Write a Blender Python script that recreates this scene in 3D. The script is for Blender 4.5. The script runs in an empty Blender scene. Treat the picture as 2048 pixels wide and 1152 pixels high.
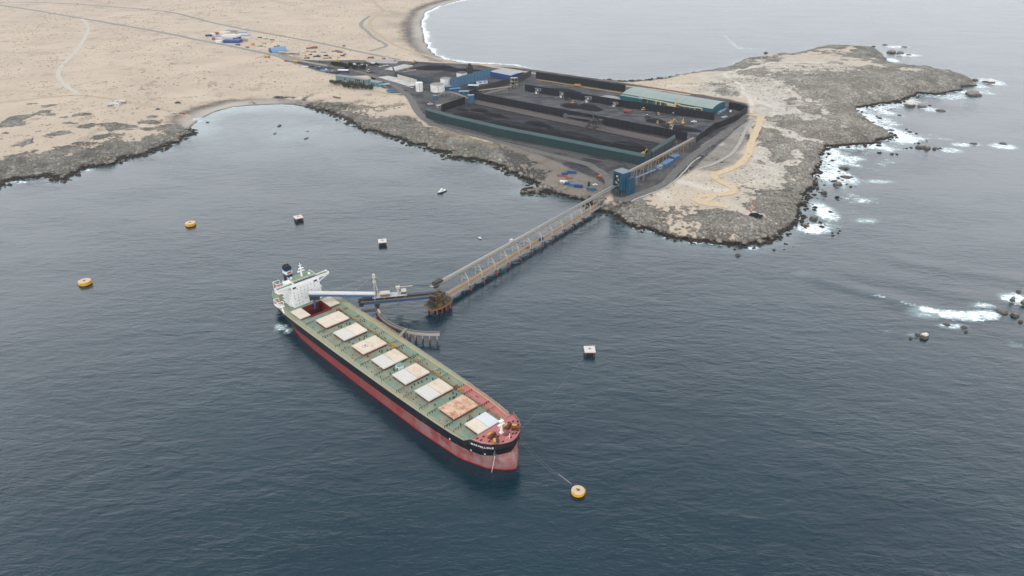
import bpy, math, random
import numpy as np
from mathutils import Vector, Matrix
# ------------------------------------------------------------ camera, sky, sun, exposure
S = bpy.context.scene
TILT = math.radians(29.0); FOC = 1440.0; CAMH = 327.0
cam_d = bpy.data.cameras.new("camera"); cam = bpy.data.objects.new("camera", cam_d)
S.collection.objects.link(cam); S.camera = cam
cam.location = (0, 0, CAMH); cam.rotation_euler = (math.pi/2 - TILT, 0, 0)
cam_d.sensor_width = 36; cam_d.lens = 36*FOC/2048; cam_d.clip_start = 1; cam_d.clip_end = 40000
VEIL = 15.5
w = bpy.data.worlds.new("World"); S.world = w; w.use_nodes = True
nt = w.node_tree; bg = nt.nodes['Background']
sky = nt.nodes.new('ShaderNodeTexSky'); sky.sky_type = 'NISHITA'; sky.sun_disc = False
SUN_EL, SUN_AZ = 58, 205         # azimuth measured clockwise from +Y
sky.sun_elevation = math.radians(SUN_EL); sky.sun_rotation = math.radians(SUN_AZ)
sky.dust_density = 4.0; sky.air_density = 1.0; sky.ozone_density = 1.0
hs = nt.nodes.new('ShaderNodeHueSaturation'); hs.inputs['Saturation'].default_value = 0.45
nt.links.new(sky.outputs[0], hs.inputs['Color'])
# thin overcast veil over the sky, palest low down
tc = nt.nodes.new('ShaderNodeTexCoord'); sx_ = nt.nodes.new('ShaderNodeSeparateXYZ'); nt.links.new(tc.outputs['Generated'], sx_.inputs[0])
cr_ = nt.nodes.new('ShaderNodeValToRGB'); nt.links.new(sx_.outputs[2], cr_.inputs[0])
e_ = cr_.color_ramp.elements; e_[0].position = 0.0; e_[0].color = (.42, .43, .445, 1); e_[1].position = .88; e_[1].color = (.125, .175, .225, 1)
for p_, c_ in ((.18, (.56, .57, .59)), (.38, (.97, .975, 1.0)), (.56, (.60, .64, .69)), (.72, (.25, .30, .35))):
    k_ = e_.new(p_); k_.color = (*c_, 1)
vm = nt.nodes.new('ShaderNodeVectorMath'); vm.operation = 'SCALE'; nt.links.new(cr_.outputs[0], vm.inputs[0]); vm.inputs['Scale'].default_value = VEIL
mx_ = nt.nodes.new('ShaderNodeMix'); mx_.data_type = 'RGBA'; mx_.inputs[0].default_value = .7
nt.links.new(hs.outputs[0], mx_.inputs[6]); nt.links.new(vm.outputs[0], mx_.inputs[7]); nt.links.new(mx_.outputs[2], bg.inputs['Color'])
bg.inputs['Strength'].default_value = 0.15
sd = bpy.data.lights.new("sun", 'SUN'); sd.energy = 0.7; sd.angle = math.radians(14); sd.color = (1, .96, .9)
so = bpy.data.objects.new("sun", sd); S.collection.objects.link(so)
az, el = math.radians(SUN_AZ), math.radians(SUN_EL)
so.rotation_euler = Vector((math.sin(az)*math.cos(el), math.cos(az)*math.cos(el), math.sin(el))).to_track_quat('Z', 'Y').to_euler()
S.view_settings.view_transform = 'Standard'; S.view_settings.look = 'None'
S.view_settings.gamma = 1; S.view_settings.exposure = 0.45
S.render.engine = 'CYCLES'
rnd = random.Random(7); HAZE = 0.000035

# ------------------------------------------------------------ photo pixel -> world point at height z
ST, CT = math.sin(TILT), math.cos(TILT)
def G(px, py, z=0.0):
    a = px-1024.0; b = 576.0-py
    t = (z-CAMH)/(-FOC*ST+b*CT)
    return (a*t, (FOC*CT+b*ST)*t)

# ------------------------------------------------------------ numpy noise
def _h(ix, iy, s):
    n = (ix*374761393 + iy*668265263 + s*1442695041) & 0xffffffff
    n = ((n ^ (n >> 13))*1274126177) & 0xffffffff
    return ((n ^ (n >> 16)) & 0xffff)/65535.0
def vn(x, y, s=0):
    ix = np.floor(x).astype(np.int64); iy = np.floor(y).astype(np.int64)
    fx = x-ix; fy = y-iy; fx = fx*fx*(3-2*fx); fy = fy*fy*(3-2*fy)
    a = _h(ix, iy, s); b = _h(ix+1, iy, s); c = _h(ix, iy+1, s); d = _h(ix+1, iy+1, s)
    return (a+(b-a)*fx)*(1-fy)+(c+(d-c)*fx)*fy
def fbm(x, y, sc, o=4, s=0, r=.5):
    v = 0; a = 1; t = 0
    for i in range(o):
        v = v+a*vn(x/sc+17.3*i, y/sc-9.1*i, s+i); t += a; a *= r; sc *= .5
    return v/t
def ridg(x, y, sc, o=4, s=0):
    v = 0; a = 1; t = 0
    for i in range(o):
        v = v+a*(1-np.abs(2*vn(x/sc+5.3*i, y/sc+3.7*i, s+i)-1)); t += a; a *= .5; sc *= .5
    return v/t
def sst(a, b, x): 
    t = np.clip((x-a)/(b-a), 0, 1); return t*t*(3-2*t)

# ------------------------------------------------------------ coast outline (world) and terrain height
COAST_PX = [(-900,560),(-300,470),(0,375),(10,366),(35,361),(69,356),(101,352),(127,363),(139,352),(156,342),(181,333),(201,330),(226,328),(236,321),(271,314),(299,307),(323,299),(333,290),(361,283),(368,274),(385,269),(384,255),(391,248),(403,240),(389,238),(402,236),(419,228),(439,221),(467,214),(493,212),(521,210),(554,208),(586,210),(614,213),(636,219),(662,226),(683,238),(700,245),(713,252),(726,260),(760,265),(777,272),(807,280),(823,289),(844,291),(857,300),(872,303),(906,306),(893,316),(926,317),(947,321),(975,325),(1005,336),(1018,345),(1036,352),(1050,358),(1066,366),(1072,378),(1050,384),(1074,391),(1092,385),(1119,389),(1145,395),(1164,399),(1184,412),(1203,426),(1226,426),(1242,437),(1257,450),(1278,457),(1301,462),(1340,474),(1379,480),(1425,485),(1468,492),(1499,490),(1523,481),(1550,477),(1568,462),(1582,455),(1600,444),(1597,423),(1601,403),(1612,390),(1622,376),(1630,366),(1627,352),(1634,340),(1640,325),(1640,314),(1652,302),(1648,293),(1698,292),(1745,290),(1753,281),(1785,278),(1780,268),(1753,263),(1740,250),(1730,240),(1712,232),(1714,216),(1757,209),(1796,203),(1827,193),(1835,186),(1874,189),(1928,181),(1924,175),(1955,172),(1940,160),(1889,149),(1850,141),(1800,139),(1770,128),(1772,117),(1757,104),(1718,99),(1659,97),(1620,102),(1581,112),(1534,114),(1492,120),(1453,136),(1386,147),(1328,157),(1297,161),(1250,163),(1200,160),(1132,154),(1080,142),(1027,131),(984,128),(936,126),(906,122),(887,117),(872,111),(858,96),(850,82),(845,62),(843,42),(852,24),(875,13),(900,6),(925,0),(990,-25),(1060,-60),(1100,-95)]
COAST = [G(x, y, 0) for x, y in COAST_PX] + [(1400,9500),(-9000,9500),(-9000,700)]
CO = np.array(COAST)
def sdist(x, y):
    x = np.asarray(x, float); y = np.asarray(y, float)
    d2 = np.full(x.shape, 1e12); ins = np.zeros(x.shape, bool)
    n = len(CO)
    for i in range(n):
        ax, ay = CO[i]; bx, by = CO[(i+1) % n]
        ex, ey = bx-ax, by-ay; L = ex*ex+ey*ey+1e-9
        t = np.clip(((x-ax)*ex+(y-ay)*ey)/L, 0, 1)
        q = (x-ax-t*ex)**2+(y-ay-t*ey)**2
        d2 = np.minimum(d2, q)
        if ay != by:
            c = ((ay > y) != (by > y)) & (x < (bx-ax)*(y-ay)/(by-ay)+ax); ins ^= c
    d = np.sqrt(d2); return np.where(ins, d, -d)
# control points: px, py, band of rock (m), inland height, beachness, sand share in band
CTL = [(60,330,95,9,0,.12),(220,300,100,9,0,.1),(350,270,80,8,0,.15),(395,238,12,7,.9,.6),(450,212,6,7,1,.9),(560,206,14,9,.8,.5),(640,214,40,12,.2,.3),
 (720,250,95,13,0,.3),(830,280,85,13,0,.3),(950,310,80,13,0,.3),(1080,360,60,12,0,.35),(1180,400,30,10,0,.5),(1300,450,60,10,0,.62),(1450,460,110,12,0,.62),(1560,430,75,13,0,.5),
 (1600,360,60,14,0,.42),(1640,280,90,17,0,.38),(1760,240,150,19,0,.15),(1880,170,150,17,0,.1),(1700,130,130,18,0,.25),(1550,140,60,14,0,.5),(1400,160,30,12,.1,.6),(1200,155,12,9,.5,.8),(950,122,14,7,.8,.8),(855,60,30,6,.9,.9),(880,5,30,6,.9,.9),(400,60,5,10,.5,1)]
CW = [G(a, b, 5)+(c, d, e, f) for a, b, c, d, e, f in CTL]
def ctl(x, y):
    ws = 0; o = [0, 0, 0, 0]
    for cx, cy, *v in CW:
        q = 1.0/(((x-cx)**2+(y-cy)**2+400.0)**1.5)
        ws = ws+q
        for k in range(4): o[k] = o[k]+q*v[k]
    return [k/ws for k in o]
def inpoly(x, y, poly):
    ins = np.zeros(np.shape(x), bool); n = len(poly)
    for i in range(n):
        ax, ay = poly[i]; bx, by = poly[(i+1) % n]
        if ay != by: ins ^= ((ay > y) != (by > y)) & (x < (bx-ax)*(y-ay)/(by-ay)+ax)
    return ins
def pdist(x, y, poly, closed=True):
    d2 = np.full(np.shape(x), 1e12); n = len(poly)
    for i in range(n if closed else n-1):
        ax, ay = poly[i]; bx, by = poly[(i+1) % n]
        ex, ey = bx-ax, by-ay; L = ex*ex+ey*ey+1e-9
        t = np.clip(((x-ax)*ex+(y-ay)*ey)/L, 0, 1)
        d2 = np.minimum(d2, (x-ax-t*ex)**2+(y-ay-t*ey)**2)
    return np.sqrt(d2)
def psd(x, y, poly):
    d = pdist(x, y, poly); return np.where(inpoly(x, y, poly), d, -d)
YZ = 12.0
PLAT = [G(x, y, YZ) for x, y in [(690,150),(770,150),(800,175),(828,192),(835,222),(862,246),(1000,279),(1180,325),(1190,352),(1215,372),(1232,392),(1262,392),(1290,372),(1345,345),(1400,300),(1440,258),(1500,232),(1496,205),(1440,195),(1290,172),(1070,140),(960,128),(840,122),(740,120),(650,122),(600,120),(610,140)]]
CONT = [G(x, y, 9) for x, y in [(1095,362),(1130,336),(1190,338),(1212,356),(1200,386),(1160,380)]]
PATHS = {   # name: (pixel centre line, width m)
 'dirt_track_main': ([(1497,228),(1522,232),(1519,250),(1503,282),(1499,305),(1482,328),(1455,341),(1424,350),(1438,362),(1466,374),(1470,383),(1452,389),(1415,391),(1393,393),(1390,401),(1405,407),(1440,411),(1458,415)], 7.5),
 'dirt_track_loop': ([(1428,390),(1420,398),(1408,406)], 6)}
def base_h(x, y, d=None):
    if d is None: d = sdist(x, y)
    band, hin, beach, sand = ctl(x, y)
    L = 16+90*beach
    h = hin*(1-np.exp(-np.maximum(d, 0)/L))
    h = np.where(d < 0, np.maximum(d*(.22-.12*beach), -9), h+.05)
    inl = sst(60, 400, d)
    h = h+inl*(9*(fbm(x, y, 420, 2, 40)-.45)+2.0*(fbm(x, y, 90, 3, 44)-.5))
    pe = G(1690, 160, 8); h = h+7*np.exp(-((x-pe[0])/150)**2-((y-pe[1])/110)**2)*sst(10, 60, d)
    p = sst(-28, 0, psd(x, y, PLAT)); h = h*(1-p)+YZ*p
    p = sst(-14, 0, psd(x, y, CONT)); h = h*(1-p)+9*p
    return h, d, band, beach, sand, np.maximum(sst(-20, -4, psd(x, y, PLAT)), sst(-10, 0, psd(x, y, CONT)))
def hz(x, y):
    return float(base_h(np.array([float(x)]), np.array([float(y)]))[0][0])
def T(px, py):
    z = 11.0
    for _ in range(5): 
        p = G(px, py, z); z = .3*z+.7*hz(*p)
    p = G(px, py, z); return (p[0], p[1], z)
# ------------------------------------------------------------ materials
class NB:
    def __init__(s, name):
        s.m = bpy.data.materials.new(name); s.m.use_nodes = True; s.t = s.m.node_tree
        s.b = s.t.nodes['Principled BSDF']
    def n(s, ty, **k):
        o = s.t.nodes.new(ty)
        for a, v in k.items(): setattr(o, a, v)
        return o
    def l(s, a, b): s.t.links.new(a, b)
    def put(s, sock, v):
        if hasattr(v, 'is_output'): s.l(v, sock)
        else:
            if isinstance(v, (tuple, list)) and len(v) == 3 and sock.type == 'RGBA': v = (*v, 1)
            sock.default_value = v
    def math(s, op, a, b=0.0, c=None, clamp=False):
        o = s.n('ShaderNodeMath', operation=op, use_clamp=clamp); s.put(o.inputs[0], a); s.put(o.inputs[1], b)
        if c is not None: s.put(o.inputs[2], c)
        return o.outputs[0]
    def noise(s, scale, vec=None, det=3, rough=.55, dist=0):
        o = s.n('ShaderNodeTexNoise'); o.inputs['Scale'].default_value = scale; o.inputs['Detail'].default_value = det
        o.inputs['Roughness'].default_value = rough; o.inputs['Distortion'].default_value = dist
        s.l(vec if vec else s.pos(), o.inputs['Vector']); return o.outputs['Fac']
    def pos(s):
        if not hasattr(s, '_p'): s._p = s.n('ShaderNodeNewGeometry').outputs['Position']
        return s._p
    def obj(s):
        if not hasattr(s, '_o'): s._o = s.n('ShaderNodeTexCoord').outputs['Object']
        return s._o
    def vmap(s, vec, sc=(1,1,1), rot=(0,0,0)):
        o = s.n('ShaderNodeMapping'); s.l(vec, o.inputs['Vector']); o.inputs['Scale'].default_value = sc; o.inputs['Rotation'].default_value = rot
        return o.outputs[0]
    def sep(s, v):
        o = s.n('ShaderNodeSeparateXYZ'); s.l(v, o.inputs[0]); return o.outputs
    def mix(s, f, a, b):
        o = s.n('ShaderNodeMix', data_type='RGBA'); s.put(o.inputs[0], f); s.put(o.inputs[6], a); s.put(o.inputs[7], b); return o.outputs[2]
    def ramp(s, f, lo, hi):     # 0 at lo .. 1 at hi
        o = s.n('ShaderNodeMapRange', interpolation_type='SMOOTHSTEP'); s.put(o.inputs[0], f); s.put(o.inputs[1], lo); s.put(o.inputs[2], hi); return o.outputs[0]
    def bump(s, h, dist=1.0, st=1.0, nrm=None):
        o = s.n('ShaderNodeBump'); o.inputs['Distance'].default_value = dist; o.inputs['Strength'].default_value = st
        s.l(h, o.inputs['Height'])
        if nrm: s.l(nrm, o.inputs['Normal'])
        return o.outputs[0]
    def fin(s, col=None, rough=.8, nrm=None, metal=0):
        if col is not None: s.put(s.b.inputs['Base Color'], col)
        s.put(s.b.inputs['Roughness'], rough); s.b.inputs['Specular IOR Level'].default_value = .5 if (hasattr(rough, 'is_output') or rough < .5) else (.12 if rough >= .8 else .3); s.b.inputs['Metallic'].default_value = metal
        if nrm: s.l(nrm, s.b.inputs['Normal'])
        return s.m
_M = {}
def paint(name, col, dirt=.3, dcol=(.16,.11,.07), rough=.6, sc=.6, metal=0):
    """painted / weathered surface: flat colour, patchy grime and streaks"""
    if name in _M: return _M[name]
    b = NB(name); o = b.pos()
    f = b.ramp(b.noise(sc, det=5, rough=.65), .5, .78)
    st = b.ramp(b.noise(1.2, b.vmap(o, (1,1,.15)), det=4), .52, .8)
    f = b.math('MULTIPLY', b.math('MAXIMUM', f, st), dirt)
    c = b.mix(f, col, dcol)
    v = b.noise(.25, det=2); c = b.mix(b.math('MULTIPLY', v, .25), c, tuple(x*.6 for x in col))
    _M[name] = b.fin(c, rough, b.bump(b.noise(2.5, det=3), .05, .4), metal); return _M[name]
def ribbed(name, col, dirt=.3, dcol=(.15,.12,.1), pitch=1.2, ang=0, rough=.6):
    """corrugated cladding or mesh panels: ribs in geometry-normal, vertical panels"""
    if name in _M: return _M[name]
    b = NB(name); v = b.vmap(b.pos(), rot=(0,0,ang)); x = b.sep(v)
    wv = b.math('SINE', b.math('MULTIPLY', x[0], 6.283/pitch))
    c = b.mix(b.math('MULTIPLY', b.ramp(b.noise(.5, b.vmap(b.pos(), (1,1,.12)), det=5, rough=.7), .42, .8), dirt), col, dcol)
    p = b.math('FRACT', b.math('MULTIPLY', x[0], 1/6.0)); seam = b.math('LESS_THAN', p, .05)
    c = b.mix(b.math('MULTIPLY', seam, .45), c, tuple(q*.45 for q in col))
    wn = b.n('ShaderNodeTexWhiteNoise', noise_dimensions='1D'); b.l(b.math('FLOOR', b.math('MULTIPLY', x[0], 1/6.0)), wn.inputs['W'])
    c = b.mix(b.math('MULTIPLY', wn.outputs[0], .22), c, tuple(min(1, q*1.5) for q in col))
    _M[name] = b.fin(c, rough, b.bump(wv, .12, .7)); return _M[name]

def m_ground():
    b = NB('coast_ground'); p = b.pos()
    a = b.n('ShaderNodeAttribute', attribute_name='m1').outputs; s1 = b.n('ShaderNodeSeparateColor'); b.l(a['Color'], s1.inputs[0])
    a2 = b.n('ShaderNodeAttribute', attribute_name='m2').outputs; s2 = b.n('ShaderNodeSeparateColor'); b.l(a2['Color'], s2.inputs[0])
    rock, dust, pale = s1.outputs[0], s1.outputs[1], s1.outputs[2]
    bush, beach, brown = s2.outputs[0], s2.outputs[1], s2.outputs[2]
    n1 = b.noise(.09, det=8, rough=.7); n2 = b.noise(.35, det=5, rough=.65); n3 = b.noise(.012, det=4); n4 = b.noise(1.1, det=3)
    sand = b.mix(b.ramp(n3, .35, .65), (.485,.39,.295), (.425,.345,.26))
    sand = b.mix(b.math('MULTIPLY', b.ramp(n2, .45, .75), .28), sand, (.38,.29,.21))
    sand = b.mix(b.math('MULTIPLY', b.ramp(b.noise(.0045, det=6, rough=.62, dist=.6), .47, .62), .5), sand, (.40,.32,.25))
    # shrubs and stones freckling the desert
    vo = b.n('ShaderNodeTexVoronoi'); vo.inputs['Scale'].default_value = .12; b.l(b.vmap(p, (1,1,.01)), vo.inputs['Vector'])
    dots = b.math('MULTIPLY', b.math('LESS_THAN', vo.outputs['Distance'], .21), b.ramp(b.noise(.008, det=5), .38, .58))
    sand = b.mix(b.math('MULTIPLY', dots, .75), sand, (.15,.115,.08))
    sand = b.mix(b.math('MULTIPLY', b.ramp(b.noise(.02, b.vmap(p, (.5,1,1), (0,0,.3)), det=4, rough=.6), .5, .68), .35), sand, (.34,.275,.205))
    sand = b.mix(pale, sand, b.mix(b.ramp(b.noise(.5, det=4, rough=.7), .35, .65), (.60,.55,.475), (.46,.42,.36))); 
    a3 = b.n('ShaderNodeAttribute', attribute_name='m3').outputs; s3 = b.n('ShaderNodeSeparateColor'); b.l(a3['Color'], s3.inputs[0]); pen = s3.outputs[0]
    hl = b.noise(.42, det=6, rough=.75); hc = b.mix(b.ramp(b.noise(.05, det=5, rough=.65), .40, .60), (.50,.455,.385), (.37,.34,.29))
    hc = b.mix(b.ramp(hl, .53, .62), hc, (.19,.175,.15)); hc = b.mix(b.math('MULTIPLY', b.ramp(hl, .44, .36), .8), hc, (.60,.56,.49))
    sand = b.mix(b.math('MULTIPLY', pen, b.math('MULTIPLY_ADD', pale, -.85, 1.0)), sand, hc)
    # rock: grey slabs, darker joints
    vr = b.n('ShaderNodeTexVoronoi', feature='DISTANCE_TO_EDGE'); vr.inputs['Scale'].default_value = .15
    mx = b.n('ShaderNodeMix', data_type='VECTOR'); mx.inputs[0].default_value = .82
    nz = b.n('ShaderNodeTexNoise'); nz.inputs['Scale'].default_value = .12; nz.inputs['Detail'].default_value = 4; b.l(p, nz.inputs['Vector'])
    sc = b.n('ShaderNodeVectorMath', operation='SCALE'); b.l(nz.outputs['Color'], sc.inputs[0]); sc.inputs['Scale'].default_value = 26
    ad = b.n('ShaderNodeVectorMath', operation='ADD'); b.l(p, ad.inputs[0]); b.l(sc.outputs[0], ad.inputs[1]); b.l(ad.outputs[0], vr.inputs['Vector'])
    crack = b.ramp(vr.outputs['Distance'], .16, 0)
    rk = b.mix(b.ramp(n2, .35, .7), (.19,.172,.142), (.29,.262,.215))
    rk = b.mix(b.math('MULTIPLY', b.ramp(n1, .55, .3), .7), rk, (.12,.108,.09))
    n5 = b.noise(.03, det=6, rough=.65); rk = b.mix(b.math('MULTIPLY', b.ramp(n5, .48, .62), .6), rk, (.40,.37,.315)); rk = b.mix(b.math('MULTIPLY', b.ramp(n5, .48, .36), .55), rk, (.085,.078,.068))
    rk = b.mix(b.math('MULTIPLY', pen, .5), rk, b.mix(b.ramp(n5, .4, .6), (.36,.325,.27), (.52,.47,.39)))
    rk = b.mix(b.math('MULTIPLY', b.ramp(b.noise(.5, det=5, rough=.75), .46, .36), .55), rk, (.09,.083,.072))
    rk = b.mix(b.math('MULTIPLY', crack, .38), rk, (.04,.036,.032)); n6 = b.noise(.22, det=6, rough=.75)
    th = b.math('SUBTRACT', 1.0, rock)
    f = b.ramp(b.math('ADD', b.math('MULTIPLY_ADD', n1, .45, b.math('MULTIPLY', n6, .55)), b.math('MULTIPLY', b.math('SUBTRACT', n5, .5), .7)), b.math('MULTIPLY_ADD', th, .5, .24), b.math('MULTIPLY_ADD', th, .5, .30))
    f = b.math('MULTIPLY', f, b.ramp(rock, .02, .1))
    c = b.mix(f, sand, rk)
    c = b.mix(b.math('MULTIPLY', beach, .8), c, b.mix(n2, (.30,.27,.235), (.38,.34,.29)))
    c = b.mix(b.math('MULTIPLY', bush, b.ramp(n2, .40, .55)), c, b.mix(n4, (.045,.045,.03), (.12,.115,.075)))
    c = b.mix(brown, c, (.42,.30,.17))
    dc = b.mix(b.ramp(n2, .3, .7), (.06,.056,.056), (.115,.105,.10)); dc = b.mix(b.ramp(b.noise(.03, det=5, rough=.6), .42, .62), dc, (.035,.034,.036))
    c = b.mix(dust, c, dc)
    z = b.sep(p)[2]; wet = b.ramp(b.math('ADD', z, b.math('MULTIPLY', n1, -2.6)), 2.1, .5)
    c = b.mix(b.math('MULTIPLY', wet, b.math('SUBTRACT', 1.0, beach)), c, b.mix(n2, (.012,.011,.010), (.05,.038,.026)))
    rg = b.math('MULTIPLY_ADD', wet, -.35, .9)
    h = b.math('ADD', b.math('MULTIPLY', b.math('ADD', n1, b.math('MULTIPLY', crack, -.35)), b.math('MULTIPLY_ADD', f, 3.2, .15)), b.math('MULTIPLY', n2, b.math('MULTIPLY_ADD', f, 1.0, .12)))
    m_ = b.fin(c, rg, b.bump(h, 1.0, 1.0)); b.b.inputs['Specular IOR Level'].default_value = .12; return m_
def m_sea():
    b = NB('sea_water'); p = b.pos()
    a = b.n('ShaderNodeAttribute', attribute_name='m1').outputs; s1 = b.n('ShaderNodeSeparateColor'); b.l(a['Color'], s1.inputs[0])
    foam, shal, side = s1.outputs[0], s1.outputs[1], s1.outputs[2]
    big = b.noise(.006, det=3)
    col = b.mix(b.ramp(big, .3, .7), (.003,.018,.028), (.005,.024,.034))
    col = b.mix(shal, col, (.15,.215,.21))
    # two wind-wave trains whose crests swing round the headland
    def train(rot, k):
        v = b.vmap(p, (k, k*2.4, 1), (0,0,rot)); return b.noise(1.0, v, det=4, rough=.6, dist=.4)
    w1 = b.math('ADD', b.math('MULTIPLY', train(math.radians(-28), .16), .62), b.math('MULTIPLY', train(math.radians(-18), .05), 1.5))
    w2 = b.math('ADD', b.math('MULTIPLY', train(math.radians(34), .16), .62), b.math('MULTIPLY', train(math.radians(42), .05), 1.5))
    mm = b.n('ShaderNodeMix', data_type='FLOAT'); b.l(side, mm.inputs[0]); b.l(w1, mm.inputs[2]); b.l(w2, mm.inputs[3])
    rip = b.noise(.55, b.vmap(p, (1,1.8,1), (0,0,.1)), det=3, rough=.65)
    h = b.math('ADD', mm.outputs[0], b.math('MULTIPLY', rip, .22))
    lane_ = b.ramp(b.noise(.0065, b.vmap(p, (1,2.2,1), (0,0,.5)), det=4, rough=.6), .38, .62)
    h = b.math('MULTIPLY', h, b.math('MULTIPLY_ADD', lane_, .55, .6))
    nr = b.bump(h, .46, 1.0)
    f1 = b.noise(.13, b.vmap(p, (1,1.5,1)), det=9, rough=.75, dist=.8)
    f1 = b.math('MULTIPLY_ADD', f1, 2.1, -.55)
    f2 = b.noise(.55, b.vmap(p, (1,1.3,1)), det=5, rough=.7, dist=1.5); f1 = b.math('ADD', f1, b.math('MULTIPLY', b.math('SUBTRACT', f2, .5), .8))
    fm = b.ramp(b.math('ADD', f1, b.math('MULTIPLY', foam, .62)), .80, 1.16)
    fm = b.math('MULTIPLY', fm, b.ramp(foam, .05, .2))
    milk = b.math('MULTIPLY', b.ramp(foam, .15, .9), .55)
    col = b.mix(milk, col, (.20,.33,.33)); col = b.mix(fm, col, (.82,.84,.84))
    b.b.inputs['IOR'].default_value = 1.48
    return b.fin(col, b.math('MULTIPLY_ADD', fm, .6, .09), nr)

# ------------------------------------------------------------ mesh builder
class MB:
    def __init__(s): s.v = []; s.f = []
    def add(s, vs, fs):
        o = len(s.v); s.v += [tuple(p) for p in vs]; s.f += [tuple(i+o for i in f) for f in fs]; return s
    def box(s, x0, y0, z0, x1, y1, z1, M=None):
        vs = [Vector(p) for p in ((x0,y0,z0),(x1,y0,z0),(x1,y1,z0),(x0,y1,z0),(x0,y0,z1),(x1,y0,z1),(x1,y1,z1),(x0,y1,z1))]
        if M: vs = [M@p for p in vs]
        return s.add(vs, [(0,3,2,1),(4,5,6,7),(0,1,5,4),(1,2,6,5),(2,3,7,6),(3,0,4,7)])
    def cb(s, c, sz, rz=0, taper=1.0):
        a, d, h = sz[0]/2, sz[1]/2, sz[2]; R = Matrix.Rotation(rz, 3, 'Z'); t = taper; vs = []
        for z, k in ((0, 1), (h, t)):
            for x, y in ((-a,-d),(a,-d),(a,d),(-a,d)): vs.append(R@Vector((x*k, y*k, z))+Vector(c))
        return s.add(vs, [(0,3,2,1),(4,5,6,7),(0,1,5,4),(1,2,6,5),(2,3,7,6),(3,0,4,7)])
    def beam(s, a, b, w, h=None, up=(0,0,1)):
        h = h or w; a = Vector(a); b = Vector(b); d = (b-a).normalized(); u = Vector(up)
        sd = d.cross(u)
        if sd.length < 1e-3: sd = d.cross(Vector((1,0,0)))
        sd.normalize(); u = sd.cross(d).normalized(); vs = []
        for p in (a, b):
            for x, y in ((-1,-1),(1,-1),(1,1),(-1,1)): vs.append(p+sd*x*w/2+u*y*h/2)
        return s.add(vs, [(0,3,2,1),(4,5,6,7),(0,1,5,4),(1,2,6,5),(2,3,7,6),(3,0,4,7)])
    def cyl(s, a, b, r, n=12, r2=None):
        a = Vector(a); b = Vector(b); d = (b-a).normalized(); r2 = r if r2 is None else r2
        u = d.orthogonal().normalized(); v = d.cross(u); vs = []
        for p, q in ((a, r), (b, r2)):
            for i in range(n):
                t = 2*math.pi*i/n; vs.append(p+u*math.cos(t)*q+v*math.sin(t)*q)
        fs = [(i, (i+1) % n, n+(i+1) % n, n+i) for i in range(n)]+[tuple(range(n-1,-1,-1)), tuple(range(n, 2*n))]
        return s.add(vs, fs)
    def tube(s, pts, r, n=5):
        for a, b in zip(pts[:-1], pts[1:]): s.cyl(a, b, r, n)
        return s
    def prism(s, poly, z0, z1):
        n = len(poly)
        vs = [(x, y, z0) for x, y in poly]+[(x, y, z1) for x, y in poly]
        return s.add(vs, [tuple(range(n-1,-1,-1)), tuple(range(n, 2*n))]+[(i, (i+1) % n, n+(i+1) % n, n+i) for i in range(n)])
    def lathe(s, prof, c=(0,0,0), n=24):
        vs = []; m = len(prof)
        for i in range(n):
            t = 2*math.pi*i/n
            for r, z in prof: vs.append((c[0]+r*math.cos(t), c[1]+r*math.sin(t), c[2]+z))
        fs = []
        for i in range(n):
            j = (i+1) % n
            for k in range(m-1): fs.append((i*m+k, j*m+k, j*m+k+1, i*m+k+1))
        return s.add(vs, fs)
    def build(s, name, mat, parent=None, smooth=False, loc=None, rz=None):
        me = bpy.data.meshes.new(name); me.from_pydata(s.v, [], s.f); me.materials.append(mat); me.update()
        if smooth: me.polygons.foreach_set('use_smooth', [True]*len(me.polygons))
        o = bpy.data.objects.new(name, me); S.collection.objects.link(o)
        if parent: o.parent = parent
        if loc: o.location = loc
        if rz is not None: o.rotation_euler = (0,0,rz)
        return o
def tag(o, label=None, cat=None, group=None, kind=None):
    if label: o['label'] = label
    if cat: o['category'] = cat
    if group: o['group'] = group
    if kind: o['kind'] = kind
    return o
def thing(name, label, cat, loc=(0,0,0), rz=0, group=None):
    o = bpy.data.objects.new(name, None); S.collection.objects.link(o); o.empty_display_size = 2
    o.location = loc; o.rotation_euler = (0,0,rz); return tag(o, label, cat, group)
def dup(root, loc, rz, label, scale=1):
    r = root.copy(); S.collection.objects.link(r); r.location = loc; r.rotation_euler = (0,0,rz); r.scale = (scale,)*3; r['label'] = label
    for ch in root.children:
        c = ch.copy(); S.collection.objects.link(c); c.parent = r
        for g in ch.children:
            d = g.copy(); S.collection.objects.link(d); d.parent = c
    return r

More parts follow.
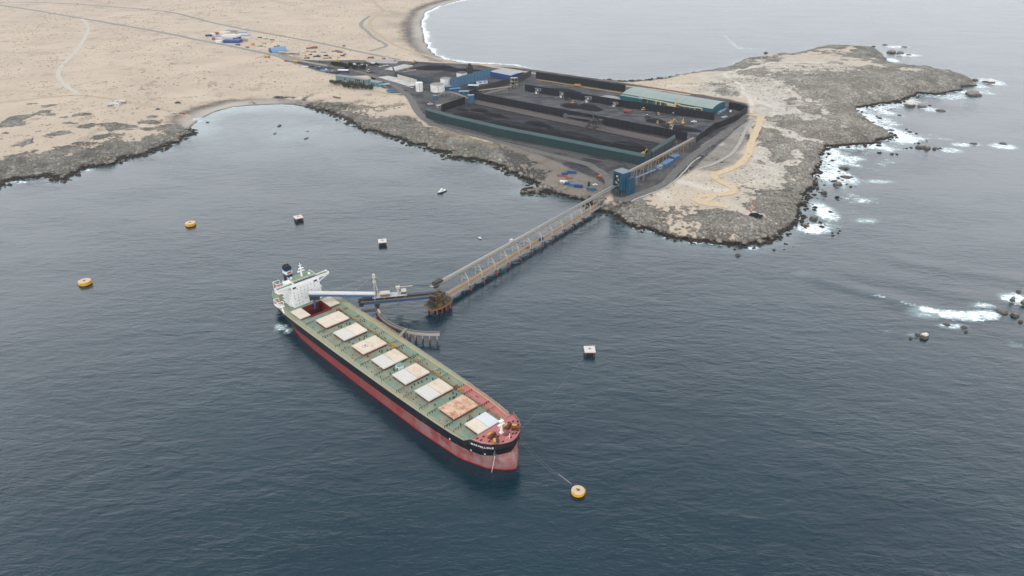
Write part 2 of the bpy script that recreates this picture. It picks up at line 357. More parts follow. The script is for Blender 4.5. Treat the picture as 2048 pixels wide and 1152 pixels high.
# ------------------------------------------------------------ grids
def axis(lo, hi, step, far, gr):
    c = list(np.arange(lo, hi+.01, step)); a = hi; q = step; up = []
    while a < far: q *= gr; a += q; up.append(a)
    return c, up
def grid(xs, ys, keep=None):
    X, Y = np.meshgrid(xs, ys); return X, Y
def grid_mesh(name, X, Y, Z, mask, mat, attrs):
    ny, nx = X.shape
    idx = np.arange(nx*ny).reshape(ny, nx)
    q = np.stack([idx[:-1,:-1], idx[:-1,1:], idx[1:,1:], idx[1:,:-1]], -1).reshape(-1, 4)
    mk = mask.reshape(-1); q = q[mk[q].any(1)]
    used = np.unique(q); re = np.full(nx*ny, -1); re[used] = np.arange(len(used)); q = re[q]
    co = np.stack([X, Y, Z], -1).reshape(-1, 3)[used]
    me = bpy.data.meshes.new(name); me.vertices.add(len(co)); me.vertices.foreach_set('co', co.astype(np.float32).ravel())
    me.loops.add(q.size); me.loops.foreach_set('vertex_index', q.ravel().astype(np.int32))
    me.polygons.add(len(q)); me.polygons.foreach_set('loop_start', (np.arange(len(q))*4).astype(np.int32))
    me.polygons.foreach_set('use_smooth', np.ones(len(q), bool))
    me.update(); me.validate()
    for an, ch in attrs.items():
        at = me.color_attributes.new(an, 'FLOAT_COLOR', 'POINT')
        c = np.ones((len(co), 4), np.float32)
        for k in range(3): c[:, k] = ch[k].reshape(-1)[used]
        at.data.foreach_set('color', c.ravel())
    me.materials.append(mat); o = bpy.data.objects.new(name, me); S.collection.objects.link(o)
    return tag(o, kind='structure')
# ------------------------------------------------------------ ground
def W2(pts, z=12): return [G(x, y, z) for x, y in pts]
cx, up = axis(-780, 800, 2.2, 7000, 1.025)
gx = np.array([-(u-800+780) for u in reversed(up)]+cx+up)
cy, up = axis(600, 1520, 2.5, 9300, 1.0095)
gy = np.array(cy+up)
X, Y = np.meshgrid(gx, gy)
XW = X+5*(fbm(X, Y, 30, 3, 60)-.5)*2; YW = Y+5*(fbm(X, Y, 30, 3, 61)-.5)*2
D = sdist(XW, YW)
Zb, D, band, beach, sandf, plat = base_h(X, Y, D)
n30 = fbm(X, Y, 46, 5, 3, .6)
rock = sst(1.45, .15, D/np.maximum(band, 1)+2.6*(n30-.5))*(1-.8*beach)
pen = np.exp(-(((X-540)/350)**2+((Y-1060)/520)**2)**2)*sst(105, 185, X-.30*(Y-700))      # stony headland
rock = np.maximum(rock, pen*(.30+.55*sst(430, 620, X+.12*(Y-1000))+1.2*(fbm(X, Y, 90, 4, 9)-.5)))
for px, py, r in [(215,292,1.1),(120,268,1.2),(62,205,1.0),(95,210,.6),(100,226,1.2),(125,232,.7),(160,226,.6),(20,246,1.1),(72,260,.5),(35,233,.8),(135,244,.5),(165,252,.6),(240,250,1),(258,250,.8),(300,240,.9),(290,258,1),(330,245,.7),(200,275,.7),(150,285,.7),(45,290,.6),(15,265,.5),(270,221,1),(300,228,1.0),(610,190,.9),(640,205,.9),(585,188,.7),(665,205,1),(560,190,.6),(505,195,.6),(520,190,.5)]:
    wx, wy = G(px, py, 9); rr = 22*r
    rock = np.maximum(rock, 1.0*sst(1.2, .3, np.sqrt(((X-wx)/rr)**2+((Y-wy)/(rr*.8))**2)+5.5*(n30-.5)))
rock = rock*(1-sandf*.55*(1-pen))*(1-plat)
ph = np.zeros_like(X); pm = np.zeros_like(X)
for k, (pl, wd) in PATHS.items():
    q = [T(x, y) for x, y in pl]; PATHS[k] = (q, wd)
    pm = np.maximum(pm, sst(wd*1.6, wd*.8, pdist(X, Y, [(a, b) for a, b, _ in q], False)))
rocky = rock*(1-pm)
rz_ = rocky*(7.0*(ridg(X, Y, 34, 5, 21)-.62)+4.2*(fbm(X, Y, 9, 3, 25)-.5))*sst(-6, 7, D)
hb = (1-plat)*(1-pm)
Z = Zb+rz_+hb*.5*(fbm(X, Y, 14, 3, 30)-.5)*sst(0, 20, D)
bs = np.array([0.0]);
# headland crags on the far tip
cr = G(1700, 200, 12); cm = np.exp(-((X-cr[0])/230)**2-((Y-cr[1])/170)**2)
Z = Z+cm*sst(5, 40, D)*6*(ridg(X, Y, 60, 4, 71)-.55)*(1-pm)
og = G(85, 285, 8); Z = Z+9*np.exp(-((X-og[0])/26)**2-((Y-og[1])/20)**2)*ridg(X, Y, 22, 3, 5)
og = G(210, 322, 3); Z = Z+5*np.exp(-((X-og[0])/12)**2-((Y-og[1])/10)**2)
# masks: coal dust, pale tracks, vegetation
dust = np.zeros_like(X); n60 = fbm(X, Y, 40, 4, 80, .6)-.5
def dpoly(pts, val, soft=8, nz=14, z=12):
    global dust
    s = psd(X, Y, W2(pts, z))+nz*n60*3
    dust = np.maximum(dust, val*sst(-soft, soft*.4, s))
dpoly([(640,122),(700,118),(760,124),(800,122),(960,130),(1072,140),(1290,172),(1440,196),(1493,208),(1497,228),(1450,262),(1405,290),(1345,345),(1290,372),(1262,396),(1232,400),(1214,372),(1190,352),(1000,283),(862,250),(838,228),(815,190),(780,184),(770,166),(735,150),(690,152),(640,143),(560,112)], 1.0, 6, 3)
dpoly([(1232,388),(1262,384),(1340,335),(1400,300),(1480,240),(1500,240),(1440,290),(1390,335),(1335,370),(1262,402),(1235,404)], 1.0, 5, 2)
dpoly([(1380,330),(1400,300),(1440,290),(1480,245),(1506,240),(1500,280),(1480,322),(1440,342)], .55, 10, 14)
dpoly([(1128,332),(1180,338),(1210,352),(1225,350),(1218,380),(1200,392),(1120,372)], .75, 6, 8, 9)
dpoly([(1000,288),(1120,320),(1225,340),(1220,390),(1180,400),(1105,386),(1070,352),(1030,335)], .72, 10, 10, 9)
dpoly([(1300,150),(1440,190),(1410,186),(1200,165)], .0)
dpoly([(540,98),(625,118),(700,120),(640,130),(560,113)], .55, 8, 12)
road_m = np.zeros_like(X)
pale = np.zeros_like(X)
def ppath(pts, wd, val=1.0):
    global pale
    q = [T(x, y)[:2] for x, y in pts]; pale = np.maximum(pale, val*sst(wd*.9, wd*.3, pdist(XW, YW, q, False)))
ppath([(1497,226),(1505,212),(1500,200),(1490,190),(1483,175),(1465,160),(1450,147)], 7)
ppath([(1483,170),(1540,175),(1575,180),(1600,195)], 9, .8); ppath([(1450,147),(1500,135),(1545,125),(1600,124),(1650,125)], 8, .7)
ppath([(1483,180),(1510,200),(1540,215)], 9, .8); ppath([(1520,250),(1575,262),(1600,280),(1640,282)], 9, .75)
ppath([(1350,362),(1390,370),(1430,380),(1460,382)], 12, .7); ppath([(1290,350),(1330,345),(1360,352)], 14, .6)
ppath([(1400,400),(1450,410),(1500,425),(1540,440)], 16, .35); ppath([(1580,330),(1600,320),(1590,300)], 14, .6)
ppath([(1640,345),(1610,360),(1560,362),(1545,358)], 7, .5); ppath([(1500,370),(1560,330)],10,.3)
ppath([(1280,358),(1310,366),(1330,395)], 12, .6); ppath([(1470,150),(1440,160),(1400,170),(1340,172)], 12, .5)
ppath([(400,236),(440,214),(480,205),(520,200),(600,196)], 10, .6)
bush = np.zeros_like(X)
for px, py, r in [(700,168,18),(720,200,9),(745,205,10),(690,205,14),(770,215,12),(790,235,16),(760,225,12),(735,190,8),(800,210,9),(620,185,14),(635,195,18),(650,205,22),(590,196,14),(560,192,12),(820,240,14)]:
    wx, wy = G(px, py, 10); bush = np.maximum(bush, .95*sst(1.5, .3, np.hypot(X-wx, Y-wy)/r+3.5*(n30-.5)))
for px, py, r in [(675,240,26),(655,215,20),(700,252,20),(620,200,12),(645,222,16),(735,262,14)]:
    wx, wy = G(px, py, 9); bush = np.maximum(bush, .75*sst(1.2, .3, np.hypot(X-wx, Y-wy)/r+1.2*(n30-.5)))
for px, py, r in [(800,45,60),(825,75,50),(790,25,60),(850,100,40)]:
    wx, wy = G(px, py, 9); bush = np.maximum(bush, .4*sst(1.3, .2, np.hypot(X-wx, (Y-wy)*.7)/r+1.6*(n30-.5)))
for px, py, r in [(1455,160,30),(1530,170,24),(1500,215,30),(1560,180,20),(1590,210,22),(1420,170,24),(1380,168,20),(1620,235,20),(1700,262,22),(1460,185,30)]:
    wx, wy = G(px, py, 12); bush = np.maximum(bush, .5*sst(1.2, .2, np.hypot(X-wx, (Y-wy)*1.5)/r+1.5*(n30-.5)))
desk = sst(.62, .74, fbm(X, Y, 26, 4, 90, .6))*.55*sst(20, 80, D)*(1-plat)*np.clip(beach*0+1, 0, 1)
bush = np.maximum(bush, desk*sst(-100, -500, X+.25*Y-250)*.8)
brown = np.zeros_like(X)
for pts, v in [([(564,95),(583,94),(604,106.6),(589,110.5)], .5), ([(870,252),(1000,284),(1120,322),(1120,330),(990,292),(860,262)], .35), ([(700,235),(800,205),(830,225),(850,245),(800,240)], .0)]:
    brown = np.maximum(brown, v*sst(-3, 1, psd(X, Y, W2(pts, 12))))
shore_beach = beach*sst(0, 6, D)*sst(42, 12, D)
land = grid_mesh('ground', X, Y, Z, D > -22, m_ground(), {'m1': (rock*(1-.9*pale), dust, pale), 'm2': (bush, shore_beach, brown), 'm3': (pen*(1-plat)*(1-pm), pm, pm)})
from bisect import bisect
def tz(x, y):
    """height of the finished ground under (x, y)"""
    i = max(0, min(len(gx)-2, bisect(gx, x)-1)); j = max(0, min(len(gy)-2, bisect(gy, y)-1))
    u = (x-gx[i])/(gx[i+1]-gx[i]); v = (y-gy[j])/(gy[j+1]-gy[j])
    return float((Z[j,i]*(1-u)+Z[j,i+1]*u)*(1-v)+(Z[j+1,i]*(1-u)+Z[j+1,i+1]*u)*v)
def TT(px, py):
    x, y, z = T(px, py)
    for _ in range(3): z = tz(x, y); x, y = G(px, py, z)
    return (x, y, tz(x, y))
# ------------------------------------------------------------ sea
ax_, up = axis(-800, 820, 3.0, 16000, 1.06)
sx = np.array([-(u-820+800) for u in reversed(up)]+ax_+up)
ay_, up = axis(380, 1650, 3.0, 16000, 1.03)
dn = []; a = 380; q = 3.0
while a > -2500: q *= 1.1; a -= q; dn.append(a)
sy = np.array(dn[::-1]+ay_+up)
SX, SY = np.meshgrid(sx, sy)
sD = -sdist(SX+5*(fbm(SX, SY, 30, 3, 60)-.5)*2, SY+5*(fbm(SX, SY, 30, 3, 61)-.5)*2)
expo = sst(330, 430, SX-.12*(SY-700))*sst(1420, 1300, SY)
calm = 1-expo
wob = fbm(SX, SY, 35, 4, 200, .6)
foam = expo*sst(88, 6, sD+130*(wob-.44))*.98
foam = np.maximum(foam, .45*calm*sst(5, 0, sD+22*(wob-.5)))
nb = sst(1500, 1560, SY)*(SX < 60)*(SX > -420)
foam = np.maximum(foam, nb*sst(20, 3, sD+26*(wob-.5))*.95)
tip = sst(1040, 1150, SY)*sst(560, 700, SX); foam = np.maximum(foam*(1-.35*tip), 0)
PAT = [(1762,363,34,5,.55,.9),(1730,442,30,7,.62,.8),(1690,352,28,22,.8,.2),(1650,350,30,14,.95,0),(1645,418,32,26,.95,.1),(1625,458,40,12,1,.1),(1505,496,26,5,.85,.1),(1385,486,24,3.5,.8,.1),(1450,490,14,3,.75,0),(1330,476,10,2,.7,0),(690,243,8,1.5,.7,0),(850,294,8,2,.8,0),(900,310,14,2,.75,0),(130,358,24,3,.75,0),(175,340,16,3,.75,0),(40,364,20,3,.7,0),(1640,452,60,10,.5,0),
 (1924,290,30,6,.9,.1),(2006,293,36,8,.9,0),(1900,300,30,7,.7,.1),(1888,278,24,4,.4,0),(1948,289,22,5,.6,0),(1818,111,26,4,.9,.1),(1790,93,36,3.5,.75,0),(1785,120,16,6,.9,0),(1980,164,28,8,.8,0),(1935,184,40,5,.75,0),
 (1858,218,26,7,.75,.1),(1800,207,20,5,.4,0),(1775,268,40,6,.8,0),(1745,235,30,14,.6,0),(1800,232,12,3,.5,0),(1955,172,24,6,.7,0),(1850,630,42,10,.52,1),(1840,622,30,8,.3,1),(1905,652,42,8,.75,.2),(1960,632,50,8,.7,.2),(2035,600,40,14,.95,0),(1965,612,34,9,.7,.2),
 (1832,670,20,5,.3,.8),(2030,690,18,8,.35,0),(1775,663,10,5,.3,0),(563,655,15,8,.85,1.0),(576,661,12,8,.72,1.0),(556,650,8,5,.8,.3),(1605,548,26,10,.03,.22),(1450,72,14,1.2,.5,0),(1462,88,10,5,.4,0),(1480,97,22,1.2,.45,0),(1100,560,0.1,.1,0,0)]
shal = .95*sst(70, 4, sD+30*(wob-.5))*sst(250, 0, np.abs(SX+440))*sst(1000, 1120, SY)
shal = np.maximum(shal, .35*sst(30, 0, sD)*calm); bay = G(560, 262, 0)
shal = np.maximum(shal, .42*np.exp(-((SX-bay[0])/190)**2-((SY-bay[1])/110)**2)*(1.3*wob+.1))
for px, py, rx, ry, fo, sh in PAT:
    wx, wy = G(px, py, 0); wx2, _ = G(px+rx, py, 0); _, wy2 = G(px, py-ry, 0)
    e = np.sqrt(((SX-wx)/(wx2-wx))**2+((SY-wy)/(wy2-wy))**2)+1.0*(wob-.5)
    k = sst(1.25, .35, e); foam = np.maximum(foam, fo*k); shal = np.maximum(shal, sh*k)
def band_(pts, w1, w2, val, rise=0):
    global foam
    q = [G(a, b) for a, b in pts]; d = pdist(SX, SY, q, False)+3*(wob-.5)
    foam = np.maximum(foam, val*sst(w1, w2, d))
band_([(1848,618),(1872,625),(1900,631),(1935,632),(1990,630)], 9, 2, 1.0); band_([(1890,629),(1935,634),(1980,630)], 13, 4, 1.0)
band_([(1755,592),(1768,596)], 3, .5, .7); band_([(1803,605),(1850,618)], 4, .5, .7)
band_([(1450,70),(1455,78),(1466,86),(1475,95),(1500,98),(1530,97)], 7, 1, .45)
SZ = np.zeros_like(SX)
for pts, hh, wd in [([(1640,560),(1755,590),(1848,617),(1900,628),(1990,627)], 0.7, 11), ([(1700,546),(1790,560),(1890,585),(1960,597),(2030,600)], 0.5, 14), ([(1800,520),(1900,540),(2060,560)], .8, 14)]:
    q = [G(a, b) for a, b in pts]; SZ += hh*np.exp(-(pdist(SX, SY, q, False)/wd)**2)
SZ += .5*(fbm(SX, SY, 60, 2, 210)-.5)*sst(60, 250, sD)*expo+.12*(fbm(SX, SY, 14, 2, 211)-.5)
shal = np.maximum(shal, .55*sst(.1, .9, foam)*(1-nb))
side = sst(-140, 160, SX)
sea = grid_mesh('sea', SX, SY, SZ, sD > -25, m_sea(), {'m1': (foam, shal, side)})
del SX, SY, XW, YW

# ------------------------------------------------------------ ribbons on the ground (roads, tracks)
def ribbon(name, pts, wd, mat, lift=.18, kind='structure', smooth=1, cross=5, px=True):
    q = [TT(*p) for p in pts] if px else pts
    q = [Vector(p[:2]) for p in q]
    for _ in range(smooth):
        n = [q[0]]
        for a, b in zip(q[:-1], q[1:]): n += [a*.75+b*.25, a*.25+b*.75]
        q = n+[q[-1]]
    r = [q[0]]
    for a, b in zip(q[:-1], q[1:]):
        k = max(1, int((b-a).length/4.0))
        for i in range(1, k+1): r.append(a.lerp(b, i/k))
    vs = []; fs = []
    for i, p in enumerate(r):
        d = (r[min(i+1, len(r)-1)]-r[max(i-1, 0)]).normalized(); nn = Vector((-d.y, d.x)); ww = wd*(1+.12*math.sin(i*.7)*(1 if 'track' in name else 0))
        for k in range(cross):
            s_ = (k/(cross-1)-.5)*ww; P = p+nn*s_
            zc = max(tz(P.x, P.y), tz(p.x, p.y)-.4); vs.append((P.x, P.y, zc+lift-(0.25*lift if k in (0, cross-1) else 0)))
    for i in range(len(r)-1):
        for k in range(cross-1): a = i*cross+k; fs.append((a, a+1, a+cross+1, a+cross))
    m = MB(); m.add(vs, fs); o = m.build(name, mat, smooth=True); return tag(o, kind=kind)
def soil(name, a, b_, sc=.25):
    b = NB(name); n = b.noise(sc, det=6, rough=.7); return b.fin(b.mix(b.ramp(n, .3, .7), a, b_), .95, b.bump(b.noise(1.2, det=4), .15, .6))
M_asph = soil('worn_asphalt', (.20,.185,.165), (.27,.25,.225)); M_dark = soil('coal_stained_road', (.10,.095,.09), (.16,.15,.14))
M_tan = soil('orange_dirt', (.46,.345,.22), (.54,.42,.285)); M_pale = soil('pale_gravel', (.42,.38,.32), (.50,.455,.39)); M_sandroad = soil('sand_track', (.35,.27,.185), (.42,.33,.235))
ribbon('road_to_the_port', [(-40,4),(0,11),(60,19),(165,37),(300,60),(380,77),(450,90),(520,105),(560,113),(600,122),(660,132)], 12, M_asph, smooth=2)
ribbon('terminal_road', [(655,131),(720,143),(770,160),(800,178),(822,196),(832,220),(850,240),(880,254),(1000,284),(1120,315),(1180,330)], 12, M_dark, smooth=2)
ribbon('coastal_road', [(-30,7),(40,4),(110,6),(230,14),(330,22),(380,33),(430,47),(500,61),(580,75),(660,90),(720,104),(760,112),(800,120)], 11, M_asph, .2, smooth=2)
ribbon('gravel_road', [(165,38),(178,52),(172,72),(158,95),(140,115),(122,133),(114,148),(122,163),(140,178),(158,188)], 8, M_pale, .22, smooth=2)
ribbon('beach_track', [(-30,208),(50,200),(105,193),(160,190),(210,196),(250,203),(300,212),(345,224),(385,234)], 9, M_sandroad, .2, smooth=2)
ribbon('bay_road', [(740,-6),(752,8),(768,22),(752,32),(738,44),(742,58),(760,72),(790,92),(840,108),(900,122),(960,130),(1040,142)], 12, M_sandroad, .2, smooth=2)
ribbon('inland_track', [(740,102),(762,96),(775,92),(768,86),(745,75),(735,62),(722,54),(722,44),(740,32)], 10, M_asph, .2, smooth=2)
ribbon('bay_track', [(1040,142),(1110,153),(1200,168),(1290,176),(1380,190)], 8, M_sandroad, .2, smooth=2)
ribbon('service_road', [(1180,330),(1205,345),(1220,362),(1214,378),(1200,392),(1190,400)], 10, M_dark, .22, smooth=2)
ribbon('haul_road', [(1228,398),(1250,402),(1275,390),(1330,370),(1345,350),(1370,325),(1400,300),(1450,268),(1485,240),(1497,226)], 11, M_dark, .25, smooth=2)
ribbon('haul_road_edge', [(1262,404),(1300,388),(1340,372),(1368,345),(1384,325),(1400,315)], 2.2, soil('berm_grey', (.30,.29,.27), (.4,.38,.35)), .8)
ribbon('rock_bank', [(1508,236),(1490,262),(1478,290),(1460,312),(1430,328),(1395,338)], 5, soil('bank_stone', (.24,.225,.2), (.4,.375,.33), .5), .6, smooth=2)
for k, (q, wd) in PATHS.items(): ribbon('dirt_track', [p[:2] for p in q], wd*1.3, M_tan, .55, smooth=2, px=False)

# ------------------------------------------------------------ rocks standing in the sea, boulders along the shore
def m_searock():
    b = NB('wet_sea_rock'); n = b.noise(.4, det=6, rough=.7); z = b.sep(b.pos())[2]
    c = b.mix(n, (.03,.026,.022), (.12,.095,.065)); up = b.ramp(b.math('ADD', z, b.math('MULTIPLY', n, 3)), 2.5, 6.0)
    c = b.mix(up, c, (.22,.2,.165)); return b.fin(c, .7, b.bump(b.noise(.8, det=5), .6, 1))
def m_guano():
    b = NB('guano_rock'); n = b.noise(.4, det=6, rough=.7); z = b.sep(b.pos())[2]
    c = b.mix(n, (.05,.045,.04), (.14,.12,.1)); c = b.mix(b.ramp(b.math('ADD', z, b.math('MULTIPLY', n, 5)), 4.5, 6.5), c, (.62,.58,.52)); return b.fin(c, .85, b.bump(b.noise(.8, det=5), .6, 1))
MR = m_searock(); MG = m_guano()
def ico(sub):
    t = (1+5**.5)/2; v = [(-1,t,0),(1,t,0),(-1,-t,0),(1,-t,0),(0,-1,t),(0,1,t),(0,-1,-t),(0,1,-t),(t,0,-1),(t,0,1),(-t,0,-1),(-t,0,1)]
    f = [(0,11,5),(0,5,1),(0,1,7),(0,7,10),(0,10,11),(1,5,9),(5,11,4),(11,10,2),(10,7,6),(7,1,8),(3,9,4),(3,4,2),(3,2,6),(3,6,8),(3,8,9),(4,9,5),(2,4,11),(6,2,10),(8,6,7),(9,8,1)]
    v = [Vector(p).normalized() for p in v]
    for _ in range(sub):
        c = {}; nf = []
        def mid(a, b):
            k = (min(a, b), max(a, b))
            if k not in c: v.append(((v[a]+v[b])/2).normalized()); c[k] = len(v)-1
            return c[k]
        for a, b, d in f: x, y, z = mid(a, b), mid(b, d), mid(d, a); nf += [(a,x,z),(b,y,x),(d,z,y),(x,y,z)]
        f = nf
    return np.array([tuple(p) for p in v]), f
IV = {k: ico(k) for k in (0, 1, 2, 3)}
def crag(mb, x, y, z, rx, ry, h, seed, sub=3, lumps=5):
    r = random.Random(seed); V, F = IV[sub]
    for i in range(lumps):
        k = 1 if i == 0 else r.uniform(.35, .7); a = r.uniform(0, 6.28); q = 0 if i == 0 else r.uniform(.35, .8)
        cx_, cy_ = x+math.cos(a)*rx*q, y+math.sin(a)*ry*q
        n = ridg(V[:,0]*3+seed+i*7, V[:,1]*3+V[:,2]*2.3, 2.2, 3, seed)
        P = V*(0.62+.62*n)[:,None]
        P = np.sign(P)*np.abs(P)**.85
        P = P*np.array([rx*k*.75, ry*k*.75, h*k*(1 if i == 0 else r.uniform(.7, 1.15))])+np.array([cx_, cy_, z])
        mb.add(P.tolist(), F)
ROCKS = [(1856,297,62,6.5,0,"long jagged dark islet, biggest one off the headland"),(1821,211,24,10,1,"tall rounded rock with a white guano cap"),(1843,214,22,5,0,"brown rock just right of the white capped one"),(1881,222,26,3,0,"low flat rock right of the white capped one"),(1799,231,12,2.5,0,"tiny low rock below the white capped one"),
 (1946,189,34,8,0,"pointed dark rock off the tip of the headland"),(1979,165,24,8,1,"pale topped rock farthest off the headland tip"),(1949,161,11,5,0,"small rock between the headland tip and pale topped rock"),(1783,105,22,7,0,"dark rock in surf close behind the headland"),(1800,107,16,7,0,"second dark rock in the surf behind the headland"),(1817,110,14,3,0,"low skerry right of the rocks behind the headland"),
 (1770,90,12,3,0,"small skerry in the farthest white water"),(1747,93,11,3,0,"left skerry of the farthest white water"),(1809,94,14,2.5,0,"right skerry of the farthest white water"),(1531,106,9,4,0,"lone small rock behind the headland shore"),(1819,264,12,3,0,"small rock beside the headland's inner cove"),(1783,261,14,3,0,"rock in the foam of the inner cove"),
 (1948,288,16,3,0,"low rock in a ring of foam right of the islet"),(2006,288,18,3,0,"low rock in the foam near right edge"),(1675,370,20,5,0,"brown rock at the lower end of the surf"),(1688,337,26,3.5,0,"dark ledge in the upper surf"),(1692,355,24,3,0,"dark ledge in the middle of the surf"),(1648,386,16,4,0,"square rock in the lower surf"),(1476,511,14,3,0,"small rock off the south point"),(1548,500,9,2.5,0,"tiny rock off the south point"),
 (1628,438,18,5,0,"rock at the foot of the surf beach"),(1610,452,20,4,0,"ledge in the white water near south point"),(1733,250,30,4,0,"ledge on the shore of the inner cove"),(1714,243,22,4,0,"stump on the shore of the inner cove"),
 (1893,650,18,2.5,0,"dark rock in the foam under the breaking wave"),(1928,655,15,2.5,0,"second dark rock under the breaking wave"),(1932,664,9,2.5,0,"brown rock under the breaking wave"),(1834,671,12,4,0,"dark rock left of the pale topped pair"),(1848,675,18,6,1,"pale topped rock at the lower right"),(1821,677,7,3,0,"smallest rock at the lower right"),
 (2004,626,26,4,0,"brown ledge at the end of the breaking wave"),(2030,632,20,4,0,"rough rock near the right edge in surf"),(2041,644,12,3,0,"small rock near the right edge in surf"),(2024,603,11,6,0,"upright brown rock in the surf at right"),(2048,608,18,6,0,"large brown rock cut by the right edge"),(1964,619,10,2,0,"black rock in the foam above the wave"),(2037,584,12,3,0,"rock at top of surf at the right edge"),
 (1053,386,12,4,0,"shore rock left of the jetty root"),(1075,387,14,4,0,"shore rock near the jetty root"),(415,245,9,2.5,0,"rock by the sandy beach corner"),(893,316,10,2.5,0,"low rock on bay shore below the green wind wall"),(1005,341,9,2.5,0,"small rock on the bay shore"),(127,364,10,3,0,"rock at the foot of the left shore")]
for i, (px, py, wp, h, gu, lb) in enumerate(ROCKS):
    x, y = G(px, py, 0); x2, _ = G(px+wp/2, py, 0); rx = max(abs(x2-x), 1.5)
    m = MB(); r = random.Random(i)
    if wp > 50:
        for k in range(13): u = r.uniform(-1, .9); q = 1-abs(u+.15)*.6; crag(m, rx*u, -u*rx*.22+r.uniform(-.16, .16)*rx*q, -1, rx*.22*q*r.uniform(.6, 1.3), rx*.2*q, h*q*r.uniform(.5, 1.2), i*9+k, 2, 4)
    else: crag(m, 0, 0, -1, rx, rx*.8, h, i*5+1, 3 if wp > 15 else 2, 5)
    o = m.build('sea_rock', MG if gu else MR, loc=(x, y, 0)); tag(o, lb, 'rock', 'rocks standing in the sea')
# boulders, one object
m = MB(); r = random.Random(3); V1, F1 = IV[1]; vs = []; fs = []; cnt = 0; off = 0
n_try = 90000; rx_ = np.random.RandomState(5)
px_ = rx_.uniform(-700, 790, n_try); py_ = rx_.uniform(620, 1480, n_try)
dd = sdist(px_, py_); bb = ctl(px_, py_); F1 = np.array(F1)
from numpy import searchsorted as ss_
rk_ = rock[np.clip(ss_(gy, py_), 0, len(gy)-1), np.clip(ss_(gx, px_), 0, len(gx)-1)]
ok = ((dd > -9) & (dd < 26) & (bb[2] < .5) & (rx_.rand(n_try) < np.exp(-np.maximum(dd-2, 0)/9))) | ((dd > 5) & (rk_ > .3) & (rx_.rand(n_try) < .16*rk_))
A = []; FF = []
ex_ok = (px_ > 280) & (px_ < 780) & (py_ < 1240) & (dd < -6) & (dd > -58) & (dd > -48) & (fbm(px_, py_, 22, 3, 77) > .61) & (rx_.rand(n_try) < .28)
ok = ok | ex_ok
for x, y, d in zip(px_[ok], py_[ok], dd[ok]):
    s = (abs(r.gauss(0, 1))*1.5+.6)*(.75 if d < -6 else .8 if d < 16 else .5); n = 1+.35*(rx_.rand(len(V1))-.5)*2
    P = V1*n[:,None]*np.array([s*r.uniform(.7,1.3), s*r.uniform(.7,1.3), s*r.uniform(.5,.9)])+np.array([x, y, max(tz(x, y), -.8)+s*.15])
    A.append(P); FF.append(F1+off); off += len(V1)
me = bpy.data.meshes.new('shore_boulders'); me.from_pydata(np.concatenate(A).tolist(), [], np.concatenate(FF).tolist())
def m_boulder():
    b = NB('shore_boulder'); n = b.noise(.25, det=4, rough=.7); z = b.sep(b.pos())[2]
    c = b.mix(n, (.11,.098,.08), (.32,.29,.24)); return b.fin(b.mix(b.ramp(b.math('ADD', z, b.math('MULTIPLY', n, -2.4)), 2.6, .7), c, b.mix(n, (.016,.013,.010), (.055,.042,.03))), .85)
me.materials.append(m_boulder()); o = bpy.data.objects.new('shore_boulders', me); S.collection.objects.link(o)
tag(o, 'dark and grey boulders strewn along the rocky shoreline', 'boulders', None, 'stuff')
# desert scrub and stones, one object
A = []; FF = []; off = 0; V0, F0 = IV[0]; F0 = np.array(F0)
px_ = np.concatenate([rx_.uniform(-1900, -60, 26000), rx_.uniform(100, 700, 9000)]); py_ = np.concatenate([rx_.uniform(950, 3000, 26000), rx_.uniform(700, 1400, 9000)])
dd = sdist(px_, py_); dn_ = fbm(px_, py_, 130, 3, 300)
pl = psd(px_, py_, PLAT)
ok = (dd > 22) & (dn_ > .40) & (pl < -5) & (rx_.rand(len(px_)) < .75)
for x, y in zip(px_[ok], py_[ok]):
    s = (.5+abs(r.gauss(0, .7)))*(.95 if x < 0 else .7); n = 1+.3*(rx_.rand(len(V0))-.5)*2
    A.append(V0*n[:,None]*np.array([s*1.2, s, s*.55])+np.array([x, y, tz(x, y)+s*.1])); FF.append(F0+off); off += len(V0)
me = bpy.data.meshes.new('desert_scrub'); me.from_pydata(np.concatenate(A).tolist(), [], np.concatenate(FF).tolist())
b = NB('dry_scrub'); me.materials.append(b.fin(b.mix(b.noise(.02, det=2), (.20,.155,.10), (.36,.29,.21)), .95))
o = bpy.data.objects.new('desert_scrub', me); S.collection.objects.link(o)
tag(o, 'low dry scrub and stones dotted over the pale desert', 'scrub', None, 'stuff')
# ------------------------------------------------------------ bulk carrier
SH, SP = -0.81544609, math.radians(1.15)
ship = thing('bulk_carrier', 'long bulk carrier, black and red hull, green deck, cream hatch covers, loading at berth', 'ship', (-148.28, 507.39, 14.0))
ship.rotation_euler = (0, -SP, SH)
YC = 1.6
DX = [-86,-82,-78,-68,-54,-40,-28,0,40,80,115,147,165,180,194,204,209,213,215.2,215.9]
DB = [10.5,14,16.4,19.6,23,24.6,24.9,25,24.9,24.5,23.9,23,22.3,21.4,19.6,16.3,12.9,8,3.2,0]
WX = [-76,-70,-60,-50,-40,-30,-15,10,75,148,186,205,213.7,217,218.2]
WB = [0,2.2,8,14,19,22,24,24.8,24.6,23.4,20.3,13.5,6.5,2.4,0]
def halfb(u, z):
    """u in 0..1 along the hull at local height z"""
    f = np.clip((-z-2)/12.0, 0, 1); f = f*f*(3-2*f)
    f = np.where(u > .6, f, np.clip(f*1.15, 0, 1))
    xs_d = np.interp(u, UD, DX); xs_w = np.interp(u, UW, WX)
    bow = np.exp(-((u-1)/.03)**2)*(-3.2*np.exp(-((z+6.5)/3.5)**2))
    x = xs_d*(1-f)+xs_w*f+bow
    b = np.interp(xs_d, DX, DB)*(1-f)+np.interp(xs_w, WX, WB)*f
    return x, b
def par(xs):
    xs = np.array(xs, float); return (xs-xs[0])/(xs[-1]-xs[0])
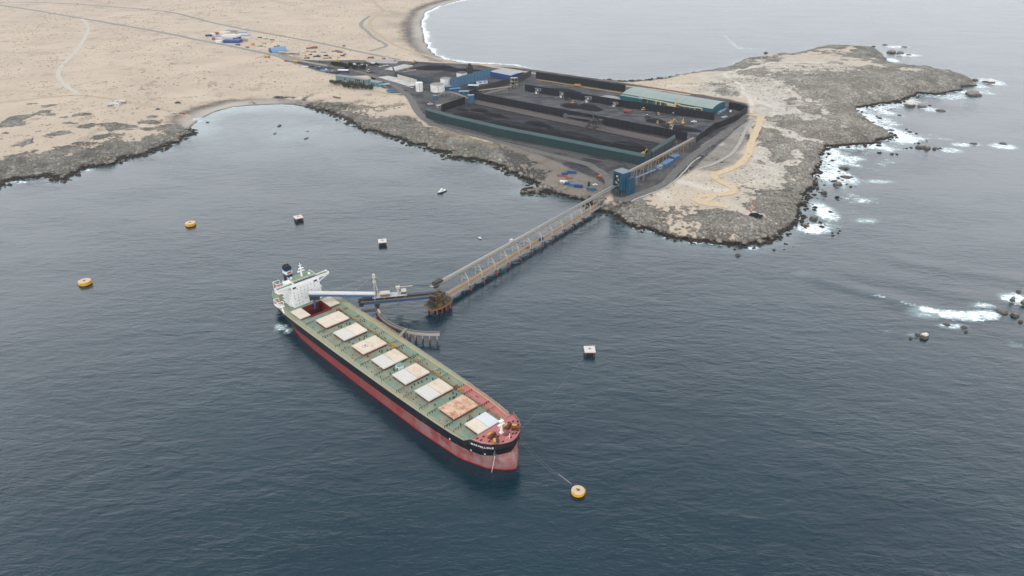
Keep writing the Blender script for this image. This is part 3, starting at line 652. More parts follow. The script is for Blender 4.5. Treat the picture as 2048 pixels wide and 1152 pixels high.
UD = par(DX); UW = par(WX)
US = np.unique(np.concatenate([np.linspace(0, .12, 10), np.linspace(.12, .9, 26), np.linspace(.9, 1, 22), UD]))
LV = [0,-1.5,-3,-5,-6.8,-6.81,-8.5,-10,-12,-14,-17,-20,-24]
def m_hull():
    b = NB('ship_hull_paint'); o = b.obj(); z = b.sep(o)[2]; x = b.sep(o)[0]
    n = b.noise(.12, o, det=5, rough=.65); st = b.noise(.35, b.vmap(o, (1,1,.08)), det=4, rough=.6)
    red = b.mix(b.ramp(st, .35, .7), (.25,.035,.032), (.17,.032,.030))
    pale = b.ramp(x, 60, 205); fo = b.math('MULTIPLY', b.math('MULTIPLY_ADD', pale, .6, .16), b.ramp(b.math('ADD', n, b.math('MULTIPLY', st, .6)), .55, .95))
    red = b.mix(fo, red, (.30,.215,.21))
    wz = b.sep(b.pos())[2]
    red = b.mix(b.ramp(b.math('ADD', wz, b.math('MULTIPLY', n, .6)), 1.5, 1.2), red, (.34,.025,.022))
    blk = b.mix(b.ramp(st, .5, .85), (.012,.013,.018), (.045,.045,.05))
    rust = b.ramp(b.noise(.9, b.vmap(o, (1,1,.06)), det=3), .68, .8)
    blk = b.mix(b.math('MULTIPLY', rust, .25), blk, (.18,.09,.05)); red = b.mix(b.math('MULTIPLY', rust, .45), red, (.16,.045,.03))
    m_ = b.fin(b.mix(b.math('GREATER_THAN', z, -6.8), red, blk), .5); b.b.inputs['Specular IOR Level'].default_value = .2; return m_
def m_deck():
    b = NB('green_deck_paint'); o = b.obj()
    n = b.noise(.13, o, det=6, rough=.7); n2 = b.noise(.05, o, det=4); n3 = b.noise(.6, o, det=3)
    c = b.mix(n3, (.135,.205,.155), (.17,.245,.19))
    c = b.mix(b.ramp(n, .42, .62), c, (.26,.245,.165)); c = b.mix(b.math('MULTIPLY', b.ramp(n2, .5, .66), .75), c, (.21,.165,.115))
    c = b.mix(b.math('MULTIPLY', b.ramp(b.noise(.35, o, det=5, rough=.7), .60, .72), .75), c, (.17,.075,.04))
    y = b.sep(o)[1]; e = b.ramp(b.math('ABSOLUTE', b.math('SUBTRACT', y, YC)), 19.3, 21.0)
    c = b.mix(b.math('MULTIPLY', e, .65), c, (.33,.30,.19))
    return b.fin(c, .8)
MH = m_hull(); MD = m_deck()
def m_red():
    b = NB('red_deck_paint'); o = b.obj(); n = b.noise(.2, o, det=5, rough=.7)
    c = b.mix(n, (.36,.10,.095), (.44,.16,.145)); return b.fin(b.mix(b.math('MULTIPLY', b.ramp(b.noise(.6, o), .6, .75), .5), c, (.2,.06,.04)), .7)
MRD = m_red()
MW = paint('white_ship_paint', (.80,.79,.76), .35, (.45,.33,.22), .5); MBK = paint('black_paint', (.015,.015,.018), .2); MYL = paint('yellow_paint', (.52,.30,.05), .45)
MGR = paint('grey_steel', (.30,.31,.32), .4); MRST = paint('rusty_steel', (.17,.075,.045), .5, (.08,.04,.02)); MBL = paint('blue_steel', (.05,.12,.25), .45, (.10,.08,.07)); MRED = paint('red_paint', (.45,.05,.03), .3)
m = MB(); nu = len(US); vs = []
for s_ in (-1, 1):
    for z in LV:
        x, b_ = halfb(US, z)
        for a, c in zip(x, b_): vs.append((a, YC+s_*c, z))
nl = len(LV); fs = []
for k in range(2):
    o_ = k*nl*nu
    for j in range(nl-1):
        for i in range(nu-1):
            a = o_+j*nu+i; q = (a, a+nu, a+nu+1, a+1); fs.append(q if k == 0 else q[::-1])
for j in range(nl-1):    # transom
    a = j*nu; c = nl*nu+j*nu; fs.append((a, c, c+nu, a+nu))
m.add(vs, fs); m.build('hull', MH, ship, smooth=False)
def deck_y(x): return float(np.interp(x, DX, DB))
# main deck with the opening of the aft hold left free
m = MB()
def strip(m, x0, x1, y0f, y1f, z, n=1):
    xs = np.linspace(x0, x1, n+1); vs = []
    for x in xs: vs += [(x, y0f(x), z), (x, y1f(x), z)]
    m.add(vs, [(2*i, 2*i+2, 2*i+3, 2*i+1) for i in range(n)])
lo = lambda x: YC-deck_y(x)+.05; hi = lambda x: YC+deck_y(x)-.05
HX0, HX1, HY0, HY1 = -36.3, -18.6, -9.6, 10.0
strip(m, -86, HX0, lo, hi, 0, 12); strip(m, HX1, 196, lo, hi, 0, 40)
strip(m, HX0, HX1, lo, lambda x: HY0, 0, 4); strip(m, HX0, HX1, lambda x: HY1, hi, 0, 4)
m.build('main_deck', MD, ship)
m = MB(); strip(m, 144.5, 196, lambda x: YC+11.2, lambda x: hi(x)-.4, .03, 10); m.build('red_side_deck', MRD, ship)
m = MB(); FX = [196,200,204,207,209,211,213,214.4,215.2,215.9]
vs = [(x, YC-deck_y(x), 3) for x in FX]+[(x, YC+deck_y(x), 3) for x in FX[::-1]]
m.add(vs, [tuple(range(len(vs)))]); m.build('forecastle_deck', MRD, ship)
m = MB(); n = len(FX)
for s_ in (-1, 1):
    v = []
    for x in FX: v += [(x, YC+s_*deck_y(x), -.1), (x, YC+s_*deck_y(x), 3.6)]
    m.add(v, [(2*i, 2*i+2, 2*i+3, 2*i+1) if s_ < 0 else (2*i, 2*i+1, 2*i+3, 2*i+2) for i in range(n-1)])
    m.add([(190.5, YC+s_*deck_y(190.5), 0), (196, YC+s_*deck_y(196), -.1), (196, YC+s_*deck_y(196), 3.6)], [(0,1,2)])
m.box(195.8, YC-19.2, 0, 196.05, YC+19.2, 3.0); m.build('forecastle_side', MBK, ship)
m = MB()
for s_ in (-1, 1):
    for a, b_ in zip(FX[:-1], FX[1:]): m.beam((a, YC+s_*deck_y(a), 3.65), (b_, YC+s_*deck_y(b_), 3.65), .35, .15)
m.build('bulwark_cap', MRST, ship)
# deck edge railing and pipes
m = MB(); mr = MB()
for s_ in (-1, 1):
    pts = [(x, YC+s_*(deck_y(x)-.3)) for x in np.arange(-84, 195, 5.6)]
    for (a, b_), (c, d) in zip(pts[:-1], pts[1:]):
        for h in (.6, 1.15): m.beam((a, b_, h), (c, d, h), .09)
        m.beam((a, b_, 0), (a, b_, 1.2), .12)
pts = [(x, YC+s_*(deck_y(x)-.4)) for s_ in (-1,) for x in FX]
for s_ in (-1, 1):
    for a, b_ in zip(FX[:-2], FX[1:-1]):
        m.beam((a, YC+s_*deck_y(a), 4.5), (b_, YC+s_*deck_y(b_), 4.5), .1); m.beam((a, YC+s_*deck_y(a), 3.6), (a, YC+s_*deck_y(a), 4.5), .1)
m.beam((196, YC-19, 4.1), (196, YC+19, 4.1), .1)
for k in range(20): m.beam((196, YC-19+k*2, 3), (196, YC-19+k*2, 4.1), .1)
m.build('railing', paint('pale_railing', (.48,.46,.42), .4), ship)
m = MB()
for y in (YC+20.6, YC+21.2): m.tube([(-15, y, .5), (150, y-.5, .5), (176, y-1.6, .5), (192, y-3.8, .5)], .16)
m.tube([(-15, YC-21, .5), (150, YC-20.7, .5), (190, YC-17, .5)], .16)
m.build('deck_pipe', paint('ochre_pipe', (.46,.42,.20), .3), ship)
m = MB()
for y in (YC+12.3, YC+13.1, YC+12.7): m.tube([(-14, y, 1.1), (196, y-1.0, 1.1)], .22)
for x in np.arange(-12, 196, 9): m.cb((x, YC+12.6, 0), (.4, 1.8, 1))
m.build('pipe_rack', paint('brown_pipe', (.20,.17,.085), .4), ship)
m = MB(); mm_ = MB()
for a, b_ in ((22, 62),):
    for x in np.arange(a, b_, 3.4): m.beam((x, YC+24.3, 0), (x, YC+24.3, 2.4), .3); m.beam((x, YC+24.3, 1.3), (x+3.4, YC+24.3, 1.3), .18); m.beam((x, YC+24.3, 2.4), (x+3.4, YC+24.3, 2.4), .2)
m.build('gangway_rack', paint('rusty_beige', (.42,.27,.18), .5), ship)
# hatches
def m_cover(name, c, dirt, dc):
    b = NB(name); o = b.obj(); n = b.noise(.16, o, det=6, rough=.7); p = b.math('FRACT', b.math('MULTIPLY', b.sep(o)[1], .42))
    k = b.mix(b.math('MULTIPLY', b.math('LESS_THAN', p, .06), .3), c, tuple(q*.6 for q in c))
    k = b.mix(b.math('MULTIPLY', b.ramp(n, .42, .68), dirt), k, dc)
    k = b.mix(b.math('MULTIPLY', b.ramp(b.noise(.9, o, det=4), .6, .8), dirt*.6), k, tuple(q*.6 for q in dc)); return b.fin(k, .75)
MC = {'grey': m_cover('cover_pale_grey', (.53,.50,.455), .3, (.48,.40,.31)), 'cream': m_cover('cover_cream', (.60,.52,.42), .35, (.48,.33,.22)), 'peach': m_cover('cover_peach', (.57,.48,.385), .6, (.49,.32,.20)), 'rust': m_cover('cover_rusty', (.55,.38,.26), .95, (.33,.13,.065)), 'white': m_cover('cover_white', (.55,.55,.56), .2, (.5,.48,.46))}
MCO = paint('coaming_oxide', (.16,.06,.045), .5, (.06,.03,.02), sc=.4)
KIND = [('cream','cream'),('grey','cream'),('peach','peach'),('grey','peach'),('grey','peach'),('grey','peach'),('rust','rust'),('cream','white')]
LBL = {6: 'rust streaked hatch cover'}
def coaming(xc, L, W, h=1.7, t=.35):
    m = MB(); x0, x1, y0, y1 = xc-L/2, xc+L/2, YC-1.4-W/2+1.4-YC, 0
    y0, y1 = YCc-W/2, YCc+W/2
    m.box(x0, y0, 0, x1, y0+t, h); m.box(x0, y1-t, 0, x1, y1, h); m.box(x0, y0+t, 0, x0+t, y1-t, h); m.box(x1-t, y0+t, 0, x1, y1-t, h)
    for k in range(8):
        xx = x0+(k+.5)*L/8; m.box(xx-.15, y0-.7, 0, xx+.15, y0, 1.4); m.box(xx-.15, y1, 0, xx+.15, y1+.7, 1.4)
    for k in range(9):
        yy = y0+(k+.5)*W/9; m.box(x0-.6, yy-.15, 0, x0, yy+.15, 1.4); m.box(x1, yy-.15, 0, x1+.6, yy+.15, 1.4)
    return m
YCc = 0.15
def cover_panel(x0, y0, x1, y1, z):
    m = MB(); m.box(x0, y0, z, x1, y1, z+.75)
    m.box(x0+.3, y0+.3, z+.75, x1-.3, y1-.3, z+.9); return m
for i, (ka, kb) in enumerate(KIND):
    xc = i*27.2 if i < 7 else 187.6; L, W = (16.67, 21.8) if i < 7 else (14.3, 18.4)
    coaming(xc, L-1.2, W-1.2).build('hatch_coaming', MCO, ship)
    a = cover_panel(xc-L/2, YCc-W/2, xc+L/2, YCc-.06, 1.72).build('hatch_cover', MC[ka], ship)
    c = cover_panel(xc-L/2, YCc+.06, xc+L/2, YCc+W/2, 1.72).build('hatch_cover', MC[kb], ship)
    if i == 6: a['label'] = c['label'] = 'heavily rust stained hatch cover'
    if i == 7: c['label'] = 'bluish white hatch cover'
    # side rolling frames
    for ex_ in (-1, 1):
        for s_ in (-1, 1):
            m = MB(); xx = xc+ex_*(L/2+.9); y0 = YCc+s_*(W/2-.5); y1 = YCc+s_*(W/2+8.6)
            m.beam((xx, y0, 1.75), (xx, y1, 1.75), .32, .25)
            for k in (.3, .55, .78, 1): yy = y0+(y1-y0)*k; m.beam((xx, yy, 0), (xx, yy, 1.75), .28)
            m.build('rolling_track', MRST if i % 3 else MBK, ship)
    # deck gear between hatches: vents, hydrants, davits
    m = MB(); r = random.Random(i); g = xc+L/2+(5 if i < 7 else 3)
    if i < 7:
        for k in range(6):
            yy = YCc+r.uniform(-10, 10); xx = g+r.uniform(-2.6, 2.6); m = MB(); m.cyl((xx, yy, 0), (xx, yy, 1.2), .35, 8); m.cyl((xx, yy, 1.2), (xx, yy, 1.6), .6, 8); m.build('deck_vent', paint('dark_green_fitting', (.03,.06,.045), .3), ship)
        for s_ in (-1, 1):
            for k in range(3): yy = YCc+s_*r.uniform(13, 19); xx = xc+r.uniform(-9, 16); m = MB(); m.cyl((xx, yy, 0), (xx, yy, .9), .3, 7); m.build('sounding_pipe', paint('dark_green_fitting', (.03,.06,.045), .3), ship)
m = cover_panel(-35.8, -18.9, -19.2, -9.3, 1.72); m.build('hatch_cover', MC['cream'], ship)
m = cover_panel(-36.5, 9.9, -20, 19.2, 1.72); m.build('hatch_cover', MC['cream'], ship)
MHO = paint('hold_oxide', (.17,.022,.02), .35, (.05,.02,.02), sc=.3)
m = MB(); t = .4; zb = -9
m.box(HX0, HY0, zb, HX1, HY0+t, 1.7); m.box(HX0, HY1-t, zb, HX1, HY1, 1.7); m.box(HX0, HY0+t, zb, HX0+t, HY1-t, 1.7); m.box(HX1-t, HY0+t, zb, HX1, HY1-t, 1.7)
m.build('open_hold', MHO, ship)
MCOAL = soil('coal', (.007,.007,.009), (.022,.022,.024), .6)
m = MB(); N = 16; vs = []
for j in range(N+1):
    for i in range(N+1):
        x = HX0+t+(HX1-HX0-2*t)*i/N; y = HY0+t+(HY1-HY0-2*t)*j/N
        vs.append((x, y, -8.5+5.0*math.exp(-((x+28)**2+(y-1)**2)/38)+.3*r.random()))
m.add(vs, [(j*(N+1)+i, j*(N+1)+i+1, (j+1)*(N+1)+i+1, (j+1)*(N+1)+i) for j in range(N) for i in range(N)]); m.build('coal_cargo', MCOAL, ship)
# helicopter mark on the third closed cover
b = NB('helipad_white'); MHP = b.fin(b.mix(b.ramp(b.noise(.5, b.obj(), det=5, rough=.7), .4, .6), (.62,.60,.55), (.60,.48,.37)), .8)
m = MB(); cx0, cy0 = 54.4, -3.6; zz = 2.64
for k in range(16):
    a = 2*math.pi*k/16; m.cb((cx0+3.4*math.cos(a), cy0+4.0*math.sin(a), zz), (1.5, .9, .03), a+1.57)
m.prism([(cx0+2.6*math.cos(k*.3927), cy0+2.6*math.sin(k*.3927)) for k in range(16)], zz, zz+.03); m.build('landing_mark', MHP, ship)
MDG = paint('dark_green_paint', (.02,.06,.04), .2)
m = MB()
for k in range(20):
    a = 2*math.pi*k/20
    if k % 5: m.cb((cx0+2.1*math.cos(a), cy0+2.1*math.sin(a), zz+.05), (.68, .3, .03), a+1.57)
m.cb((cx0-.7, cy0, zz+.09), (.45, 2.0, .03)); m.cb((cx0+.7, cy0, zz+.09), (.45, 2.0, .03)); m.cb((cx0, cy0, zz+.125), (1.4, .45, .03)); m.build('letter_h', MDG, ship)
# deck house, davits, stores cranes
m = MB(); m.box(92.6, -2.2, 0, 97, 2.4, 2.9); h = m.build('deck_house', MW, ship); m = MB(); m.box(92.4, -2.4, 2.92, 97.2, 2.6, 3.1); m.build('roof', paint('green_roof', (.12,.26,.20), .3), h)
for xx, yy, a in ((10.5,YC+13.2,.9),(66,YC+12,.6),(70,YC+12,.9),(96,YC+14.4,.4),(120,YC+13.5,.4),(148,YC+13,1.2),(-10,YC+13,.4),(37,YC+12.8,.3),(86,-10,1.2)):
    m = MB(); m.cyl((xx,yy,0), (xx,yy,1.6), .45, 8); c_, s_ = math.cos(a), math.sin(a)
    m.beam((xx-2.4*c_,yy-2.4*s_,1.4), (xx,yy,2.1), .5); m.beam((xx,yy,2.1), (xx+2.4*c_,yy+2.4*s_,1.4), .5); m.build('davit', MYL, ship)
for xx, yy in ((-11,YC+11),(144,YC+12.6)):
    m = MB(); m.cb((xx,yy,0), (4,3,1.2)); m.cyl((xx-1,yy-1.4,1.6), (xx-1,yy+1.4,1.6), .9, 10); m.cyl((xx+1.2,yy-1.2,1.5), (xx+1.2,yy+1.2,1.5), .7, 10); m.build('deck_winch', MRST, ship)
# forecastle gear
def winch(x, y, a, z=3):
    m = MB(); R = Matrix.Translation((x,y,z))@Matrix.Rotation(a, 4, 'Z')
    def cy(p, q, r, n=12): m.cyl(R@Vector(p), R@Vector(q), r, n)
    cy((0,-2.6,1.3), (0,-.4,1.3), 1.05); cy((0,.6,1.3), (0,2.4,1.3), .8); cy((0,-2.8,1.3), (0,-2.6,1.3), 1.5); cy((0,-.4,1.3), (0,-.2,1.3), 1.5); cy((0,2.4,1.3), (0,2.6,1.3), 1.2)
    m.box(-1.8,-3,0,1.8,3,.35,R); w_ = m.build('windlass', paint('brown_winch', (.13,.045,.03), .4), ship)
    m = MB(); m.box(-1.9,-2.9,1.6,-.4,.2,2.7,R); m.build('winch_cover', MYL, w_)
winch(203.2,-4.9,.1); winch(203.6,8.8,.25); winch(208.5,-6.2,.9); winch(208.6,11.0,-.9)
m = MB(); m.box(206.9,2.2,3,209,5.4,4.6); m.cyl((207.6,.8,3.8),(208.6,2.6,3.8),.7,10); m.build('anchor_windlass', MRST, ship)
for xx, yy in ((198,-13),(199.5,-9),(201,-12.4),(205.5,-9.4),(206,-2),(210.5,6.4),(211.6,8.2),(206.5,14.8),(201.5,15),(203.8,17),(199,6),(200.5,12),(212.3,2.8),(211.8,-3.5)):
    m = MB(); m.cyl((xx,yy-.45,3),(xx,yy-.45,3.9),.25,8); m.cyl((xx,yy+.45,3),(xx,yy+.45,3.9),.25,8); m.box(xx-.35,yy-.9,3,xx+.35,yy+.9,3.12); m.build('bollard', MBK, ship)
m = MB(); m.cyl((204.4,1.9,3),(204.4,1.9,13),.9,10,.65); m.cb((204.4,1.9,9.5),(1.6,5.2,.35)); m.cb((204.4,1.9,12.3),(2.2,3.4,.4)); m.cyl((204.4,1.9,12.9),(204.4,1.9,14.8),.25,8)
m.beam((204.4,1.9,8),(200.6,1.9,3),.2); m.cb((204.4,1.9,3),(2.4,2.4,.5)); m.build('foremast', MW, ship)
m = MB(); m.cyl((213.2,1.0,3.6),(213.2,1.0,8.2),.18,6); m.beam((213.2,1,6.4),(211.2,2.2,3.6),.16); m.beam((213.2,1,6.4),(211.2,-.2,3.6),.16); m.build('jackstaff', MW, ship)
# anchors and hawse plates
def hullpt(x, z, s_):
    xs, bs = halfb(np.linspace(.5, 1, 400), z); k = int(np.argmin(np.abs(xs-x))); return xs[k], YC+s_*bs[k], bs[k], xs, bs
for s_ in (-1, 1):
    X0, Y0, _, xs, bs = hullpt(210.3, -3.0, s_); m = MB(); a = (X0, Y0+s_*.3, -1.2)
    m.beam((X0,Y0+s_*.5,-1.0),(X0,Y0+s_*.5,-5),.6); m.beam((X0-1.6,Y0+s_*.4,-4.0),(X0,Y0+s_*.8,-5.2),.7); m.beam((X0+1.6,Y0+s_*.1,-4.0),(X0,Y0+s_*.8,-5.2),.7); m.build('anchor', paint('anchor_steel', (.09,.10,.13), .3), ship)
m = MB(); m.tube([(211.0,YC-11.6,-5),(210.6,YC-12.6,-11),(209.6,YC-13.6,-18.6)],.22); m.build('anchor_chain', paint('pale_rope', (.6,.56,.5), .2), ship)
# ship's name in painted steel letters along the bow
def letter_mesh(ch, size):
    cu = bpy.data.curves.new('letter', 'FONT'); cu.body = ch; cu.size = size; cu.extrude = .03; cu.offset = .035*size; cu.resolution_u = 2
    ob = bpy.data.objects.new('letter', cu); S.collection.objects.link(ob); dg = bpy.context.evaluated_depsgraph_get(); me = ob.evaluated_get(dg).to_mesh()
    v = [p.co.copy() for p in me.vertices]; f = [tuple(p.vertices) for p in me.polygons]; w_ = max(p.x for p in v)-min(p.x for p in v)
    S.collection.objects.unlink(ob); bpy.data.objects.remove(ob); return v, f, w_
m = MB(); zc = .2; u_ = np.linspace(.8, 1, 1500)
def side_at(z, s_):
    if z >= 0: xs = np.linspace(190, 215.8, 800); bs = np.interp(xs, DX, DB)
    else: xs, bs = halfb(u_, z)
    return xs, YC+s_*bs
txt = 'MARVELLOUS'; xs, ys = side_at(.5, -1); arc = np.concatenate([[0], np.cumsum(np.hypot(np.diff(xs), np.diff(ys)))]); a0 = arc[int(np.argmin(np.abs(xs-196.6)))]
pos = a0
for ch in txt:
    v, f, w_ = letter_mesh(ch, 1.9); xa = np.interp(pos, arc, xs); ya = np.interp(pos, arc, ys); xb = np.interp(pos+w_, arc, xs); yb = np.interp(pos+w_, arc, ys)
    d = Vector((xb-xa, yb-ya, 0)).normalized(); nn = Vector((d.y, -d.x, 0)); x0 = min(p.x for p in v)
    m.add([Vector((xa, ya, zc))+d*(p.x-x0)+Vector((0,0,1))*p.y+nn*(.22+p.z) for p in v], f); pos += w_+.42
m.build('ship_name', paint('name_white', (.8,.8,.8), .1), ship)
m = MB(); 
for xx, z in ((196,-5.4),(178,-5.4),(205,-5.2)):
    a, y, *_ = hullpt(xx, z, -1); m.cb((a, y-.15, z-.4), (1.1, .35, .9), -.25)
m.build('hull_mark', MW, ship)
# accommodation block
acc = MB(); acc.box(-58,-11.6,0,-43,15,19.8); A = acc.build('accommodation', MW, ship)
m = MB(); r = random.Random(5); 
for k in range(6):
    for j, y in enumerate(np.linspace(-9.5, 13, 8)):
        if r.random() < .8: m.box(-43.0,y-.28,2.4+k*2.75,-42.93,y+.28,3.2+k*2.75)
m.build('porthole', paint('window_dark', (.03,.035,.045), .05, rough=.2), A)
for y in (-8.6, 11.2):
    m = MB(); m.box(-43,y-1.5,17.4,-42.9,y+1.5,19.0); m.build('window', paint('window_blue', (.04,.06,.10), .05, rough=.15), A)
m = MB(); m.box(-57.5,-12.6,0,-47,-11.62,2.6); m.box(-66,-9,0,-58.02,12.5,11.5)
for k in range(1, 6): m.box(-60,-13.4,k*2.75-.12,-46,-11.62,k*2.75)
for k in range(5): m.beam((-59,-13.2,k*2.75+.3),(-50,-13.2,(k+1)*2.75),.5,.25)
m.build('side_gallery', MW, A)
w_ = MB(); w_.box(-49,-23.4,19.82,-43.6,25.6,20.2); w_.box(-43.85,-23.4,20.2,-43.6,25.6,21.5); w_.box(-49,-23.4,20.2,-48.8,-8,21.3); w_.box(-49,12,20.2,-48.8,25.6,21.3); w_.box(-49,-23.4,20.2,-43.6,-23.2,21.5); w_.box(-49,25.4,20.2,-43.6,25.6,21.5)
for y0, y1 in ((-11.6,-22.6),(15,24.6)):
    w_.beam((-44.2,y1,19.7),(-44.2,y0,15.6),.6,.7); w_.beam((-48,y1,19.7),(-48,y0,15.6),.5,.6)
    w_.beam((-44.2,y1,19.4),(-44.2,y0,19.4),.5,1.0)
w_.build('bridge_wing', MW, A)
m = MB(); m.box(-55,-8,19.85,-44.6,12.5,22.9); wh = m.build('wheelhouse', MW, A); m = MB(); m.box(-44.6,-7.7,21.4,-44.5,12.2,22.35); m.build('bridge_window', paint('window_dark', (.03,.035,.045), .05), wh)
MGD = paint('green_roof_deck', (.17,.23,.14), .5, (.28,.25,.17)); m = MB(); m.box(-55.4,-8.4,22.92,-43.9,13,23.2); m.build('roof', MGD, wh)
m = MB(); m.box(-48.7,-23.2,20.22,-43.9,-8.1,20.3); m.box(-48.7,12.6,20.22,-43.9,25.3,20.3); m.build('wing_deck', MGD, A)
m = MB(); 
for z, x0, x1, y0, y1 in ((23.2,-55.2,-44.1,-8.2,12.8),):
    for a, b_ in (((x0,y0),(x1,y0)),((x1,y0),(x1,y1)),((x1,y1),(x0,y1))): m.beam((*a,z+1.1),(*b_,z+1.1),.12); m.beam((*a,z+.6),(*b_,z+.6),.1)
m.build('railing', MW, A)
m = MB(); m.cyl((-50,3,23.2),(-50,3,33.5),1.0,10,.55); m.cb((-50,3,27.6),(1.4,6.4,.4)); m.cb((-49.2,3,30.6),(1.2,4.6,.4)); m.cb((-48.8,3,29.2),(2.4,1.2,.35)); m.cyl((-50,3,33.5),(-50,3,35.5),.22,6); m.cb((-50,3,33.2),(.6,2.6,.25)); m.cb((-48.8,5,27.9),(.8,.8,1.3)); m.cb((-50,.6,27.9),(.7,.7,1.0)); m.build('radar_mast', MW, A)
m = MB(); m.lathe([(.01,0),(1.0,.3),(1.2,1.2),(.8,2.1),(.01,2.4)],(-47,8.5,23.4),12); m.lathe([(.01,0),(.8,.3),(.9,.9),(.6,1.6),(.01,1.8)],(-50.5,-6.5,23.2),12); m.lathe([(.01,0),(.6,.3),(.7,.8),(.4,1.3),(.01,1.4)],(-46.5,23.9,21.4),10); m.build('satellite_dome', MW, A, smooth=True)
# funnel with blue, white and red band
fun = MB(); prof = [(-3.4,-2.2),(-2.6,-3.0),(2.6,-3.0),(3.4,-2.2),(3.4,2.2),(2.6,3.0),(-2.6,3.0),(-3.4,2.2)]
FXc, FYc = -60.5, -4.4
fun.prism([(FXc+a, FYc+b_) for a, b_ in prof], 0, 31); F = fun.build('funnel', paint('funnel_navy', (.014,.018,.035), .15), ship)
for z0, z1, mt, o_ in ((24.2,28.6,paint('funnel_blue', (.07,.22,.38), .1),.06),(25.2,27.7,paint('funnel_white', (.72,.74,.74), .1),.12)):
    m = MB(); m.prism([(FXc+a*(1+o_/3.4), FYc+b_*(1+o_/3.0)) for a, b_ in prof], z0, z1); m.build('funnel_band', mt, F)
m = MB(); m.box(FXc+3.5,FYc-1.9,25.7,FXc+3.66,FYc+1.9,27.2); m.build('emblem', MRED, F)
m = MB(); m.prism([(FXc+a*.85, FYc+b_*.85) for a, b_ in prof], 31.02, 32.2); 
for a, b_ in ((-1.4,-1),(1.2,.8),(0,1.2),(-.4,-.6)): m.cyl((FXc+a,FYc+b_,32.2),(FXc+a,FYc+b_,33.6+.5*a),.5,8)
m.build('exhaust_pipe', MBK, F)
m = MB(); m.box(-66,-8,11.5,-56,11,17); m.box(-72,-6,0,-66.02,9,9); m.build('engine_casing', MW, ship)
m = MB(); m.box(-66,-8,17.02,-55,11.2,17.25); m.build('casing_roof', MGD, ship)
# free-fall lifeboat on its frame at the stern and side boat
def lboat(name, c, L, r_, rz, col, par, pitch=0):
    V, Fc = IV[2]; R = Matrix.Translation(c)@Matrix.Rotation(rz, 4, 'Z')@Matrix.Rotation(pitch, 4, 'Y')
    P = V*np.array([L/2, r_, r_*.85]); P[:,2] = np.where(P[:,2] > 0, P[:,2]*.9, P[:,2]); m = MB(); m.add([R@Vector(p) for p in P.tolist()], Fc)
    m.cb(R@Vector((-L*.2,0,r_*.6)), (L*.18, r_*.9, r_*.5), rz); return m.build(name, col, par, smooth=True)
MOR = paint('lifeboat_orange', (.62,.13,.05), .2)
lboat('lifeboat', (-64,-14.2,13.5), 8, 1.6, 0, MOR, ship)
m = MB(); 
for x in (-67.5,-60.5): m.beam((x,-16,8),(x,-16,17.5),.35); m.beam((x,-16,17.5),(x,-10,17.5),.35); m.beam((x,-10,8),(x,-10,17.5),.35)
m.beam((-67.5,-16,17.5),(-60.5,-16,17.5),.3); m.beam((-67.5,-16,8),(-60.5,-16,8),.3); m.box(-68,-16,7.8,-60,-9,8.0); m.build('lifeboat_frame', MW, ship)
lboat('rescue_boat', (-56,-19,3.4), 6.5, 1.1, .1, MOR, ship)
m = MB(); 
for x in (-60,-52): m.beam((x,-21.3,.2),(x,-21.3,5.2),.4); m.beam((x,-21.3,5.2),(x,-16.6,5.2),.4); m.beam((x,-16.6,.2),(x,-16.6,5.2),.4)
m.beam((-60,-21.3,5.2),(-52,-21.3,5.2),.3); m.box(-61,-21.6,.1,-51,-16.2,.35); m.build('boat_davit', MW, ship)
m = MB(); m.beam((-48,-20.5,0),(-40,-22.8,-0.2),.9,.3); m.beam((-48,-20.5,3),(-41,-22,0),.8,.25); m.build('gangway', MW, ship)
m = MB(); m.cyl((-52,19.4,0),(-52,19.4,6),.7,10); m.lathe([(.01,0),(1.3,.4),(1.3,1.6),(.6,2.3),(.01,2.4)],(-52,19.4,5.2),12); m.box(-50,14,0,-46,19,1.6); m.build('provision_crane', MW, ship)
for xx, yy, rz in ((-80,YC-6,0),(-80,YC+6,0),(-74,YC-10,.6)):
    m = MB(); m.cyl((xx,yy-1.4,1.2),(xx,yy+1.4,1.2),.9,10); m.box(xx-1.2,yy-1.8,0,xx+1.2,yy+1.8,.3); m.build('mooring_winch', paint('ochre_winch', (.40,.20,.07), .3), ship)
m = MB(); m.box(-83.6,YC-.45,-20,-77.6,YC+.45,-4.2); m.build('rudder', MGR, ship)
for x in range(12):
    pass
# ------------------------------------------------------------ jetty, conveyor gallery, berth
JA = Vector((-45, 579)); JB = Vector((105, 779)); gd = (JB-JA).normalized(); gn = Vector((-gd.y, gd.x))
MCON = paint('weathered_concrete', (.30,.285,.27), .45, (.16,.14,.12)); MTAN = paint('tan_steel', (.30,.26,.20), .35, (.25,.15,.08)); MWS = paint('white_steel', (.50,.46,.39), .5, (.33,.22,.13))
MORG = paint('orange_rail', (.42,.24,.07), .35, (.25,.15,.08)); MPIL = paint('dark_pile', (.04,.035,.035), .3); MPR = paint('red_pile', (.36,.06,.05), .4, (.05,.03,.03))
jetty = thing('jetty', 'long straight pier on piles running from the shore to the loading platform', 'jetty', (JA.x, JA.y, 0))
L_ = (JB-JA).length; ang = math.atan2(gd.y, gd.x); jetty.rotation_euler = (0, 0, ang)     # local x along pier, +y towards the bay
m = MB(); m.box(-17, 0, 5.0, L_+28, 7.6, 5.9); m.box(-17, -.9, 4.2, L_+28, -.02, 5.4); m.build('deck', MCON, jetty)
m = MB(); m.box(-17, 3.4, 5.92, L_+10, 4.6, 6.9); m.build('orange_guard', MORG, jetty)
m = MB(); m.box(-17, .1, 5.92, L_+10, 2.9, 5.97); m.build('roadway', paint('pier_roadway', (.22,.165,.14), .4), jetty)
m = MB(); 
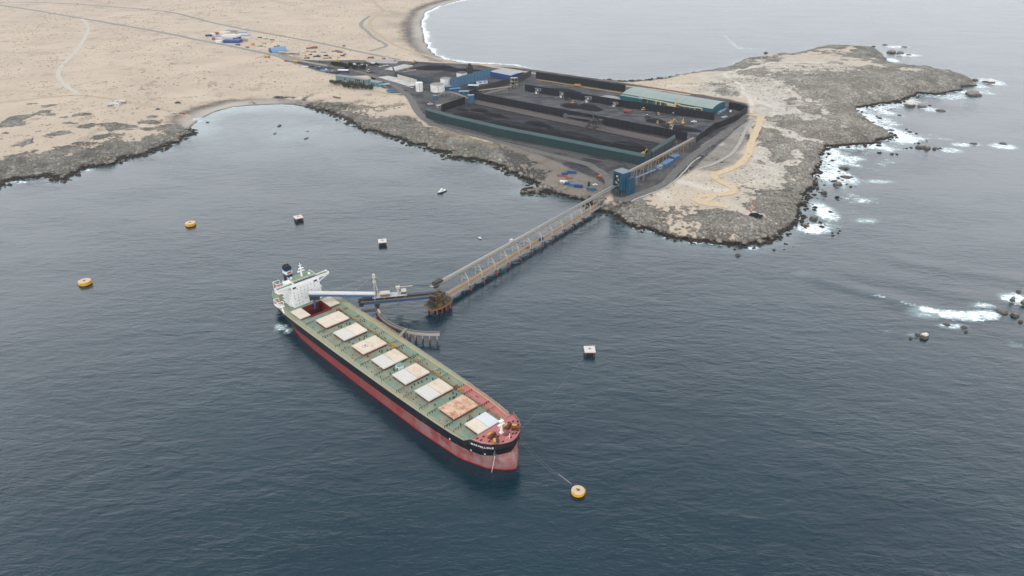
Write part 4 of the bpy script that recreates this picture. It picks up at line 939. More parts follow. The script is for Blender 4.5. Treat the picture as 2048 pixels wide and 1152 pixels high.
for y in (-.7, 7.4):
    for h in (6.5, 7.1): m.beam((-6, y, h), (L_+10, y, h), .1)
    for k in range(int(L_/3)): m.beam((k*3.0, y, 5.4), (k*3.0, y, 7.1), .1)
m.build('railing', MTAN, jetty)
NBT = 15; 
for k in range(NBT):
    x = 8+k*19.6
    if x > L_: break
    m = MB(); m.beam((x, -2.2, 4.6), (x, 9.6, 4.6), 1.0, 1.0); m.build('cross_beam', MPIL, jetty)
    for y, mt, lean in ((-1.6, MPR if k < 12 else MPIL, -1.8), (8.8, MPIL, 1.8)):
        m = MB(); m.cyl((x+1.5, y+lean, -6), (x, y, 4.3), .55, 8); m.build('pile', mt, jetty)
# conveyor gallery on bents
gal = thing('conveyor_gallery', 'silver roofed conveyor gallery carried on white trestles above the pier', 'conveyor', (0, 0, 0))
g0 = Vector((-71.7, 555.5, 21)); g1 = Vector((126, 813, 19.5))
def gp_(t): return g0.lerp(g1, t)
GL = (g1-g0).length; gdir = (g1-g0).normalized(); gside = Vector((-gdir.y, gdir.x, 0)).normalized()
m = MB(); m.beam(g0-Vector((0,0,.9)), g1-Vector((0,0,.9)), 3.6, .35)
for s_ in (-1, 1):
    for z in (-.6, -2.4): m.beam(g0+gside*s_*1.9+Vector((0,0,z)), g1+gside*s_*1.9+Vector((0,0,z)), .28)
    n = int(GL/4)
    for k in range(n): 
        a = gp_(k/n)+gside*s_*1.9; b_ = gp_((k+1)/n)+gside*s_*1.9; m.beam(a+Vector((0,0,-.6)), a+Vector((0,0,-2.4)), .16); m.beam(a+Vector((0,0,-.6 if k % 2 else -2.4)), b_+Vector((0,0,-2.4 if k % 2 else -.6)), .14)
m.build('truss', MTAN, gal)
def cover(m, a, b, w, h):
    for i in range(6):
        t0, t1 = math.pi*i/6, math.pi*(i+1)/6; q = []
        for p, t in ((a, t0), (b, t0), (b, t1), (a, t1)): q.append(p+gside*math.cos(t)*w+Vector((0,0,math.sin(t)*h-.7)))
        m.add(q, [(0,1,2,3)])
b = NB('galvanised_cover'); yy = b.sep(b.pos())[1]; cc = b.mix(b.ramp(yy, 640, 740), (.27,.26,.245), (.15,.17,.18)); cc = b.mix(b.math('MULTIPLY', b.ramp(b.noise(.3, det=4), .5, .7), .3), cc, (.2,.18,.16)); MGC = b.fin(cc, .4)
m = MB(); cover(m, gp_(.02), g1, 1.35, 1.1); m.build('belt_cover', MGC, gal)
m = MB(); m.beam(gp_(.01)-gside*2.5-Vector((0,0,.9)), g1-gside*2.5-Vector((0,0,.9)), 1.0, .15); m.beam(gp_(.01)-gside*3.0+Vector((0,0,.2)), g1-gside*3.0+Vector((0,0,.2)), .1); m.build('walkway', MTAN, gal)
JI = jetty.matrix_basis if False else (Matrix.Translation((JA.x, JA.y, 0))@Matrix.Rotation(ang, 4, 'Z'))
for k in range(NBT):
    x = 8+k*19.6
    if x > L_+4: break
    w0 = JI@Vector((x, -.5, 5.4)); w1 = JI@Vector((x, 7.9, 5.4)); t = max(0, min(1, (w0-g0).dot(gdir)/GL)); c = gp_(t); top = c.z-2.6; mid = 12.2
    def at_(s_, z): p = c+gside*s_; return Vector((p.x, p.y, z))
    m = MB()
    for base, s_ in ((w0, -1.5), (w1, 1.5)):
        kn = base.copy(); kn.z = mid; kn2 = base.lerp(at_(s_, mid), .12); kn2.z = mid
        m.cyl(base, kn2, .42, 7); m.cyl(kn2, at_(s_, top), .34, 7)
    a = w0.lerp(at_(-1.5, mid), .12); a.z = mid; b_ = w1.lerp(at_(1.5, mid), .12); b_.z = mid; m.beam(a, b_, .3, .3); m.beam(at_(-1.9, top), at_(1.9, top), .45)
    m.build('trestle', MWS if k < 12 else MTAN, gal)
q = gp_(.36); m = MB(); m.cb(tuple(q+Vector((0,0,.1))), (3.4, 3.0, 2.4), ang); m.build('drive_house', MWS, gal)
q = gp_(.03); m = MB(); m.cb(tuple(q+Vector((0,0,-1))), (8, 4.4, 2.6), ang); m.cyl(q+gside*2.4+Vector((-3,-3,0)), q-gside*2.4+Vector((-3,-3,0)), 1.1, 12); m.cb(tuple(q+Vector((-2,-4,-3))), (5, 4, 3), ang); m.build('head_pulley', MPIL, gal)
# transfer platform at the head of the pier
PV = Vector((-66, 552, 0))
plt = thing('transfer_platform', 'rusty yellow framed transfer platform at the seaward end of the pier', 'platform', tuple(PV), ang)
MYD = paint('dull_yellow_steel', (.22,.135,.035), .8, (.06,.05,.045)); MDK = paint('grimy_steel', (.035,.033,.035), .4, (.12,.08,.04))
m = MB(); m.prism([(-13,-5.5),(-4,-9),(9,-9),(14,-5),(14,5),(-10,7)], 5.2, 6.2); m.build('deck', MDK, plt)
m = MB(); q = [(-13,-5.5),(-4,-9),(9,-9),(14,-5),(14,5),(-10,7)]
for a, b_ in zip(q, q[1:]+q[:1]): m.beam((*a,5.7),(*b_,5.7),.5,1.3); m.beam((*a,7.3),(*b_,7.3),.15); m.beam((*a,6.3),(*a,7.3),.15)
m.build('yellow_edge', MYD, plt)
for x, y in ((-8,-6),(-3,-7.5),(2,-8),(7,-8),(-8,4),(0,4),(7,4),(12,-4),(12,3)):
    m = MB(); m.cyl((x+.6, y-.8, -6), (x, y, 5.2), .65, 8); m.build('pile', MPR, plt)
m = MB(); r = random.Random(4)
for x in (-6, 0, 6):
    for y in (-4, 4): m.beam((x,y,6.2),(x,y,16.4),.45)
for z in (10, 13, 16.2):
    for x0, y0, x1, y1 in ((-6,-4,6,-4),(-6,4,6,4),(-6,-4,-6,4),(6,-4,6,4),(0,-4,0,4)): m.beam((x0,y0,z),(x1,y1,z),.4)
for (a, b_) in (((-6,-4,6.2),(0,-4,10)),((0,-4,10),(6,-4,13)),((-6,4,6.2),(0,4,13)),((-6,-4,13),(0,-4,16)),((6,-4,6.2),(6,4,13))): m.beam(a, b_, .3)
m.build('yellow_frame', MYD, plt)
m = MB(); m.box(-5,-3.4,11,5,3.4,14.2); m.cyl((-1,0,6.2),(-1,0,16.4),2.4,14); m.box(-8,-3,13.2,-1,3,16); m.cb((3,0,13.4),(5,5,2.6),.2,.6); m.box(-9,-5,9.6,6,4.6,9.9); m.box(-7,-4.6,14,7,4.4,14.3); m.build('transfer_chute', MDK, plt)
m = MB(); m.cb((10,2,6.3),(3.2,2.2,2.6)); m.build('teal_cabinet', paint('teal_paint', (.02,.18,.20), .2), plt)
m = MB(); m.cb((-4,-6.5,6.3),(4,2.4,2.4)); m.cb((3,-6.8,6.3),(3,2,1.8)); m.cyl((7,-6,6.3),(7,-6,9),.9,10); m.build('machinery', paint('rust_brown', (.14,.08,.04), .5), plt)
# curved track on piles
RC, RR = PV, 52.6
def arc(t, r=RR, z=0): t = math.radians(t); return Vector((RC.x+r*math.cos(t), RC.y+r*math.sin(t), z))
trk = thing('curved_track', 'curved grey track beam on raking red and white piles beside the ship', 'track', tuple(arc(225)))
def wl_(o): return o
A0, A1 = 182, 277
def arcmesh(r0, r1, z0, z1, a0=A0, a1=A1, n=40, ofs=arc(225)):
    m = MB(); vs = []
    for i in range(n+1):
        a = a0+(a1-a0)*i/n
        for r_, z in ((r0,z0),(r1,z0),(r1,z1),(r0,z1)): vs.append(arc(a, r_, z)-ofs)
    fs = [(0,3,2,1),(4*n,4*n+1,4*n+2,4*n+3)]
    for i in range(n):
        for k in range(4): a = 4*i+k; b_ = 4*i+(k+1) % 4; fs.append((a, b_, b_+4, a+4))
    return m.add(vs, fs)
arcmesh(RR-1.9, RR+1.9, 6.6, 8.2).build('track_beam', paint('track_brown', (.20,.18,.16), .5, (.08,.06,.05)), trk)
arcmesh(RR-.5, RR-.2, 8.22, 8.55).build('rail', MDK, trk)
arcmesh(RR+2.0, RR+2.15, 6.4, 8.3, 243, A1).build('white_fascia', MWS, trk)
arcmesh(RR+1.6, RR+1.75, 8.9, 9.05, 196, A1).build('handrail', MTAN, trk)
o_ = arc(225)
for i in range(14):
    a = 190+i*6.5
    for s_ in (-1, 1):
        m = MB(); m.cyl(arc(a, RR+s_*3.0, -6)-o_, arc(a, RR+s_*1.0, 2.6)-o_, .42, 7); m.build('red_pile_foot', MPR, trk)
        m = MB(); m.cyl(arc(a, RR+s_*1.0, 2.6)-o_, arc(a, RR+s_*.5, 6.7)-o_, .46, 7); m.build('pile_head', MWS if i > 7 else MDK, trk)
m = MB(); p = arc(196, RR, 8.3)-o_; q = arc(206, RR, 8.3)-o_; m.beam(p+Vector((0,0,.8)), q+Vector((0,0,.8)), 1.6, 1.4); m.build('white_bogie', MWS, trk)
gw = thing('gangway_bridge', 'narrow footbridge from the curved track towards the ship side', 'footbridge', (0,0,0))
p = Vector((-87.5, 505.5, 8.4)); q = Vector((-91.5, 491.5, 9.5)); m = MB(); m.beam(p, q, 1.8, .4); 
m.build('deck', paint('worn_beige', (.34,.31,.25), .4), gw); m = MB()
for s_ in (-1, 1): m.beam(p+Vector((s_*.9,0,1.1)), q+Vector((s_*.9,0,1.1)), .12); m.beam(p+Vector((s_*.9,0,.6)), q+Vector((s_*.9,0,.6)), .1)
m.build('handrail', MTAN, gw)
wk = thing('access_walkway', 'straight blue girder walkway between the ship and the curved track', 'walkway', (0,0,0))
p = Vector((-139, 533.5, 8.5)); q = Vector((-116.5, 537, 8.5)); m = MB(); m.beam(p, q, 2.6, .3); m.build('deck', paint('brown_deck', (.13,.10,.075), .4), wk)
m = MB(); 
for s_ in (-1.3, 1.3): m.beam(p+Vector((.1,s_,-.9)), q+Vector((.1,s_,-.9)), .25, 1.5)
m.build('blue_girder', MBL, wk)
m = MB(); m.cyl((-138,533,-6),(-138,533.6,7.6),.8,8); m.cyl((-135,534.6,-6),(-135,534,7.6),.8,8); m.build('pile', MPIL, wk)
# ship loader: bridge from the pivot over the track, shuttle boom out to the hold
sl_ = thing('ship_loader', 'blue and white ship loader with its boom and chute over the open aft hold', 'ship loader', (PV.x, PV.y, 0))
ld = math.atan2(540-552, -129+66); sl_.rotation_euler = (0, 0, ld)          # local x runs out to the ship
LT = 66
m = MB()
for s_ in (-1, 1): m.box(2, s_*3.0-.3, 12.4, LT, s_*3.0+.3, 15.6)
for k in range(9): m.box(3+k*7.2, -2.68, 12.4, 3.5+k*7.2, 2.68, 13)
m.build('bridge_girder', MBL, sl_)
m = MB(); m.box(2, -2.68, 15.0, LT-1, 2.68, 15.5); m.box(4, -5.0, 15.2, LT, -3.32, 15.4); m.box(4, 3.32, 15.2, LT, 4.6, 15.4); m.build('bridge_deck', paint('coal_brown_deck', (.075,.062,.05), .4), sl_)
m = MB(); m.box(2, -.8, 15.52, LT-4, .8, 16.7); m.build('belt', MDK, sl_)
m = MB()
for y in (-5.0, 4.6):
    for h in (16.0, 16.6): m.beam((4,y,h),(LT,y,h),.1)
    for k in range(30): m.beam((4+k*2.1,y,15.4),(4+k*2.1,y,16.6),.09)
m.build('handrail', MTAN, sl_)
m = MB(); m.box(18, -5.3, 13.0, 24, -5.05, 15.2); m.build('notice_board', paint('cream_board', (.42,.40,.34), .3), sl_)
# carriage legs standing on the curved track
m = MB()
for y in (-4.5, 4.5): m.beam((RR-.5, y, 9.2), (RR-.5, y*.7, 12.6), 1.2); m.cb((RR-.5, y, 8.6), (2.2, 5, 1.3))
m.box(RR-2.4, -7, 12.0, RR+2, 7, 12.38); m.box(LT-2,-4.4,11.6,LT+1.5,4.4,14.8)
m.cyl((LT+1.4,-2.6,15.2),(LT+1.4,2.6,15.2),1.1,10); m.cb((LT-6,0,15.6),(9,4.4,2.2)); m.build('carriage', MDK, sl_)
m = MB(); m.beam((34, -4.9, 15.5), (34, -4.9, 9.4), .9); m.beam((34,4.9,15.5),(34,4.9,9.4),.9); m.beam((34,-4.9,18),(34,-4.9,15.5),.9); m.cb((34,-5.4,8.2),(7,3,1.5)); m.build('hanging_leg', paint('grey_blue_steel', (.10,.17,.20), .5), sl_)
# shuttle gallery: top frame riding on the bridge, mast, cabins
m = MB(); m.box(26, -2.2, 17.4, 56, 2.2, 18.0); m.box(28, -4.6, 18.02, 52, 2.9, 18.25)
for x in (28, 36, 46, 54):
    for y in (-2, 2): m.beam((x, y, 15.5), (x, y, 17.4), .35)
m.build('shuttle_frame', paint('pale_grey_steel', (.42,.43,.42), .45), sl_)
m = MB(); m.box(41, -2.0, 18.26, 49, 2.6, 20.8); m.build('winch_house_wall', paint('brown_mesh', (.17,.14,.13), .3), sl_)
m = MB(); m.box(40.4, -2.4, 20.82, 49.6, 3.0, 21.3); m.box(41.5,-2.2,21.3,48.5,2.8,21.8); m.build('winch_house_roof', MWS, sl_)
m = MB(); m.box(26.5, -3.2, 18.26, 31, 2.2, 22); m.build('operator_cabin', MWS, sl_); m = MB(); m.box(26.4,-3.3,19.4,31.1,2.3,21.0); m.build('cabin_window', paint('window_blue', (.04,.06,.10), .05), sl_)
m = MB(); m.cyl((33.5,0,18.2),(33.5,0,24.5),.8,10); m.cb((33.5,0,24.5),(3.6,2.6,1.6)); m.beam((32.5,0,25.4),(21,2,26.6),.5); m.build('slewing_crane', MWS, sl_)
m = MB()
MX = 53
for y in (-1.8, 1.8): m.beam((MX+1, y, 15.6), (MX, y*.45, 37), .5); m.beam((MX-3, y, 17.5), (MX, y*.45, 36), .3)
for k in range(6): z = 19+k*3; m.beam((MX+.8, -1.7*(1-k*.09), z), (MX+.8, 1.7*(1-k*.09), z), .25); m.beam((MX+.8,-1.6*(1-k*.09),z),(MX+.6,1.5*(1-k*.09),z+3),.18)
m.cb((MX, 0, 36.4), (2.6, 3, 2.4)); m.cb((MX, 0, 32.6), (2.6, 4.4, .5)); m.cyl((MX,-1.4,38.8),(MX,1.4,38.8),1.1,10); m.build('mast', MWS, sl_)
BT = Vector((108.6, -1.5, 26.6)); B0 = Vector((53, 0, 20.8))
m = MB(); m.beam(B0+Vector((0,0,-1.4)), BT+Vector((0,0,-1.4)), 3.4, 2.0); m.build('boom_girder', MBL, sl_)
m = MB(); m.beam(B0+Vector((0,0,.3)), BT+Vector((0,0,.3)), 3.8, 1.35); m.beam(B0+Vector((0,-2.6,-.6)), BT+Vector((0,-2.6,-.6)), 1.0, .15); m.build('boom_cover', paint('pale_boom', (.60,.59,.58), .4, (.30,.27,.24)), sl_)
m = MB()
for k in range(14): p = B0.lerp(BT, k/14); m.beam(p+Vector((0,-1.76,-2.4)), p+Vector((0,-1.76,-.4)), .3)
m.build('boom_rib', paint('dark_blue_rib', (.02,.05,.12), .3), sl_)
m = MB(); 
for s_ in (-1, 1): m.tube([(MX, s_, 38.5), tuple(B0.lerp(BT, .72)+Vector((0,s_*1.4,.8)))], .07, 4); m.tube([(MX, s_*.8, 38.5), (31, s_*1.6, 19)], .09, 4); m.tube([(MX,s_,38.5), tuple(B0.lerp(BT,.35)+Vector((0,s_*1.4,.8)))], .07, 4)
m.build('stay_cable', MGR, sl_)
m = MB(); e = BT; m.cb(tuple(e+Vector((-4,0,-6.2))), (7.5, 3.0, 3.4)); m.box(e.x-9, -5.4, e.z-4.6, e.x-1, 3.8, e.z-4.3); m.beam(e+Vector((-8.4,-4,-4.4)), e+Vector((-8.4,-4,-6.6)), .5); m.beam(e+Vector((-1,3,-4.4)), e+Vector((-1,3,-6.8)), .5); m.build('spout_machinery', MDK, sl_)
m = MB(); m.cyl(e+Vector((-4,0,-6.4)), e+Vector((-3.6,0,-16)), 1.0, 10, .75); m.build('loading_spout', paint('spout_blue', (.035,.14,.33), .3), sl_)

# ------------------------------------------------------------ things on the water
MBY = paint('buoy_yellow', (.72,.36,.01), .55, (.34,.15,.02), sc=1.0); MTP = paint('buoy_top', (.56,.42,.28), .8, (.33,.24,.15), sc=1.2); MCW = paint('caisson_white', (.58,.55,.52), .6, (.36,.28,.22), sc=.9); MTD = paint('tyre_black', (.012,.012,.013), .1)
def buoy(loc, R, label, rz=0):
    t = thing('mooring_buoy', label, 'buoy', (loc[0], loc[1], 0), rz, 'round yellow mooring buoys'); h = R*.6
    m = MB(); m.lathe([(.01,-1.5),(R*.9,-1.5),(R*.98,-.2),(R,.55*h),(R*.93,.62*h),(R*.93,.74*h),(R,.8*h),(R,h),(R*.97,h+.1)], n=32); m.build('float_body', MBY, t, smooth=False)
    m = MB(); m.lathe([(R*.97,h+.11),(R*.9,h+.2),(.01,h+.22)], n=32); m.build('deck_plate', MTP, t)
    m = MB(); m.lathe([(R*1.0,.05),(R*1.07,.0),(R*1.07,.45),(R*1.0,.5)], n=32); m.build('rubber_skirt', MTD, t)
    m = MB(); m.cyl((-.6,.2,h+.2),(-.6,.2,h+1.0),.45,8); m.cyl((.3,-.1,h+.2),(.3,-.1,h+.6),.8,8); m.build('mooring_hook', MRST, t)
    m = MB(); m.beam((R*1.05,-.4,-.5),(R*1.05,-.4,h+.4),.35); m.beam((R*1.05,.5,-.5),(R*1.05,.5,h+.4),.35); m.build('ladder', MBY, t); return t
buoy(G(1156,984,1), 4.25, 'yellow buoy with pale top, moored off the bow of the ship'); buoy(G(381,449,1), 5.4, 'yellow buoy farther out in the bay, behind the other left one', 1); buoy(G(170,566,1), 5.6, 'yellow buoy nearest the left edge of the picture', .2)
def caisson(loc, a, s, label, h=4.4):
    t = thing('mooring_dolphin', label, 'mooring dolphin', (loc[0], loc[1], 0), a, 'square white topped mooring dolphins')
    m = MB(); m.cb((0,0,-3), (s*.92, s*.92, h+2.1)); m.build('dark_caisson', MTD, t)
    m = MB(); m.cb((0,0,h-.88), (s, s, .9)); m.build('white_cap', MCW, t)
    m = MB(); m.cyl((-.3,.3,h+.03),(-.3,.3,h+.9),.5,8); m.cyl((.8,.2,h+.03),(.8,.2,h+.7),.3,8); m.build('mooring_hook', MRST, t)
    m = MB(); m.beam((s*.3,s*.52,h+.03),(s*.3,s*.52,h+1.2),.12); m.beam((-.2,s*.45,h+1.1),(s*.5,s*.45,h+1.1),.12); m.beam((s*.5,s*.45,h+1.1),(s*.5,-.5,h+1.1),.12); m.beam((s*.5,s*.45,h),(s*.5,s*.45,h+1.1),.12); m.beam((-.2,s*.45,h),(-.2,s*.45,h+1.1),.12); m.beam((s*.5,-.5,h),(s*.5,-.5,h+1.1),.12); m.build('guard_rail', MYL, t)
    m = MB()
    for x in (-s*.36, s*.36): m.beam((x,-s*.49,-1),(x,-s*.49,h-.9),.4)
    m.build('fender', MPR, t); return t
caisson(G(1179,703,2), 0, 8.8, 'white capped dolphin right of the ship, roped to the bow'); caisson(G(597,437,2), .55, 9.0, 'white capped dolphin farthest back, left of the other far one', 4.2); caisson(G(765,485,2), .2, 8.6, 'white capped dolphin between the ship stern and the grey jetty', 4.2)
MRP = paint('rope', (.24,.235,.22), .2)
def rope(a, b_, sag, label, r=.03, dip=False):
    a = Vector(a); b_ = Vector(b_); pts = []
    for i in range(17): t = i/16; p = a.lerp(b_, t); p.z -= sag*4*t*(1-t); pts.append(p)
    m = MB(); m.tube([tuple(p) for p in pts], r, 5); return tag(m.build('mooring_line', MRP), label, 'rope')
SM = Matrix.Translation((-148.28, 507.39, 14))@Matrix.Rotation(SH, 4, 'Z')@Matrix.Rotation(-SP, 4, 'Y')
bp = SM@Vector((213.8, YC+6.5, 3.4)); bq = SM@Vector((214.5, YC+4.5, 3.2)); br = SM@Vector((212, YC+9, 3.4))
by = Vector((*G(1143,968,2.4), 2.4)); dc = Vector((*G(1168,712,4), 4.0))
rope(bp, by, 3.5, 'slack rope from the bow to the near yellow buoy, left strand'); rope(bq, by+Vector((.3,.2,0)), 5.0, 'slack rope from the bow to the near yellow buoy, right strand')
rope(br, dc, 2.2, 'thin taut rope from the bow to the white dolphin', .035)
rope(tuple(by+Vector((0,0,.1))), tuple(Vector((*G(1117,948,3.2), 3.2))), 0, 'thick pale chafe sleeve on the rope at the near yellow buoy', .2)
def boat(loc, L, rz, label, hullm, topm, cabin=True, B=None):
    t = thing('motor_boat', label, 'boat', (loc[0], loc[1], 0), rz); B = B or L*.28; n = 10; m = MB(); vs = []
    for i in range(n+1):
        u = i/n; hb = B/2*(1-max(0, (u-.55)/.45)**2.2)*(.85+.15*min(1, u*4)); x = -L/2+u*L; sh = L*.075*(1+.5*u*u)
        vs += [(x,-hb,sh),(x,-hb*.75,-.5),(x,hb*.75,-.5),(x,hb,sh)]
    fs = [(0,1,2,3)]
    for i in range(n):
        for k in range(3): a = 4*i+k; fs.append((a, a+4, a+5, a+1))
    m.add(vs, fs); m.build('hull', hullm, t)
    m = MB(); v = []
    for i in range(n+1): v += [Vector(vs[4*i])*.97+Vector((0,0,-.05)), Vector(vs[4*i+3])*.97+Vector((0,0,-.05))]
    m.add(v, [(2*i, 2*i+2, 2*i+3, 2*i+1) for i in range(n)]); m.build('deck', topm, t)
    if cabin:
        m = MB(); m.cb((L*.02,0,L*.08), (L*.36, B*.62, L*.11), 0, .9); m.cb((-L*.02,0,L*.19), (L*.2, B*.5, L*.08), 0, .85); c_ = m.build('cabin', topm, t)
        m = MB(); m.cb((L*.02,0,L*.14), (L*.345, B*.60, L*.025)); m.build('window', paint('window_dark', (.03,.035,.045), .05), c_)
        m = MB(); m.cyl((-L*.1,0,L*.2),(-L*.1,0,L*.36),.06*L/6,5); m.beam((-L*.42,-B*.3,L*.1),(-L*.42,B*.3,L*.1),.2,.6); m.build('mast', topm, t)
    else:
        m = MB()
        for u in (-.25, 0, .2): m.cb((L*u,0,L*.06), (L*.06, B*.8, .12))
        m.cb((-L*.46,0,L*.05), (L*.07, B*.25, L*.13)); m.build('thwart', topm, t)
    return t
MHB = paint('boat_blue', (.03,.09,.12), .2); MBW = paint('boat_white', (.75,.73,.68), .3); MBD = paint('boat_dark', (.03,.04,.06), .3)
boat(G(883,384,0), 15, math.radians(232), 'white topped launch with dark blue hull moored in the bay', MHB, MBW, B=4.6)
boat(G(960,477,0), 6.5, math.radians(-55), 'small white and navy boat beside the middle of the pier', paint('navy', (.02,.025,.07), .1), MBW, B=2.4)
boat(G(559,252,0), 9, math.radians(60), 'dark fishing boat nearest the sandy beach', MBD, paint('brown_wood', (.2,.12,.08), .3), True)
boat(G(550,267,0), 7, math.radians(70), 'small dark open boat left in the inner bay', MBD, paint('brown_wood', (.2,.12,.08), .3), False)
boat(G(613,277,0), 9, math.radians(65), 'blue grey open boat right in the inner bay', paint('slate_boat', (.10,.15,.2), .3), MBD, False)
boat(G(615,263,0), 5, 0, 'tiny rusty boat above the blue grey one in the inner bay', MRST, MRST, False)
# thin things on the pier
def container(name, label, x, y, z, rz, sz, mat, cat='container', group=None, roof=None):
    t = thing(name, label, cat, (x, y, z), rz, group); a, d, h = sz
    m = MB(); m.cb((0,0,.12), (a, d, h-.12)); 
    for k in range(int(a/1.0)): xx = -a/2+.5+k*1.0; m.box(xx, -d/2-.06, .3, xx+.45, -d/2-.001, h-.2); m.box(xx, d/2+.001, .3, xx+.45, d/2+.06, h-.2)
    m.build('body', mat, t)
    m = MB(); m.box(a/2+.001, -d*.46, .3, a/2+.06, -.04, h-.15); m.box(a/2+.001, .04, .3, a/2+.06, d*.46, h-.15); m.build('door', mat, t)
    if roof: m = MB(); m.cb((0,0,h+.01), (a*1.03, d*1.05, .18)); m.build('roof', roof, t)
    return t
MNV = paint('container_navy', (.02,.04,.16), .25); MCB = paint('container_blue', (.025,.075,.165), .45)
p = JI@Vector((128, 1.6, 5.98)); container('shipping_container', 'dark blue container standing on the roadway halfway along the pier', p.x, p.y, p.z, ang, (5.2, 2.4, 2.6), MNV)
p = JI@Vector((104, 1.8, 5.98)); container('tool_skid', 'low brown skid left on the pier roadway seaward of the container', p.x, p.y, p.z, ang, (3.4, 1.8, 1.2), MRST, 'skid')
p = JI@Vector((248, 1.6, 5.98)); container('power_unit', 'blue box unit on the pier root, seaward one of the pair', p.x, p.y, p.z, ang, (4.5, 2.3, 3.2), MCB, 'container', 'blue units at the root of the pier')
p = JI@Vector((263, 1.8, 5.98)); container('power_unit', 'tall blue box unit on the pier root, landward one', p.x, p.y, p.z, ang, (6, 2.5, 4.2), MCB, 'container', 'blue units at the root of the pier')
# ------------------------------------------------------------ coal terminal on the headland
def V2(p, z=YZ): return Vector((p[0], p[1], z))
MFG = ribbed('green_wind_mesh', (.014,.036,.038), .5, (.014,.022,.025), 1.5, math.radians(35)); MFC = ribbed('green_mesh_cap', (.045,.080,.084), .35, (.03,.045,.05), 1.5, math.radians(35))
MFB = ribbed('black_wind_mesh', (.008,.009,.012), .6, (.026,.025,.028), 1.5, math.radians(31)); MFN = ribbed('brown_wind_mesh', (.045,.04,.038), .4, (.05,.045,.045), 1.5, math.radians(-50)); MFK = ribbed('black_cross_mesh', (.008,.008,.011), .5, (.03,.028,.03), 1.5, math.radians(-50))
MFGK = ribbed('grey_green_mesh', (.05,.062,.06), .5, (.07,.08,.08), 1.5, math.radians(-50))
MPO = paint('galvanised_post', (.035,.038,.042), .4)
def fence(name, label, pts, h, mat, cap=None, px=True, th=.35, thinpost=9, z0=None, capo=1):
    q = [G(x, y, YZ) for x, y in pts] if px else pts
    zz = YZ if z0 is None else z0
    c = q[0]; t = thing(name, label, 'wind fence', (c[0], c[1], zz)); m = MB(); m2 = MB(); mp = MB()
    for a, b_ in zip(q[:-1], q[1:]):
        A = Vector((a[0]-c[0], a[1]-c[1], 0)); B = Vector((b_[0]-c[0], b_[1]-c[1], 0)); d = (B-A).normalized(); nn = Vector((-d.y, d.x, 0))
        hh = h-(3.6 if cap else 0)
        m.beam(A+Vector((0,0,hh/2-.5)), B+Vector((0,0,hh/2-.5)), th, hh+1)
        if cap:
            e0, e1 = Vector((0,0,hh)), Vector((0,0,h))+nn*2.6*capo
            vs = [A+e0, B+e0, B+e1, A+e1, A+e0+nn*.2, B+e0+nn*.2, B+e1+nn*.2, A+e1+nn*.2]
            m2.add(vs, [(0,1,2,3),(7,6,5,4),(0,4,5,1),(3,2,6,7),(0,3,7,4),(1,5,6,2)])
        L = (B-A).length; n = max(1, int(L/thinpost))
        for k in range(n+1):
            p = A.lerp(B, k/n); mp.beam(p-nn*.3+Vector((0,0,-.5)), p-nn*.3+Vector((0,0,h*.98 if not cap else hh)), .22)
            mp.beam(p+nn*.3+Vector((0,0,-.5)), p+nn*.3+Vector((0,0,hh)), .22)
        mp.beam(A+nn*.35+Vector((0,0,hh)), B+nn*.35+Vector((0,0,hh)), .2); mp.beam(A+nn*.35+Vector((0,0,hh*.5)), B+nn*.35+Vector((0,0,hh*.5)), .18)
    m.build('mesh_panel', mat, t)
    if cap: m2.build('slanted_cap', cap, t)
    mp.build('post_frame', MPO, t); return t
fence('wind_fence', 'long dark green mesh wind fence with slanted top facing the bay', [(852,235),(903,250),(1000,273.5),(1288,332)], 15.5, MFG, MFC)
fence('wind_fence', 'grey green slanted wind fence on the right end of the front coal row', [(1288,332),(1301,322)], 15, MFGK, None)
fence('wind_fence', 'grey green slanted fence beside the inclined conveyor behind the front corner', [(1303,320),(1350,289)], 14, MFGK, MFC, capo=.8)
fence('wind_fence', 'black wind fence along the middle of the yard behind the rail strip', [(939,196),(1000,209),(1373,281.5)], 12, MFB)
fence('wind_fence', 'black wind fence in front of the green roofed warehouse', [(1050,182),(1240,214),(1428,241)], 12, MFB)
fence('wind_fence', 'black wind fence along the back of the yard towards the far bay', [(1072,157),(1250,184)], 12.5, MFB)
fence('wind_fence', 'black wind fence around the far right corner of the yard', [(1457,217),(1493,226),(1475,240)], 11, MFK)
fence('wind_fence', 'stepped black wind fence along the right end of the yard', [(1475,240),(1440,256),(1428,259),(1392,286)], 10.5, MFK)
fence('wind_fence', 'short black wind fence closing the front row at its left end', [(883,223),(930,207)], 11, MFK)
fence('wind_fence', 'brown mesh fence at the left end of the middle row', [(943,191),(957,185),(1020,167)], 10, MFN)
fence('wind_fence', 'brown mesh fence in the far left corner by the blue shed', [(1034,167),(1062,152)], 11, MFN)
fence('wind_fence', 'short black fence end by the second row opening', [(939,196),(952,188)], 11, MFK)
# rail strip, yard ground lanes
def streaky(name, a, b_):
    b = NB(name); n = b.noise(1, b.vmap(b.pos(), (.035,.12,1), (0,0,math.radians(32))), det=7, rough=.7, dist=.8); n2 = b.noise(.5, det=3)
    return b.fin(b.mix(b.math('MULTIPLY_ADD', n2, .25, b.ramp(n, .40, .68)), a, b_), .95, b.bump(b.noise(1.2, det=4), .15, .6))
MBER = soil('yard_berm', (.085,.074,.07), (.14,.122,.113), .4); MCG = streaky('yard_coal_ground', (.018,.018,.021), (.06,.057,.059))
MLT = streaky('yard_dusty_ground', (.032,.032,.036), (.13,.122,.12)); MBLK = soil('spilled_coal', (.012,.012,.014), (.03,.028,.03), .15)
def pad(name, pts, mat, lift, z=YZ):
    q = [G(x, y, z) for x, y in pts]; m = MB(); m.add([(x, y, z+lift) for x, y in q], [tuple(range(len(q)))]); me = m
    o = m.build(name, mat); return tag(o, kind='structure')
